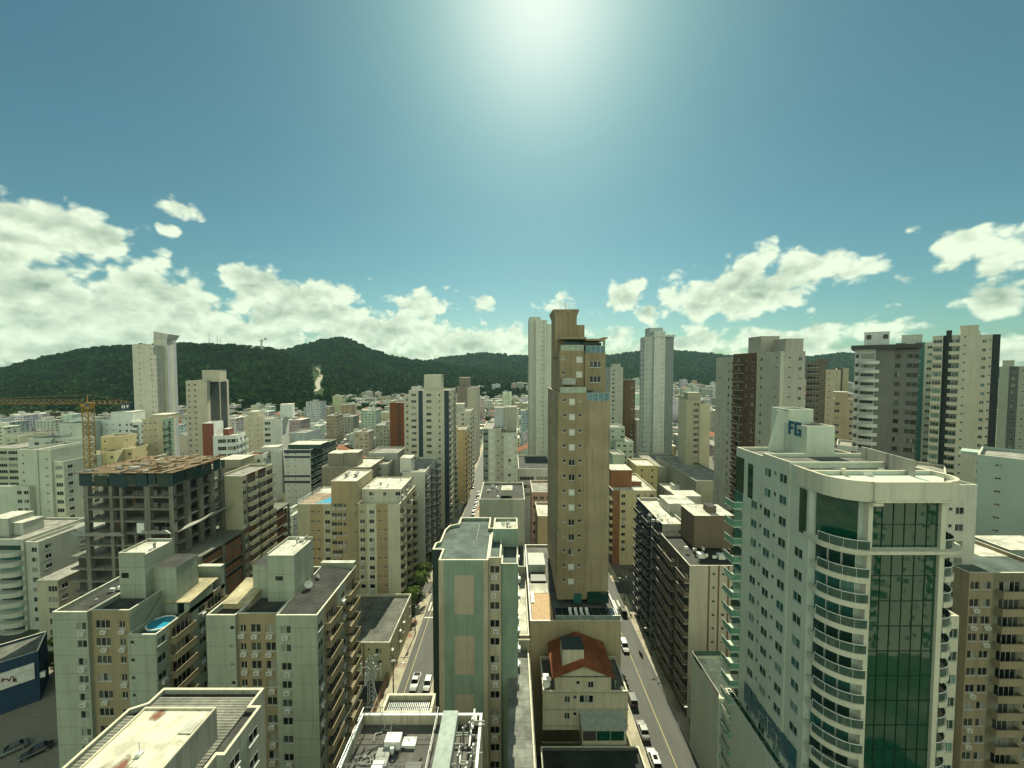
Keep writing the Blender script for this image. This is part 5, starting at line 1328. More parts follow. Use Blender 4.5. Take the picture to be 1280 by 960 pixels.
# right hand towers
BRW = wall((.13, .085, .055), .3)
X6 = AX(976, 439, 116)
B = Bld(TW, "brown and cream tower with two grey tank blocks on top, behind the white green tower", TC, X6, 116, [wall((.46, .45, .36), .3), BRW, wall((.36, .35, .30), .3)], fh=2.95, rail=wall((.12, .08, .055)), lod=1)
yd = lambda q: X6 * FPX / (q - 640)
B.vol(X6, X6 + 7.4, 116, yd(947), 0, AZ(439, 116), F=('.SN', 'ACC', [.5, 1.7, 1.4]), L=('S.N', 'AAA'), top=.9)
B.vol(X6 - .3, X6 + 7, yd(947) + .01, yd(917), 0, AZ(441, 128), L=('WNB.', 'BBBB', [1.6, 1.1, 2, .5]), top=.9)
B.vol(X6 - .05, X6 + 7, yd(917) + .01, yd(895), 0, AZ(446, 140), L=('NS', 'AA'), top=.9)
B.block(AX(940, 422, 134), AX(972, 422, 130), 129, 136, 79, AZ(421, 130), B.pal[2], 'water_tank_house', RCONC); B.block(AX(981, 422, 122), AX(1003, 422, 122), 121.5, 127, 79, AZ(424, 122), B.pal[2], 'water_tank_house', RCONC)
B.finish()
B = tower("grey tower with curved white balconies under a dark overhanging eave", 1069, 1118, 437, 130, 22, ('NV..', 'AACC', [1.1, 3.4, .45, 3.6]), ('.',), [(.47, .48, .45), C_DGREY, (.17, .175, .155)], name=TW, cat=TC, fin=False, par=.3, frame=DARKF, face=True)
B.vol(B.AXf(1112, 437, 131), B.AXf(1145, 437, 131), 131, 152, 0, AZ(438, 131), F=('.W.W', 'AAAA'), top=.8) if False else B.vol(B.AXf(1118, 437, 130) + .02, B.AXf(1145, 437, 131), 130.6, 148, 0, AZ(438, 131), F=('H.WH', 'CCCC'), top=.8)
x0 = B.AXf(1074, 437, 130) - B.ox; x1 = B.AXf(1100, 437, 130) - B.ox
for k in range(24):
    z = AZ(437, 130) - 1.6 - 2.95 * (k + 1)
    if z < 4: break
    b = MB(); pts = [(x0 + (x1 - x0) * q / 8, -.15 - 1.3 * sin(pi * q / 8) ** .7) for q in range(9)]
    b.prism(pts + [(x1, -.01), (x0, -.01)], z - .35, z + .75, 0); inst('balcony', b.mesh('balcony', [wall((.52, .53, .49), .2)]), B.root, (0, 0, 0))
b = MB(); b.box(-1, B.AXf(1145, 437, 131) - B.ox + .6, -1.2, 22, AZ(437, 130) + .02, AZ(432, 130), 0); b.build('eave', plain("dark_eave", (.05, .05, .05)), B.root)
B.block(B.AXf(1080, 418, 136), B.AXf(1112, 418, 136), 136, 144, AZ(433, 130), AZ(417, 136), wall(C_WHITE, .3), 'water_tank_house', RCONC)
for (l, r) in ((1083, 1089), (1104, 1110)):
    b = MB(); b.box(B.AXf(l, 424, 130) - B.ox, B.AXf(r, 424, 130) - B.ox, 5.8, 5.97, AZ(425, 136), AZ(420, 136), 0); b.build('window', DARKF, B.root)
B.finish()
tower("teal panelled tower seen between the eaved tower and the striped cream tower", 1120, 1168, 429, 168, 20, ('.WSW', 'ABAB'), ('.',), [C_TEAL, (.45, .48, .42)], name=TW, cat=TC, tank=[(1127, 1153, 420, 5, 6, 1)], glass=GLASSG, face=True)
B = tower("cream tower with stacked balconies split by a dark vertical band", 1166, 1200, 420, 140, 18, ('B.B', 'CBC', [3, 1.6, 3]), ('.',), [(.54, .51, .40), (.035, .045, .045), (.50, .49, .41)], name=TW, cat=TC, fin=False, glass=GLASSG, face=True)
B.vol(B.AXf(1200, 413, 139) + .02, B.AXf(1223, 413, 139), 139, 158, 0, AZ(416, 139), F=('S.', 'AA'), top=.8); B.vol(B.AXf(1223, 413, 140) + .02, B.AXf(1246, 413, 140), 140, 158, 0, AZ(421, 140), F=('NS.', 'AAB', [1.4, .5, 1.2]), top=.8)
B.block(B.AXf(1200, 412, 145), B.AXf(1222, 412, 145), 144, 150, AZ(417, 139), AZ(410, 144), B.pal[0], 'water_tank_house', RCONC)
b = MB(); b.box(B.AXf(1183, 416, 139.8) - B.ox, B.AXf(1190, 416, 139.8) - B.ox, -.5, 3, 0, AZ(414, 140), 0); b.build('dark_band', B.pal[1], B.root); B.finish()
tower("grey green tower cut by the right edge of the view", 1250, 1310, 458, 170, 18, ('.NS.N', 'ABAAA'), ('.',), [(.40, .42, .34), C_DGREY], name=TW, cat=TC, tank=[(1253, 1268, 451, 4, 6, 0)], face=True)
tower("stepped brown and cream tower between the tank topped tower and the eaved tower", 1008, 1032, 452, 195, 18, ('VS', 'BB', [3, 1]), ('.',), [C_CREAM, (.16, .14, .11)], name=TW, cat=TC, extra=[(1032, 1050, 462, 1, 16, ('SS', 'AA'), None), (1046, 1060, 460, 6, 14, ('S.', 'BA'), None)], tank=[(1020, 1036, 449, 5, 6, 1)], face=True)
tower("plain beige slab rising behind the rooftop sign", 1042, 1070, 498, 160, 16, ('W.W',), ('.',), [C_BEIGE], tank=[(1042, 1060, 490, 4, 6, 0)], face=True)
tower("small cream block with two tall slot windows behind the white green roof", 1140, 1182, 586, 98, 12, ('.N.N.', 'AAAAA'), ('.',), [C_CREAM], top=1, nfl=3, face=True)
tower("white low block with a bare roof between the sign box and the eaved tower", 1046, 1072, 556, 130, 14, ('W.W',), ('W',), [C_OFF], face=True)
# centre right
B = tower("pale slender tower with a crown storey, right of the tan tower", 818, 832, 414, 230, 12, ('.S', 'AA'), ('W.W.W', 'BBBBB'), [(.50, .53, .48), (.38, .43, .40), (.20, .24, .24)], name=TW, cat=TC, fin=False, fh=2.9)
B.vol(AX(806, 421, 231), AX(818, 421, 231), 231, 239, 0, AZ(421, 231), F=('SS', 'BB'), L=('W.W',), top=1); B.vol(AX(832, 414, 230) + .02, AX(843, 414, 230), 230.5, 250, 0, AZ(419, 230), F=('.', 'C'), top=1)
B.block(AX(812, 411, 236), AX(829, 411, 236), 236, 244, 90, AZ(410, 236), B.pal[1], 'water_tank_house', RCONC)
b = MB(); b.box(-.5, AX(843, 420, 230) - B.ox + .3, -.6, 20, AZ(421, 230), AZ(418.5, 230), 0); b.build('crown_moulding', B.pal[0], B.root); B.finish()
tower("pair of joined grey gridded towers just right of the tan tower", 763, 779, 459, 262, 20, ('WS',), ('W.W',), [(.42, .42, .37), C_BROWN], name=TW, cat=TC, extra=[(779.5, 794, 475, 3, 18, ('.W', 'BB'), None)], tank=[(766, 776, 455, 4, 6, 0)])
tower("beige tower with a balcony strip and a lighter cream wing, before the hills", 858, 874, 500, 190, 9, ('.V', 'BB', [1.4, 1]), ('.',), [(.50, .47, .34), (.36, .35, .26)], name=TW, cat=TC, extra=[(874.5, 888, 505, 2, 8, ('..', 'AA'), None)], tank=[(860, 876, 491, 3, 5, 1)])
B = tower("long grey retaining wall with a flat deck below the slender tower", 800, 870, 583, 190, 30, ('.',), ('.',), [(.36, .36, .29)], name='parking_deck', cat='parking deck', fin=False, par=1); B.vol(AX(870, 600, 160), AX(918, 600, 160), 160, 205, 0, AZ(601, 160), F=('.',), L=('.',), par=.8); B.finish()
tower("cream block with a brick red roof house and a dark balcony side", 766, 820, 613, 145, 24, ('SW.WSW', 'BAAAAA'), ('BN.B', 'CCCC'), [(.56, .50, .31), (.26, .12, .06), C_DGREY], tank=[(764, 790, 588, 6, 9, 1), (786, 802, 602, 8, 6, 1)], roof=RPALE, ac=.5, nfl=8)
tower("small white block with a rusty chimney box, left of the mint walled deck", 836, 864, 614, 172, 12, ('.N.', 'AAA'), ('W',), [C_WHITE], tank=[(842, 850, 607, 3, 4, 0)], roof=RPALE)
tower("stepped white and teal block tucked behind the tan tower", 763, 781, 534, 200, 14, ('W.W',), ('W',), [C_MINT], extra=[(770, 792, 552, -6, 16, ('WWW',), ('W',)), (766, 781, 568, -20, 10, ('.',), ('.',))])
tower("low yellowish block with a wide white roof behind the red roof house", 796, 822, 582, 172, 14, ('NN',), ('W',), [C_YEL], roof=RPALE)
tower("olive grey mid rise before the slender tower", 789, 808, 512, 290, 18, ('WW',), ('W',), [C_GREY], extra=[(796, 812, 525, -30, 14, ('.',), ('W',))])
# centre
B = tower("white slender tower standing left of the tan tower", 670, 684, 400, 244, 26, ('.SS.', 'AABA', [1.1, .8, .8, .6]), ('.',), [(.52, .54, .46), (.44, .46, .40)], name=TW, cat=TC, fh=2.9, fin=False)
B.vol(AX(662, 397, 246), AX(676, 397, 246), 246.5, 268, 0, AZ(396, 246), F=('..', 'BA'), top=1); B.vol(AX(684, 402, 244) + .02, AX(691, 402, 244), 243.5, 266, 0, AZ(405, 244), F=('.', 'A'), top=1); B.finish()
tower("white parking block with dark window slots at the foot of the white slender tower", 648, 690, 586, 160, 26, ('VV',), ('.',), [C_OFF], fh=3.4, roof=RDARK, top=2.2, nfl=3)
tower("pink walled house with white storey bands", 665, 690, 615, 132, 14, ('WWW',), ('W',), [(.46, .30, .24), C_WHITE], roof=RCONC)
tower("narrow beige block with a sunlit roof edge beside the tan tower", 672, 692, 645, 112, 12, ('.W',), ('W',), [C_BEIGE], roof=RPALE)
B = tower("grey white block with rounded roof parapet, closing the middle of the view", 604, 626, 536, 150, 22, ('WK.S', 'BAAC', [1.2, 1.3, .3, 1.3]), ('N.S.',), [(.50, .51, .44), (.17, .22, .19), (.38, .37, .31)], fin=False, fh=2.9, ac=.1)
B.vol(AX(626, 540, 150) + .02, AX(647, 540, 150), 150.3, 171, 0, AZ(541, 150), F=('S.PS', 'CAAA', [.6, .3, 1.4, .8]), top=.9); B.block(AX(632, 509, 160), AX(646, 509, 160), 158, 165, AZ(545, 150), AZ(509, 159), wall((.36, .34, .28), .3), 'water_tank_house', RCONC); B.block(AX(618, 509, 160), AX(631, 509, 160), 159, 164, AZ(545, 150), AZ(510, 159), wall((.42, .44, .44), .3), 'stair_house', RCONC); B.finish()
B = tower("blank grey walled block with a pale cluttered roof behind the green slab", 599, 656, 624, 105, 16, ('..', 'AB', [1, .35]), ('W',), [(.34, .34, .28), (.42, .42, .35)], fin=False, roof=RDARK, cap=RPALE)
B.block(AX(627, 616, 108), AX(640, 616, 108), 108, 112, 39, AZ(613, 108), B.pal[1], 'stair_house', RPALE); clutter(B, -7, 2, 107, 118, AZ(624, 105) - .7, 8); B.finish()
# left of the left street
tower("pale tower with two dark blue vertical bands and a big square tank", 511, 561, 488, 178, 22, ('WN.PW.WK.N', 'AABAAAAABA', [.9, .1, .75, 1.2, .9, .3, .8, .9, .8, .9]) if False else ('D..D.N.', 'ABAAAAB', [1.5, .7, .1, 1.7, .1, 1.5, .75]), ('B.NB', 'AAAA'), [(.50, .48, .39), (.035, .06, .075)], name=TW, cat=TC, tank=[(530, 551, 469, 5, 7, 0)], bst='solid', extra=[(505, 512, 494, 3, 16, ('N',), None)])
tower("brick red slab with a dark recessed strip beside the two banded tower", 487, 513, 503, 222, 18, ('..S', 'ABA', [1, .55, 1.3]), ('BN', 'CC'), [(.17, .065, .032), (.10, .055, .035), C_WHITE], name=TW, cat=TC, far=520)
tower("white block with dark balconies and a pot bellied black water tank on its roof", 503, 531, 590, 142, 24, ('.N.', 'AAA', [.7, .6, 1]), ('BNB.B', 'AAAAA'), [C_OFF, C_DGREY], tank=[(500, 514, 573, 2, 5, 0)], rail=wall(C_DGREY))
tower("narrow ochre slab facing the left street", 567, 582, 537, 212, 16, ('.S', 'AA', [1.6, .7]), ('B.B', 'BBB'), [(.42, .33, .18), C_OFF], top=1)
tower("grey white slab with many dark side balconies facing the left street", 569, 588, 514, 240, 20, ('.W.', 'AAA'), ('BNB', 'AAA'), [(.48, .48, .41)], tank=[(568, 580, 505, 4, 6, 0)])
tower("far grey tower with a dark top box at the end of the left street", 571, 597, 484, 310, 22, ('SS..', 'BBAA'), ('W.W',), [(.44, .42, .34), (.22, .19, .16)], name=TW, cat=TC, tank=[(574, 587, 472, 6, 8, 1)])
# middle left
tower("white block with navy horizontal bands and green glazed side darkened for shade", 355, 388, 562, 178, 26, ('XS.', 'AAA', [1, 1, 1.6]), ('G.G.G', 'CBCBC', [3, .4, 3, .4, 3]), [(.55, .56, .50), C_NAVY, (.05, .085, .075)], tank=[(360, 400, 556, 4, 9, 2)], glass=GLASSG, fin=True)  # greenish shadow of the side wall put into its dark colour
def bands(l, r, D, rows):
    for y0, y1 in rows:
        p0, p1 = at(l, y1, D), at(r, y0, D); yield p0, p1
last = [o for o in bpy.data.objects if o.name.startswith('apartment_block') and o.parent is None][-1]
for p0, p1 in bands(355, 387.6, 178, ((562.5, 566.5), (570, 572.5), (594, 596.5), (601, 604))):
    b = MB(); b.box(0, p1.x - last.location.x, -.06, -.003, p0.z, p1.z, 0); b.build('navy_band', plain("navy_paint", C_NAVY), last)
tower("brown grey block with two pale roof slabs, left of the grey gable wall", 402, 463, 584, 162, 18, ('..',), ('W.W',), [(.25, .23, .18)], tank=[(410, 429, 567, 4, 6, 0), (429.5, 447, 566, 4, 6, 0)], roof=RPALE)
tower("bare grey gabled wall block left of the brick red slab", 461, 497, 566, 182, 14, ('S..',), ('.',), [(.38, .40, .36)], extra=[(448, 484, 580, -10, 12, ('.N',), ('W',))])
tower("long beige block with brown balcony strips along the second street", 272, 303, 595, 112, 22, ('N..', 'AAA', [1, 1.6, 1.2]), ('W.BNB.B', 'ACBABCA', [1.4, .3, 3, 1, 3, .4, 3]), [(.44, .41, .29), (.10, .045, .04), (.30, .22, .23)], tank=[(272, 300, 575, 12, 7, 0)], roof=RCONC, ac=.3, far=338)
tower("white house with a dark red pitched cap behind the beige block", 306, 326, 569, 132, 14, ('.N',), ('W.W',), [C_OFF], tank=[(316, 336, 560, 6, 4, 0)], roof=RTILE, rot=12, far=336)
tower("grey cream block with a mural like weathered end wall behind the concrete frame", 262, 306, 582, 128, 14, ('S..',), ('W.W',), [(.42, .41, .33)], roof=RCONC, rot=8, far=318)
tower("white block with a brick red stair tower on its left flank", 266, 293, 545, 152, 22, ('.VV', 'AAA', [.5, 1.2, 1.2]), ('B.B.B',), [C_WHITE, (.22, .08, .055)], extra=[(253, 266, 529, .5, 8, ('.', 'B'), None)], roof=RPALE, tank=[(272, 279, 537, 4, 4, 1)], far=305, rot=14)
tower("slim white block with a leaning wedge shaped top, middle left", 330, 350, 524, 196, 22, ('V..', 'AAA', [1, 1.2, .4]), ('S.S.S',), [C_OFF, C_WHITE], tank=[(342, 357, 506, 10, 5, 1)], far=360, rot=16)
tower("cream twin slab left of the wedge topped block", 304, 328, 521, 214, 20, ('.S.S.', 'AAAAA'), ('W',), [C_CREAM], tank=[(306, 318, 515, 4, 7, 0)], far=331, rot=12)
tower("pale blue flat fronted block below the wedge topped block", 362, 382, 541, 205, 16, ('.S',), ('.',), [(.40, .45, .45)])
tower("tall grey tower with a dark glazed right half, in front of the wooded hill", 232, 258, 476, 205, 22, ('NN.', 'AAA', [.8, .8, 1.2]), ('.....', 'ABABA', [.5, 1.6, .15, 1.2, .35]), [(.47, .43, .34), plain('dark_glazed_panel', (.035, .045, .045), .12)], name=TW, cat=TC, tank=[(247, 269, 463, 4, 8, 0)], rot=13, far=288)
B = tower("tallest white tower on the left with a slanted roof sail", 165, 184, 430, 215, 7, ('.S.', 'AAA', [1, .8, 1.2]), ('..', 'AA'), [(.55, .53, .44), (.42, .44, .45)], name=TW, cat=TC, fin=False, rot=10, far=192)
B.vol(B.AXf(184, 430, 214), B.AXf(196, 430, 214), 213.5, 222, 0, AZ(431, 214), F=('.S', 'AA'), Rr=('S.S.S',), top=1); B.vol(B.AXf(181, 420, 222), B.AXf(200, 417, 222), 222.1, 230, 0, AZ(422, 222), F=('.', 'A'), Rr=('...', 'BAB'), top=1)
xs0, xs1 = B.AXf(182, 418, 222) - B.ox, B.AXf(201, 418, 222) - B.ox; zz = AZ(424, 222)
b = MB(); b.quad((xs0, 7, zz), (xs1, 7, zz), (xs1 + .8, 7, zz + 3.2), (xs0, 7, zz + 4.6)); b.quad((xs1, 7, zz), (xs1, 15, zz), (xs1 + 1.2, 16, zz + 3.0), (xs1 + .8, 7, zz + 3.2)); b.quad((xs0, 7, zz + 4.6), (xs1 + .8, 7, zz + 3.2), (xs1 + 1.2, 16, zz + 3.0), (xs0, 16, zz + 4.6)); b.build('roof_sail', wall((.46, .46, .42)), B.root); B.finish()
tower("tan block with green balcony side, in front of the white tower with the roof sail", 178, 201, 524, 168, 20, ('SXS.', 'AAAA'), ('G.G.', 'BBBB'), [(.46, .41, .29), (.24, .34, .26)], tank=[(180, 200, 519, 4, 8, 0)], rail=wall((.16, .26, .19)), far=215, rot=10)
tower("long white slab under a thin flat roof slab, behind the crane", 86, 160, 527, 190, 18, ('SS.S.SSNN', 'AAAAAAAAA'), ('B.B',), [C_WHITE, C_GREY], tank=[(126, 154, 516, 5, 8, 0)], extra=[(160, 178, 529, 1, 18, ('BN', 'AA'), ('B.B',))], roof=RPALE, rot=9)
tower("sandy yellow blank walled block right of the crane mast", 126, 151, 546, 152, 14, ('S..',), ('S.',), [(.52, .43, .24)], extra=[(151, 163, 562, -1, 12, ('.N',), None)], far=168, rot=12)
tower("low yellow cream block left of the crane mast", 88, 111, 567, 142, 14, ('S..',), ('.',), [(.56, .50, .30)], extra=[(111, 126, 566, 4, 12, ('.N',), None)], far=122, rot=12)
tower("white stepped block with long horizontal balcony strips on the left", 68, 108, 548, 172, 20, ('VVV',), ('V.',), [(.50, .54, .47)], extra=[(54, 80, 529, 8, 10, ('.S.',), None), (44, 68, 548, -2, 12, ('.W.W',), None)], far=116, rot=10)
B = tower("tall pale grey green block with a blank stair core on the far left", 22, 46, 562, 128, 14, ('S.',), ('S',), [(.48, .52, .42), (.56, .58, .44)], fin=False, fh=2.9)
B.vol(AX(46, 562, 128) + .02, AX(62, 562, 128), 128.3, 142, 0, AZ(562, 128), F=('..X.', 'AAAA'), top=2.2); B.vol(AX(-40, 607, 126), AX(34, 607, 126), 126.5, 127.95, 0, AZ(608, 126.5), F=('....WW', 'AAAAAA', [3, 3, 3, 1.2, 1.5, 1.5]), top=.8, par=.3); B.vol(AX(62, 577, 129) + .02, AX(79, 577, 129), 129, 141, 0, AZ(577, 129), F=('.D', 'BB', [.5, 1]), Rr=('W.W',), top=.8); B.finish()
B = tower("white block with bulging curved balconies at the left edge", -40, 29, 674, 108, 16, ('DD.', 'AAA'), ('.',), [(.42, .44, .37)], fin=False, fh=2.9, par=.5)
B.vol(AX(29, 674, 108) + .02, AX(46, 680, 108), 108.4, 122, 0, AZ(678, 108), F=('.H', 'AA', [.4, 1]), Rr=('W.W',), top=1)
for k in range(9):
    z = AZ(674, 108) - 1.2 - 2.9 * (k + 1); pts = [(12.2 - B.ox + B.ox - 12 + 6.5 - 3.6 * cos(pi * q / 10) , -2.1 * sin(pi * q / 10) ** .7) for q in range(11)]
    b = MB(); xx = AX(14, 700, 108) - B.ox - 6.5; pts = [(p[0] + xx - .2, p[1]) for p in pts]; b.prism(pts, z - .3, z + .95, 0); inst('balcony', b.mesh('balcony', [wall((.44, .46, .39), .2)]), B.root, (0, 0, 0))
    b = MB(); b.box(xx + 3.4, xx + 9.4, -.03, -.01, z + 1.0, z + 2.3, 0); b.build('window', GLASSG, B.root)
B.block(AX(-10, 650, 112), AX(16, 650, 112), 111, 117, AZ(674, 108) - .5, AZ(647, 112), B.pal[0], 'water_tank_house', RPALE); B.block(AX(16.5, 655, 112), AX(29, 655, 112), 112, 117, AZ(674, 108) - .5, AZ(654, 112), B.pal[0], 'stair_house', RPALE); B.finish()
tower("small grey gabled shed house below the curved balcony block", 46, 72, 726, 100, 10, ('.V',), ('W.W',), [(.40, .38, .28)], roof=RCONC, name='house', cat='house', par=0)
tower("low white wall block with a sunlit yellow roof beside the concrete frame", 48, 74, 682, 118, 12, ('.',), ('.',), [(.48, .44, .34)], roof=roofmat((.55, .47, .24)), par=0)
tower("low house with an orange clay roof beside the concrete frame", 60, 86, 672, 126, 10, ('N.',), ('.',), [C_PINK], roof=RTILE, name='house', cat='house', par=0)
tower("mid rise with long green balcony bands on the far left", -30, 22, 560, 178, 18, ('VVVV',), ('.',), [(.46, .48, .36), (.14, .24, .15)], extra=[(5, 25, 545, 14, 12, ('NN',), ('W',))], rail=wall((.16, .26, .17)))
# left of the left street, near
B = tower("low cream block with stained flat roof in front of the dark courtyard", 395, 487, 803, 90, 20, ('..V.SW.', 'AAABAAA', [3, 1, 2.6, .3, 1.2, 1.6, .8]), ('N.NN.N',), [(.46, .43, .30), (.24, .17, .11)], roof=RMID, cap=RPALE, ac=.5, fin=False, fh=2.9, lod=0, nfl=4)
clutter(B, -46, -32, 99, 112, AZ(803, 96) - .7, 5); B.finish()
tower("low shed with grey roof and cream parapet behind the stained roof block", 433, 500, 757, 119, 6, ('.',), ('.',), [(.40, .36, .26)], roof=RDARK, name='shed', cat='shed')
B = Bld('shop', "blue walled corner shop with a long white sign at the lower left", 'shop', -117.2, 75, [wall((.02, .05, .09), .3)], lod=1)
B.vol(-117.2, -102.8, 75, 84, 0, 11.5, F=('.',), roof=RMID, par=.5); ALLB.append((-122, -104, 74, 92, 12)); B.root.rotation_euler.z = radians(42)
b = MB(); b.box(-.2, 13.8, -.35, -.1, 5.6, 9.2, 0); sg = b.build('sign', plain("white_sign_board", (.62, .62, .56)), B.root)
b = MB(); rr = random.Random(2); p = Vector((9.2, -.37, 7.4))
for k in range(16): q = p + Vector((rr.uniform(-.05, .3), 0, rr.uniform(-.8, .8))); q.z = max(6.3, min(8.6, q.z)); b.tube(p, q, .09, 0, 4); p = q
b.build('sign_scribble', plain("dark_red_sign_paint", (.16, .05, .04)), sg)
b = MB(); b.box(0, .8, 0, .5, 0, 1.2, 0); b.build('lamp_box', WHITEP, B.root, (14.42, .2, 5.0)); B.finish()
# unseen stand-in towers added behind the camera for reflections in the green curtain glass
for k, (x0, x1, y0, y1, z, c, lb) in enumerate(((62, 84, -40, -14, 78, (.06, .065, .06), "unseen dark stand-in tower added for reflections in the white green tower glass"), (85, 120, -46, -12, 66, (.36, .36, .30), "unseen pale stand-in tower added for reflections in the white green tower glass"))):
    B = Bld(TW, lb, TC, x0, y0, [wall(c)]); B.vol(x0, x1, y0, y1, 0, z, K=('NDB.WNBNW',)); B.finish(100)
# ------------------------------------------------------------------ the town beyond: many small blocks and houses
def townmat(c, g1, bay, fh, name="town_render"):
    key = ('town', c, bay)
    if key in MATS: return MATS[key]
    m, g, b = newmat(name)
    tc = g.n('ShaderNodeTexCoord'); o = tc.outputs['Object']; ge = g.n('ShaderNodeNewGeometry')
    sp = g.n('ShaderNodeSeparateXYZ'); g.l(o, sp.inputs[0]); sn = g.n('ShaderNodeSeparateXYZ'); g.l(ge.outputs['Normal'], sn.inputs[0])
    ax = g.m('GREATER_THAN', g.m('ABSOLUTE', sn.outputs[0]), .7)
    u = g.m('ADD', g.m('MULTIPLY', sp.outputs[1], ax), g.m('MULTIPLY', sp.outputs[0], g.m('SUBTRACT', 1.0, ax)))
    fu = g.m('FRACT', g.m('MULTIPLY', u, 1 / bay)); fz = g.m('FRACT', g.m('MULTIPLY', sp.outputs[2], 1 / fh))
    iu = g.m('FLOOR', g.m('MULTIPLY', u, 1 / bay)); iz = g.m('FLOOR', g.m('MULTIPLY', sp.outputs[2], 1 / fh))
    cv = g.n('ShaderNodeCombineXYZ'); g.l(iu, cv.inputs[0]); g.l(iz, cv.inputs[1])
    wn = g.n('ShaderNodeTexWhiteNoise', noise_dimensions='2D'); g.l(cv.outputs[0], wn.inputs['Vector'])
    mk = g.m('MULTIPLY', g.m('MULTIPLY', g.m('GREATER_THAN', fu, .28), g.m('LESS_THAN', fu, .72)), g.m('MULTIPLY', g.m('GREATER_THAN', fz, .36), g.m('LESS_THAN', fz, .76)))
    mk = g.m('MULTIPLY', mk, g.m('LESS_THAN', g.m('ABSOLUTE', sn.outputs[2]), .5)); mk = g.m('MULTIPLY', mk, g.m('GREATER_THAN', wn.outputs[0], .14))
    n1 = g.sstep(g.noise(g.mapping(o, (1, 1, .15)), .5, 4, .6), .3, .75, .72, 1.06)
    vm = g.n('ShaderNodeVectorMath', operation='SCALE'); vm.inputs[0].default_value = c; g.l(n1, vm.inputs['Scale'])
    win = g.mix(wn.outputs[0], (.02, .025, .022), (.16, .16, .13))
    g.l(g.mix(mk, vm.outputs[0], win), b.inputs['Base Color'])
    b.inputs['Roughness'].default_value = .7; b.inputs['Specular IOR Level'].default_value = .25
    MATS[key] = m; return m
COLS = [("white", C_WHITE), ("off white", C_OFF), ("cream", C_CREAM), ("beige", C_BEIGE), ("grey", C_GREY), ("mint", C_MINT), ("pale yellow", C_YEL), ("tan", (.40, .32, .21)), ("brick red", C_BRICK), ("pale blue", (.38, .43, .46))]
CW = [12, 10, 4, 3.5, 6, .6, .7, 1.6, .4, .6]
ROOFS = [("grey flat roof", RCONC), ("pale flat roof", RPALE), ("dark flat roof", RDARK), ("clay tile roof", RTILE), ("sheet roof", RSHEET)]
def pxof(x, y, z): return 640 + FPX * x / y, 460 - FPX * (z - CAMH) / y
LIM = [(-400, 514), (0, 514), (90, 518), (160, 516), (230, 508), (300, 500), (350, 494), (440, 487), (480, 484), (560, 478), (640, 474), (700, 473), (770, 473), (860, 473), (900, 474), (1000, 474), (1300, 470), (1700, 470)]
STREETS_X = [LS, RS, TS, QS]
def hits(x0, x1, y0, y1, mg=1.5):
    for (a, c, d, e, z) in ALLB:
        if x0 < c + mg and x1 > a - mg and y0 < e + mg and y1 > d - mg: return True
    for (a, c), ym in zip(STREETS_X, (560, 560, 400, 215)):
        if y0 < ym and x0 < c + 3.5 and x1 > a - 3.5: return True
    for (a, c) in CROSS:
        if y0 < c + 3 and y1 > a - 3: return True
    return False
LAND = []   # landmarks for wording
def names():
    for o in bpy.data.objects:
        if o.parent is None and o.get('category') in ('tower', 'apartment block', 'construction site', 'crane') and o.location.y > 40:
            LAND.append((o.location.x, o.location.y, o['label']))
SHORT = {"tall tan tower": "the tall tan tower", "white slender tower": "the white slender tower", "pale slender tower": "the slender crowned tower", "beige tower with a balcony": "the beige strip tower", "brown and cream tower": "the brown and cream tower",
         "pale tower with two dark": "the two banded tower", "brick red slab": "the brick red slab", "tallest white tower": "the white tower with the roof sail", "tall grey tower with a dark glazed": "the grey half glazed tower", "slim white block with a leaning": "the wedge topped block",
         "white block with navy": "the navy banded block", "long white slab under": "the flat roofed white slab", "bare concrete frame": "the concrete frame", "tan and cream apartment": "the rooftop pool block", "pair of joined": "the joined grey towers", "far grey tower": "the dark topped far tower",
         "grey white block with rounded": "the round parapet block", "cream tower with stacked": "the striped cream tower", "grey tower with curved": "the dark eaved tower", "white block with a brick red stair": "the red stair tower block", "stepped brown": "the stepped brown tower"}
names()
LM = []
for (x, y, lb) in LAND:
    for k, v in SHORT.items():
        if lb.startswith(k): LM.append((640 + FPX * x / y, y, v)); break
USED = {}
RADJ = {"grey flat roof": "grey-roofed", "pale flat roof": "pale-roofed", "dark flat roof": "dark-roofed", "clay tile roof": "tile-roofed", "sheet roof": "sheet-roofed"}
def word(px, D, base):
    c = sorted(LM, key=lambda q: abs(q[0] + 8 - px) + abs(q[1] - D) * .02)
    far = "far beyond" if D > 520 else "beyond"
    for (lx, ly, v) in c[:14]:
        rel = ("%s %s" % (far, v)) if abs(px - lx - 10) < 16 else ("%s and left of %s" % (far, v) if px < lx else "%s and right of %s" % (far, v))
        if ly > D + 20: rel = ("in front of %s" % v) if abs(px - lx - 10) < 16 else ("left of %s" % v if px < lx else "right of %s" % v)
        s = "%s, %s" % (base, rel)
        if s not in USED: USED[s] = 1; return s
    return None
FILL = []
GROUP = 'small buildings of the town below the hills'
def gen_positions():
    rr = random.Random(21); out = []
    y = 136.0
    while y < 1750:
        stepx = 15 + y * .014
        half = y * 1.42 + 30
        x = -half
        while x < half:
            w = rr.uniform(8, 17) * (1 + y / 2600); d = rr.uniform(9, 17)
            if rr.random() < (.86 if y < 520 else .8): out.append((x + rr.uniform(-2, 2), y + rr.uniform(-3, 3), w, d))
            x += stepx * rr.uniform(.95, 1.35) + (w - 11)
        y += 17 + y * .018
    return out
rr = random.Random(8)
cnt = 0; MASS = MB(); mass_mats = []
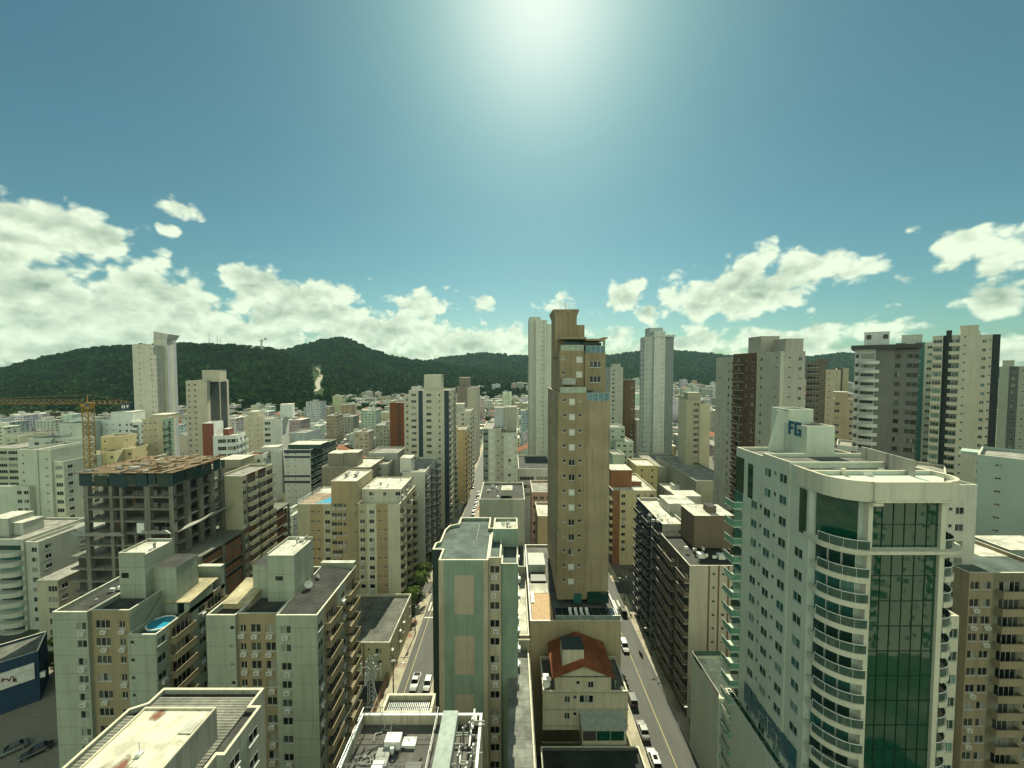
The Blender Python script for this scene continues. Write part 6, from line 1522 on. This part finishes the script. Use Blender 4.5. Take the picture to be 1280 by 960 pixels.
for (x, y, w, d) in gen_positions():
    x1, y1 = x + w, y + d
    if hits(x, x1, y, y1): continue
    px, _ = pxof(x + w / 2, y, 0)
    if px < -40 or px > 1330: continue
    lim = interp(LIM, px); zl = CAMH - (lim - 460) * y / FPX
    if zl < 3.2: continue
    # keep off the hills
    hl = interp(LIM, px)
    typ = rr.random()
    if y < 260: z = rr.choice((6, 9, 9, 12, 15, 18, 21)) if typ < .75 else rr.uniform(18, 34)
    else: z = rr.choice((4, 6, 6, 7, 9, 9, 12)) if typ < .78 else rr.uniform(12, 34)
    z = min(z, zl)
    if y > 620 and px < 520 and z > 18: z = 12
    if px < 330 and y > 760: continue
    if px < 560 and y > 1010: continue
    if (px < 12 or (30 < px < 150)) and y > 560: continue
    FILL.append((y, x, w, d, z, px))
BOX = [(f[1], f[1] + f[2], f[0], f[0] + f[3]) for f in FILL]
for _ in range(5200):     # low infill houses between the blocks
    y = 135 + 560 * rr.random() ** .8; px = rr.uniform(-10, 1100) if y > 150 else rr.uniform(250, 900); x = (px - 640) / FPX * y
    w, d = rr.uniform(6, 12), rr.uniform(7, 13)
    if hits(x, x + w, y, y + d, 1.0): continue
    if any(x < q[1] + 1.2 and x + w > q[0] - 1.2 and y < q[3] + 1.2 and y + d > q[2] - 1.2 for q in BOX): continue
    z = min(rr.choice((3.5, 4, 4, 6, 6.5, 9)), CAMH - (interp(LIM, px) - 460) * y / FPX)
    if z < 3.2 or (px < 150 and y > 540): continue
    FILL.append((y, x, w, d, z, px)); BOX.append((x, x + w, y, y + d))
FILL.sort()
print("fill", len(FILL))
cn = 0
for (y, x, w, d, z, px) in FILL:
    cname, c = rr.choices(COLS, CW)[0]; low = z < 9
    rname, rm = rr.choices(ROOFS, [5, 5, 2, 5 if low else .6, 3 if low else .5])[0]
    size = "low" if z < 9 else ("mid-rise" if z < 20 else "taller")
    kind = 'house' if low else 'building'
    c = tuple(min(.75, v * rr.uniform(.85, 1.12)) for v in c)
    c = tuple(round(v, 2) for v in c)
    if cn < 290:
        base = "%s %s %s %s" % (size, cname.replace("off white", "off-white").replace("pale ", "pale-"), RADJ[rname], kind)
        lb = word(px, y, base)
        if lb is None:
            for rn in RADJ.values():
                lb = word(px, y, "%s %s %s %s" % (size, cname.replace('off white', 'off-white').replace('pale ', 'pale-'), rn, kind)) if rn == RADJ[rname] else None
                if lb: break
        if lb is None: lb = "%s %s %s %s among the far roofs" % (size, cname, RADJ[rname], kind)
        cn += 1
    if y < 300 and cn <= 290:
        B = Bld('small_building', lb, kind, x, y, [wall(c, .4)], GROUP, lod=2, ac=.15 if y < 200 else 0)
        side = rr.choice((('W.W',), ('N.N.N',), ('W',), ('.S.',)))
        Fp = rr.choice((('W.W',), ('WW.N',), ('.N.N',), ('V',), ('D.D',), ('SWS',), ('N..W',)))
        tile = rm is RTILE or rm is RSHEET
        B.vol(x, x + w, y, y + d, 0, z, F=Fp, Rr=side if px < 640 else None, L=side if px >= 640 else None, roof=rm if not tile else RCONC, par=0 if tile else .6, top=.6)
        if tile:
            b = MB(); h = w * .22
            for (a, e, za, ze_) in ((-.5, w / 2, 0, h), (w / 2, w + .5, h, 0)):
                b.quad((a, -.5, z + .16 + za), (e, -.5, z + .16 + ze_), (e, d + .5, z + .16 + ze_), (a, d + .5, z + .16 + za))
            b.tri((0, 0, z + .1), (w, 0, z + .1), (w / 2, 0, z + h), 1); b.tri((0, d, z + .1), (w, d, z + .1), (w / 2, d, z + h), 1)
            b.build('pitched_roof', [rm, B.pal[0]], B.root)
        elif z > 8:
            ww = rr.uniform(2.5, 4.5); bx = x + rr.uniform(.5, max(.6, w - ww - .5)); B.block(bx, bx + ww, y + d * .35, y + d * .35 + 3.5, z - .6, z + rr.uniform(1.8, 3.2), B.pal[0], 'water_tank_house', RPALE)
        for _ in range(3):
            k = MB(); k.box(-.5, .5, -.4, .4, 0, .8, 0); k.build('roof_unit', [WHITEP, GREYP, DARKF][rr.randrange(3)], B.root, (rr.uniform(1, w - 1), rr.uniform(1, d - 1), z - .6)) if not tile else None
        B.finish(24 if y > 220 else 40)
    else:
        tm = townmat(rr.choices([q[1] for q in COLS], [12, 10, 3, 2.5, 6, .3, .4, .9, .3, .3])[0] if cn > 290 else c, None, rr.choice((2.6, 3.2, 3.8)), 2.9)
        b = MB(); b.box(0, w, 0, d, -1, z, 0)
        if rm in (RTILE, RSHEET):
            h = w * .2
            b.quad((-.5, -.5, z), (w / 2, -.5, z + h), (w / 2, d + .5, z + h), (-.5, d + .5, z), 1); b.quad((w / 2, -.5, z + h), (w + .5, -.5, z), (w + .5, d + .5, z), (w / 2, d + .5, z + h), 1)
            b.tri((0, 0, z), (w, 0, z), (w / 2, 0, z + h * .97), 2)
        else:
            b.box(-.15, w + .15, -.15, d + .15, z + .01, z + .35, 2, 1)
            if z > 8: q = rr.uniform(.15, .6) * w; b.box(q, q + w * .3, d * .3, d * .6, z + .36, z + rr.uniform(2, 3.5), 2, 1)
        if cn <= 290 and lb:
            o = b.build('small_building', [tm, rm, wall(c, .3)], None, (x, y, 0)); tag(o, lb, kind, GROUP); lb = None
        else:
            k0 = len(mass_mats)
            mass_mats += [tm, rm, wall(C_OFF, .3)]
            mp = {0: k0, 1: k0 + 1, 2: k0 + 2}
            MASS.add(b.v, b.f, [mp[q] for q in b.m], Matrix.Translation((x, y, 0)))
print("individual", cn, "mass faces", len(MASS.f))
if MASS.f:
    um = []; idx = []
    for m in mass_mats:
        if m not in um: um.append(m)
        idx.append(um.index(m))
    MASS.m = [idx[q] for q in MASS.m]
    tag(MASS.build('distant_houses', um), "distant houses and low blocks of the town at the foot of the hills", "houses", None, 'stuff')

# ------------------------------------------------------------------ trees
TREES = []
def proto(n, rx, rz, ls, seed, hgt):
    rq = random.Random(seed)
    cr = leafclump(n, rx, rz, ls, rq, hgt)
    tb = MB(); tb.tube((0, 0, -.1), (.1, .05, hgt * .6), .22, 0, 7, .15)
    for k in range(5):
        a = 2 * pi * k / 5 + .4; tb.tube((.1, .05, hgt * (.5 + .03 * k)), (rx * .55 * cos(a), rx * .55 * sin(a), hgt + rz * .1 * (k - 2)), .1, 0, 5, .04)
    return cr.mesh("tree_crown", [LEAF]), tb.mesh("tree_trunk", [BARK])
PRO = [proto(900, 3.2, 2.6, .34, 1, 4.2), proto(800, 2.4, 3.0, .30, 2, 4.6), proto(1000, 4.0, 2.6, .36, 3, 4.4)]
FARPRO = [proto(260, 4.0, 3.2, .75, 4, 4.0), proto(260, 3.2, 3.4, .7, 5, 4.4)]
def tree(x, y, s, label, group, P):
    t = empty('tree', (x, y, 0), label, 'tree', group, R.uniform(0, 6.28)); t.scale = (s, s, s * R.uniform(.9, 1.1))
    inst('crown', P[0], t, (0, 0, 0)); inst('trunk', P[1], t, (0, 0, 0)); return t
def palm_mesh():
    tr = MB(); p = Vector((0, 0, -.1))
    for k in range(8): q = p + Vector((.05, .02, .9)); tr.tube(p, q, .2 - .008 * k, 0, 7, .19 - .008 * k); p = q
    fr = MB(); rq = random.Random(4)
    for k in range(17):
        a = 2 * pi * k / 17 + rq.uniform(-.15, .15); up = rq.uniform(.1, 1.0); pts = []
        for j in range(7):
            s = j / 6; r = 2.6 * s; z = up * 1.6 * s - 2.3 * s * s; pts.append(p + Vector((r * cos(a), r * sin(a), z)))
        for j in range(6):
            d = Vector((-sin(a), cos(a), 0)); w = .55 * (1 - abs(j - 2.5) / 5)
            for sg in (1, -1): fr.quad(pts[j], pts[j + 1], pts[j + 1] + d * sg * w * .8 + Vector((0, 0, -.25)), pts[j] + d * sg * w + Vector((0, 0, -.25)))
    return fr.mesh("palm_fronds", [LEAF]), tr.mesh("palm_trunk", [BARK])
PALM = palm_mesh()
def palm(x, y, s, label, group):
    t = empty('palm_tree', (x, y, 0), label, 'palm tree', group, R.uniform(0, 6)); t.scale = (s, s, s)
    inst('crown', PALM[0], t, (0, 0, 0)); inst('trunk', PALM[1], t, (0, 0, 0))
rt = random.Random(17); k = 0
GT = "street trees along the left street"
for (x, y, s) in ((-31.5, 119, .7), (-33.5, 123, .75), (-31.0, 126, .65), (-30.6, 112.5, .5), (-31.2, 136, .6), (-31.3, 145, .7), (-34.5, 119.5, .8), (-36.5, 123, .7), (-38.5, 120.5, .75), (-30.8, 108, .45), (-30.7, 104, .4), (-41, 123.5, .8)):
    tree(x, y, s, "green street tree lining the left pavement of the left street", GT, PRO[k % 3]); k += 1
for q, (x, y, s, w) in enumerate(((-30.3, 116.2, 1.1, "nearest"), (-29.9, 123.4, 1.2, "middle"), (-30.4, 129.5, 1.15, "farthest"))): palm(x, y, s, "%s of the palms on the left pavement of the left street" % w, "palms by the left street")
palm(-92.5, 168, 1.5, "lone tall palm between the concrete frame and the navy banded block", None)
tree(-4.0, 58.6, .5, "small shrubby tree at the foot of the green slab building", None, PRO[1])
tree(23.6, 99, .7, "green tree at the right foot of the tan tower podium", None, PRO[0])
tree(-119, 103, .8, "bushy tree below the curved balcony block at the left edge", None, PRO[2])
tree(64, 176, 1.0, "leafy tree by the grey retaining wall on the right", None, PRO[1])
made = 0; GF = "trees scattered through the far town"
SZ = ["small", "rounded", "broad", "dark", "pale green", "tall", "spreading", "dense", "loose", "bushy"]
for _ in range(1500):
    if made >= 120: break
    y = rt.uniform(170, 900) ** 1.0; px = rt.uniform(0, 1100); x = (px - 640) / FPX * y
    if hits(x - 3, x + 3, y - 3, y + 3, .5): continue
    if any(a - 2 < x < a + w + 2 and b_ - 2 < y < b_ + d + 2 for (b_, a, w, d, z, p) in FILL): continue
    if y > 700 and px < 500: continue
    lb = word(px, y, "%s tree among roofs" % rt.choice(SZ))
    if lb is None: continue
    tree(x, y, rt.uniform(.7, 1.5) * (1 if y < 400 else 1.3), lb, GF, FARPRO[made % 2]); made += 1
# wooded flats left of the crane, at the foot of the near hill
k = 0
for _ in range(70):
    y = rt.uniform(430, 640); px = rt.uniform(-20, 165); x = (px - 640) / FPX * y
    if any(a - 3 < x < a + w + 3 and b_ - 3 < y < b_ + d + 3 for (b_, a, w, d, z, p) in FILL): continue
    tree(x, y, rt.uniform(1.3, 2.2), "broad green tree in the wooded flats behind the crane", "trees of the wooded flats", FARPRO[k % 2]); k += 1

for (x, y, s) in ((-112, 92, .8), (-118, 98, 1.0), (-108, 98, .7), (-122, 90, .9), (-126, 104, .8)):
    tree(x, y, s, "tree of the shadowed clump between the blue shop and the white and tan block", "trees behind the blue shop", PRO[int(s * 10) % 3])
# ------------------------------------------------------------------ cars
def lathe_wheel():
    ty, ri = MB(), MB(); n = 16
    def ring(b, r0, r1, x0, x1):
        for k in range(n):
            a, c = 2 * pi * k / n, 2 * pi * (k + 1) / n
            b.quad((x0, r0 * cos(a), r0 * sin(a)), (x0, r0 * cos(c), r0 * sin(c)), (x1, r1 * cos(c), r1 * sin(c)), (x1, r1 * cos(a), r1 * sin(a)))
    ring(ty, .32, .32, -.1, .1); ring(ty, .32, .2, .1, .1); ring(ty, .32, .2, -.1, -.1)
    ring(ri, .2, .03, .09, .06); ring(ri, .2, .03, -.09, -.06)
    return ty.mesh("tyre", [BLACK]), ri.mesh("rim", [STEEL])
TYRE, RIM = lathe_wheel()
def car_body(kind):
    # side profile (y along the car, nose at -y), lofted with rounded plan and tumblehome
    if kind == 'hatch': st = [(-1.95, .42, .62, .62), (-1.85, .25, .74, .78), (-1.1, .22, .90, .85), (-.75, .22, .94, .87), (.6, .22, .95, .87), (1.55, .22, .95, .86), (1.86, .28, .9, .8), (1.93, .42, .7, .7)]
    elif kind == 'pickup': st = [(-2.5, .45, .7, .66), (-2.4, .3, .9, .84), (-1.3, .28, 1.02, .9), (-.9, .28, 1.04, .92), (.7, .28, 1.05, .92), (.8, .28, 1.0, .92), (2.4, .28, 1.0, .9), (2.5, .45, .9, .86)]
    else: st = [(-2.15, .42, .6, .62), (-2.05, .25, .74, .78), (-1.15, .22, .90, .86), (-.8, .22, .93, .88), (.9, .22, .94, .88), (1.3, .22, .96, .87), (2.05, .28, .92, .8), (2.15, .42, .7, .68)]
    b = MB(); rings = []
    for (y, z0, z1, w) in st:
        zm = z0 + (z1 - z0) * .55
        rings.append([(-w * .93, y, z0), (-w, y, zm), (-w * .96, y, z1 - .04), (-w * .8, y, z1), (w * .8, y, z1), (w * .96, y, z1 - .04), (w, y, zm), (w * .93, y, z0)])
    for r in rings: b.v += r
    n = 8
    for i in range(len(rings) - 1):
        for k in range(n): a = i * n + k; c = i * n + (k + 1) % n; b.f.append((a, c, c + n, a + n)); b.m.append(0)
    b.f.append(tuple(range(n))); b.f.append(tuple(range((len(rings) - 1) * n, len(rings) * n))); b.m += [0, 0]
    body = b
    if kind == 'pickup':
        g = (-.95, .85, -.35, .65, 1.0, 1.62); bed = MB(); bed.box(-.72, .72, .95, 2.36, .99, 1.015, 0)
        for q in ((-.86, -.76), (.76, .86)): bed.box(q[0], q[1], .9, 2.42, 1.0, 1.14, 1)
        bed.box(-.75, .75, 2.34, 2.42, 1.016, 1.14, 1)
    elif kind == 'hatch': g = (-.95, 1.85, -.25, 1.5, .92, 1.5); bed = None
    elif kind == 'suv': g = (-1.0, 2.0, -.4, 1.8, .92, 1.62); bed = None
    else: g = (-.98, 1.5, -.25, .95, .92, 1.43); bed = None
    y0, y1, t0, t1, zb, zt = g; wb, wt_ = .8, .64
    gl = MB(); A = [(-wb, y0, zb), (wb, y0, zb), (wb, y1, zb), (-wb, y1, zb)]; C = [(-wt_, t0, zt), (wt_, t0, zt), (wt_, t1, zt), (-wt_, t1, zt)]
    for k in range(4): j = (k + 1) % 4; gl.quad(A[k], A[j], C[j], C[k])
    rf = MB(); rf.box(-wt_ - .02, wt_ + .02, t0 - .02, t1 + .02, zt - .02, zt + .04, 0)
    for k in range(4):
        rf.tube(A[k], C[k], .045, 0, 5)
    for s in (-1, 1):
        m0 = Vector((s * (wb + .005), (y0 + y1) / 2, zb)); m1 = Vector((s * (wt_ + .005), (t0 + t1) / 2, zt)); rf.tube(m0, m1, .04, 0, 5)
    return body, gl, rf, bed, st
CARG = plain("car_glass", (.008, .01, .01), .12, 0, .3)
HEADL = plain("headlight_glass", (.6, .6, .55), .1); TAILL = plain("tail_light", (.25, .01, .01), .2); PLATE = plain("blank_plate", (.5, .5, .5))
def paint_mat(name, c):
    if name in MATS: return MATS[name]
    m = plain(name, c, .28, 0, .5); m.node_tree.nodes['Principled BSDF'].inputs['Coat Weight'].default_value = .6; return m
CM = {}
def car(kind, colname, c, x, y, rz, label, group=None):
    if kind not in CM:
        body, gl, rf, bed, st = car_body('sedan' if kind == 'suv' else kind) if kind != 'suv' else car_body('suv')
        CM[kind] = (body, gl, rf, bed, st)
    body, gl, rf, bed, st = CM[kind]; pm = paint_mat(colname + "_car_paint", c)
    t = empty('car', (x, y, .02), label, 'car', group, rz)
    smooth(body.build('body', pm, t)); gl.build('windows', CARG, t); rf.build('roof', pm, t)
    if bed: bed.build('cargo_bed', [BLACK, pm], t)
    L0, L1 = st[0][0], st[-1][0]
    for sx in (-1, 1):
        for yy in (L0 + .75, L1 - .72):
            w = empty('wheel', (0, 0, 0), None, None); w.parent = t; w.location = (sx * .76, yy, .32); inst('tyre', TYRE, w, (0, 0, 0)); inst('rim', RIM, w, (0, 0, 0))
        b = MB(); b.box(-.16, .16, -.05, .05, -.07, .07, 0); o = b.build('headlight', HEADL, t, (sx * .52, L0 + .06, .62)); o.rotation_euler = (0, 0, -sx * .3)
        b = MB(); b.box(-.13, .13, -.04, .04, -.09, .09, 0); b.build('tail_light', TAILL, t, (sx * .56, L1 - .03, .74))
        b = MB(); b.box(-.08, .08, -.06, .06, -.05, .06, 0); b.build('mirror', pm, t, (sx * .93, -.72, .98))
    return t
GP = "cars on the two streets"
W_ = (.70, .70, .66)
def onstreet(px, py): p = at(px, py, 1); k = (0 - CAMH) / (p.z - CAMH); return p.x * k, k
x, y = onstreet(519, 856); car('pickup', 'white', W_, x, y, 0, "white pickup driving up the middle of the left street", GP)
x, y = onstreet(531, 872); car('hatch', 'white', W_, -19.9, y + 3.2, 0, "white hatchback parked on the right side of the left street", GP)
car('sedan', 'silver', (.35, .35, .33), -19.9, y - 2.8, 0, "silver car parked behind the white hatchback on the left street", GP)
car('hatch', 'white', W_, -25.6, 142, 0, "white hatchback parked by the trees on the left street", GP)
for k, (dy, kd, cn_, c, lb) in enumerate(((0, 'suv', 'white', W_, "boxy white car first in the far parked row on the left street"), (6, 'sedan', 'white', W_, "white saloon second in the far parked row on the left street"), (12, 'hatch', 'silver', (.35, .35, .33), "silver hatchback third in the far parked row on the left street"), (18, 'sedan', 'white', W_, "white saloon fourth in the far parked row on the left street"), (24, 'hatch', 'black', (.02, .02, .02), "black hatchback fifth in the far parked row on the left street"), (31, 'suv', 'white', W_, "tall white car at the far end of the parked row on the left street"))):
    car(kd, cn_, c, -19.9, 196 + dy, 0, lb, GP)
car('sedan', 'grey', (.16, .16, .16), -24.5, 240, 0, "dark grey saloon driving far up the left street", GP)
x, y = onstreet(781, 810); car('suv', 'white', W_, x - .1, y, 0, "white car with a pale roof parked on the right street beside the clay roofed house", GP)
car('hatch', 'white', W_, 27.0, y + 8, 0, "small white hatchback parked behind the podium on the right street", GP)
x, y = onstreet(793, 876); car('suv', 'dark grey', (.035, .037, .036), 27.0, y, pi, "dark grey car parked left of the right street near the awning", GP)
x, y = onstreet(805, 918); car('sedan', 'silver', (.40, .40, .37), 27.0, y + .4, pi, "silver saloon with a pale roof, second from the bottom on the right street", GP)
car('suv', 'white', W_, 27.05, y - 5.6, pi, "white car with a dark sunroof, bottom most on the right street", GP)
b = MB(); b.box(-.4, .4, .2, 1.1, 1.665, 1.68, 0); sr = b.build('sunroof', CARG, bpy.data.objects[[o.name for o in bpy.data.objects if o.get('label', '').startswith('white car with a dark sunroof')][0]])
car('hatch', 'red', (.25, .03, .02), 33.2, 150, 0, "red hatchback driving on the right street past the cream block", GP)
x, y = onstreet(15, 940); car('sedan', 'green grey', (.12, .14, .13), x, y, -.75, "grey green saloon on the concrete lot beside the blue shop, on the left", "cars on the concrete lot")
x, y = onstreet(46, 942); car('sedan', 'black', (.015, .017, .017), x, y, -.75, "black saloon on the concrete lot close to the twin block wall", "cars on the concrete lot")
x, y = onstreet(20, 770); car('suv', 'white', W_, x + 4, y, 0, "white car on the far left road below the curved balcony block", None)
for (kd, cn_, c, x, y, rz, lb) in (('hatch', 'white', W_, -19.9, 118, 0, "white hatchback parked beside the crosswalk of the left street"), ('sedan', 'black', (.02, .02, .02), -19.9, 142, 0, "black saloon parked past the crossroads on the right side of the left street"),
        ('suv', 'silver', (.35, .35, .33), -19.9, 150, 0, "tall silver car parked past the crossroads on the right side of the left street"), ('hatch', 'dark grey', (.035, .037, .036), -25.7, 152, 0, "dark grey hatchback parked under the trees on the left street"),
        ('sedan', 'white', W_, 27.0, 140, 0, "white saloon parked on the right street just past the crossroads"), ('hatch', 'silver', (.35, .35, .33), 27.0, 147, 0, "silver hatchback parked on the right street past the crossroads"),
        ('sedan', 'dark grey', (.035, .037, .036), 27.0, 67.2, pi, "dark grey saloon at the lower edge of the right street's parked row"), ('suv', 'black', (.02, .02, .02), 34.0, 116, pi, "tall black car by the right kerb beside the navy fronted block")):
    car(kd, cn_, c, x, y, rz, lb, GP)
def bus(x, y):
    t = empty('van', (x, y, 0), "white delivery van high on the right street below the podium corner", "van", GP)
    b = MB(); b.box(-1.05, 1.05, -2.4, 3.0, .45, 2.7, 0); bevel(b.build('cargo_box', WHITEP, t), .06)
    b = MB(); b.box(-1.0, 1.0, -3.9, -2.45, .4, 1.3, 0); b.build('cab', WHITEP, t)
    b = MB(); b.quad((-.95, -3.8, 1.32), (.95, -3.8, 1.32), (.85, -3.1, 2.15), (-.85, -3.1, 2.15)); b.quad((-.95, -3.8, 1.32), (-.85, -3.1, 2.15), (-.95, -2.46, 2.15), (-1.0, -2.46, 1.32)); b.quad((.95, -3.8, 1.32), (.85, -3.1, 2.15), (.95, -2.46, 2.15), (1.0, -2.46, 1.32)); b.build('windscreen', CARG, t)
    b = MB(); b.box(-.9, .9, -3.1, -2.46, 2.152, 2.2, 0); b.build('roof', WHITEP, t)
    for sx in (-1, 1):
        for yy in (-3.1, 2.0):
            w = inst('wheel', TYRE, t, (sx * .9, yy, .34)); inst('rim', RIM, w, (0, 0, 0))
x, y = onstreet(772, 768); bus(27.3, y)
def motorbike(x, y, rz, label):
    t = empty('motorbike', (x, y, 0), label, 'motorbike', "motorbikes on the right street", rz)
    for yy in (-.62, .62): w = inst('wheel', TYRE, t, (0, yy, .32)); inst('rim', RIM, w, (0, 0, 0))
    b = MB(); b.tube((0, -.5, .75), (0, .35, .72), .16, 0, 8, .12); b.tube((0, -.62, .32), (0, -.4, .95), .04, 0, 5); b.tube((0, .1, .5), (0, .62, .32), .05, 0, 5); b.box(-.14, .14, -.2, .25, .3, .6, 0); b.build('frame', plain("dark_red_paint", (.09, .02, .02), .3), t)
    b = MB(); b.box(-.13, .13, .05, .75, .78, .86, 0); b.build('seat', BLACK, t)
    b = MB(); b.tube((-.34, -.4, 1.0), (.34, -.4, 1.0), .025, 0, 5); b.build('handlebar', STEEL, t)
x, y = onstreet(801, 819); motorbike(x, y, .2, "motorbike by the right kerb of the right street with its shadow beside it")
for k, w in enumerate(("nearest", "middle", "farthest")): motorbike(26.6, 88.5 + k * 1.3, 1.2, "%s motorbike of the row parked left on the right street" % w)

# ------------------------------------------------------------------ poles, lamps, wires
def pole(x, y, h, side, label, lamp=True):
    t = empty('utility_pole', (x, y, .1), label, 'utility pole', "poles along the streets")
    b = MB(); b.tube((0, 0, 0), (0, 0, h), .16, 0, 8, .1); b.build('pole', plain("dark_weathered_pole", (.09, .085, .07), .8), t)
    b = MB(); b.box(-1.1, 1.1, -.06, .06, h - .9, h - .78, 0); b.build('crossarm', BARK, t)
    for q in (-.95, -.35, .35, .95):
        b = MB(); b.tube((q, 0, h - .78), (q, 0, h - .55), .06, 0, 6, .04); b.build('insulator', GREYP, t)
    b = MB(); b.tube((.32, .1, h - 2.4), (.32, .1, h - 1.5), .24, 0, 10); b.build('transformer', GREYP, t)
    if lamp:
        b = MB(); b.tube((0, 0, h - 2.6), (side * 2.2, 0, h - 2.0), .05, 0, 6); b.build('lamp_arm', STEEL, t)
        b = MB(); b.box(side * 2.0 - .0, side * 2.0 + side * .0 + .6, -.12, .12, h - 2.06, h - 1.92, 0); b.build('lamp_head', WHITEP, t)
NTH = ["nearest", "second", "third", "fourth", "farthest"]
for k, y in enumerate((86, 106, 134, 162, 192)): pole(-27.2, y, 9.5, 1, "%s of the dark utility poles along the left street" % NTH[k], k % 2 == 0)
for k, y in enumerate((74.5, 98, 122, 148, 176)): pole(36.3, y, 9.5, -1, "%s of the dark utility poles along the right street" % NTH[k], True)
def wires(x, y0, y1, label):
    b = MB()
    for q in (-.95, -.35, .35, .95):
        n = 10; prev = None
        for j in range(n + 1):
            s = j / n; p = Vector((x + q, y0 + (y1 - y0) * s, 9.1 - .6 * 4 * s * (1 - s)))
            if prev: b.tube(prev, p, .025, 0, 3)
            prev = p
    tag(b.build('power_lines', BLACK), label, 'power lines')
ys = (86, 106, 134, 162, 192)
for k, (a, c) in enumerate(zip(ys, ys[1:])): wires(-27.2, a, c, "sagging wires between the %s and %s pole of the left street" % (NTH[k], NTH[k + 1]))
ys = (74.5, 98, 122, 148, 176)
for k, (a, c) in enumerate(zip(ys, ys[1:])): wires(36.3, a, c, "sagging wires between the %s and %s pole of the right street" % (NTH[k], NTH[k + 1]))
# garden walls along the streets
def gwall(x0, x1, y0, y1, h, mat, label):
    b = MB(); b.box(x0, x1, y0, y1, 0, h, 0); b.box(x0 - .04, x1 + .04, y0 - .04, y1 + .04, h + .002, h + .1, 0); tag(b.build('garden_wall', mat), label, 'wall', "low walls along the pavements")
gwall(-29.9, -29.65, 76, 95, 2.2, wall((.30, .20, .14), .5), "low brick coloured wall on the left pavement of the left street")
gwall(37.7, 37.95, 66, 79, 2.6, wall((.40, .36, .27), .5), "cream pavement wall below the striped grey block on the right street")
gwall(22.9, 23.15, 62, 100, 2.0, wall((.44, .40, .28), .5), "cream pavement wall between podium and right street")

# ------------------------------------------------------------------ haze
HAZE = 0.00004
def haze():
    b = MB(); b.box(-3400, 3400, -400, 3700, -3, 330, 0)
    m = bpy.data.materials.new("air"); m.use_nodes = True; t = m.node_tree; t.nodes.clear()
    o = t.nodes.new('ShaderNodeOutputMaterial'); v = t.nodes.new('ShaderNodeVolumePrincipled')
    v.inputs['Color'].default_value = (.48, .82, .84, 1); v.inputs['Density'].default_value = HAZE; v.inputs['Anisotropy'].default_value = .2
    t.links.new(v.outputs[0], o.inputs['Volume'])
    ob = b.build('haze', m); ob['kind'] = 'stuff'; ob['label'] = "thin pale air between the view point and the hills"
haze()
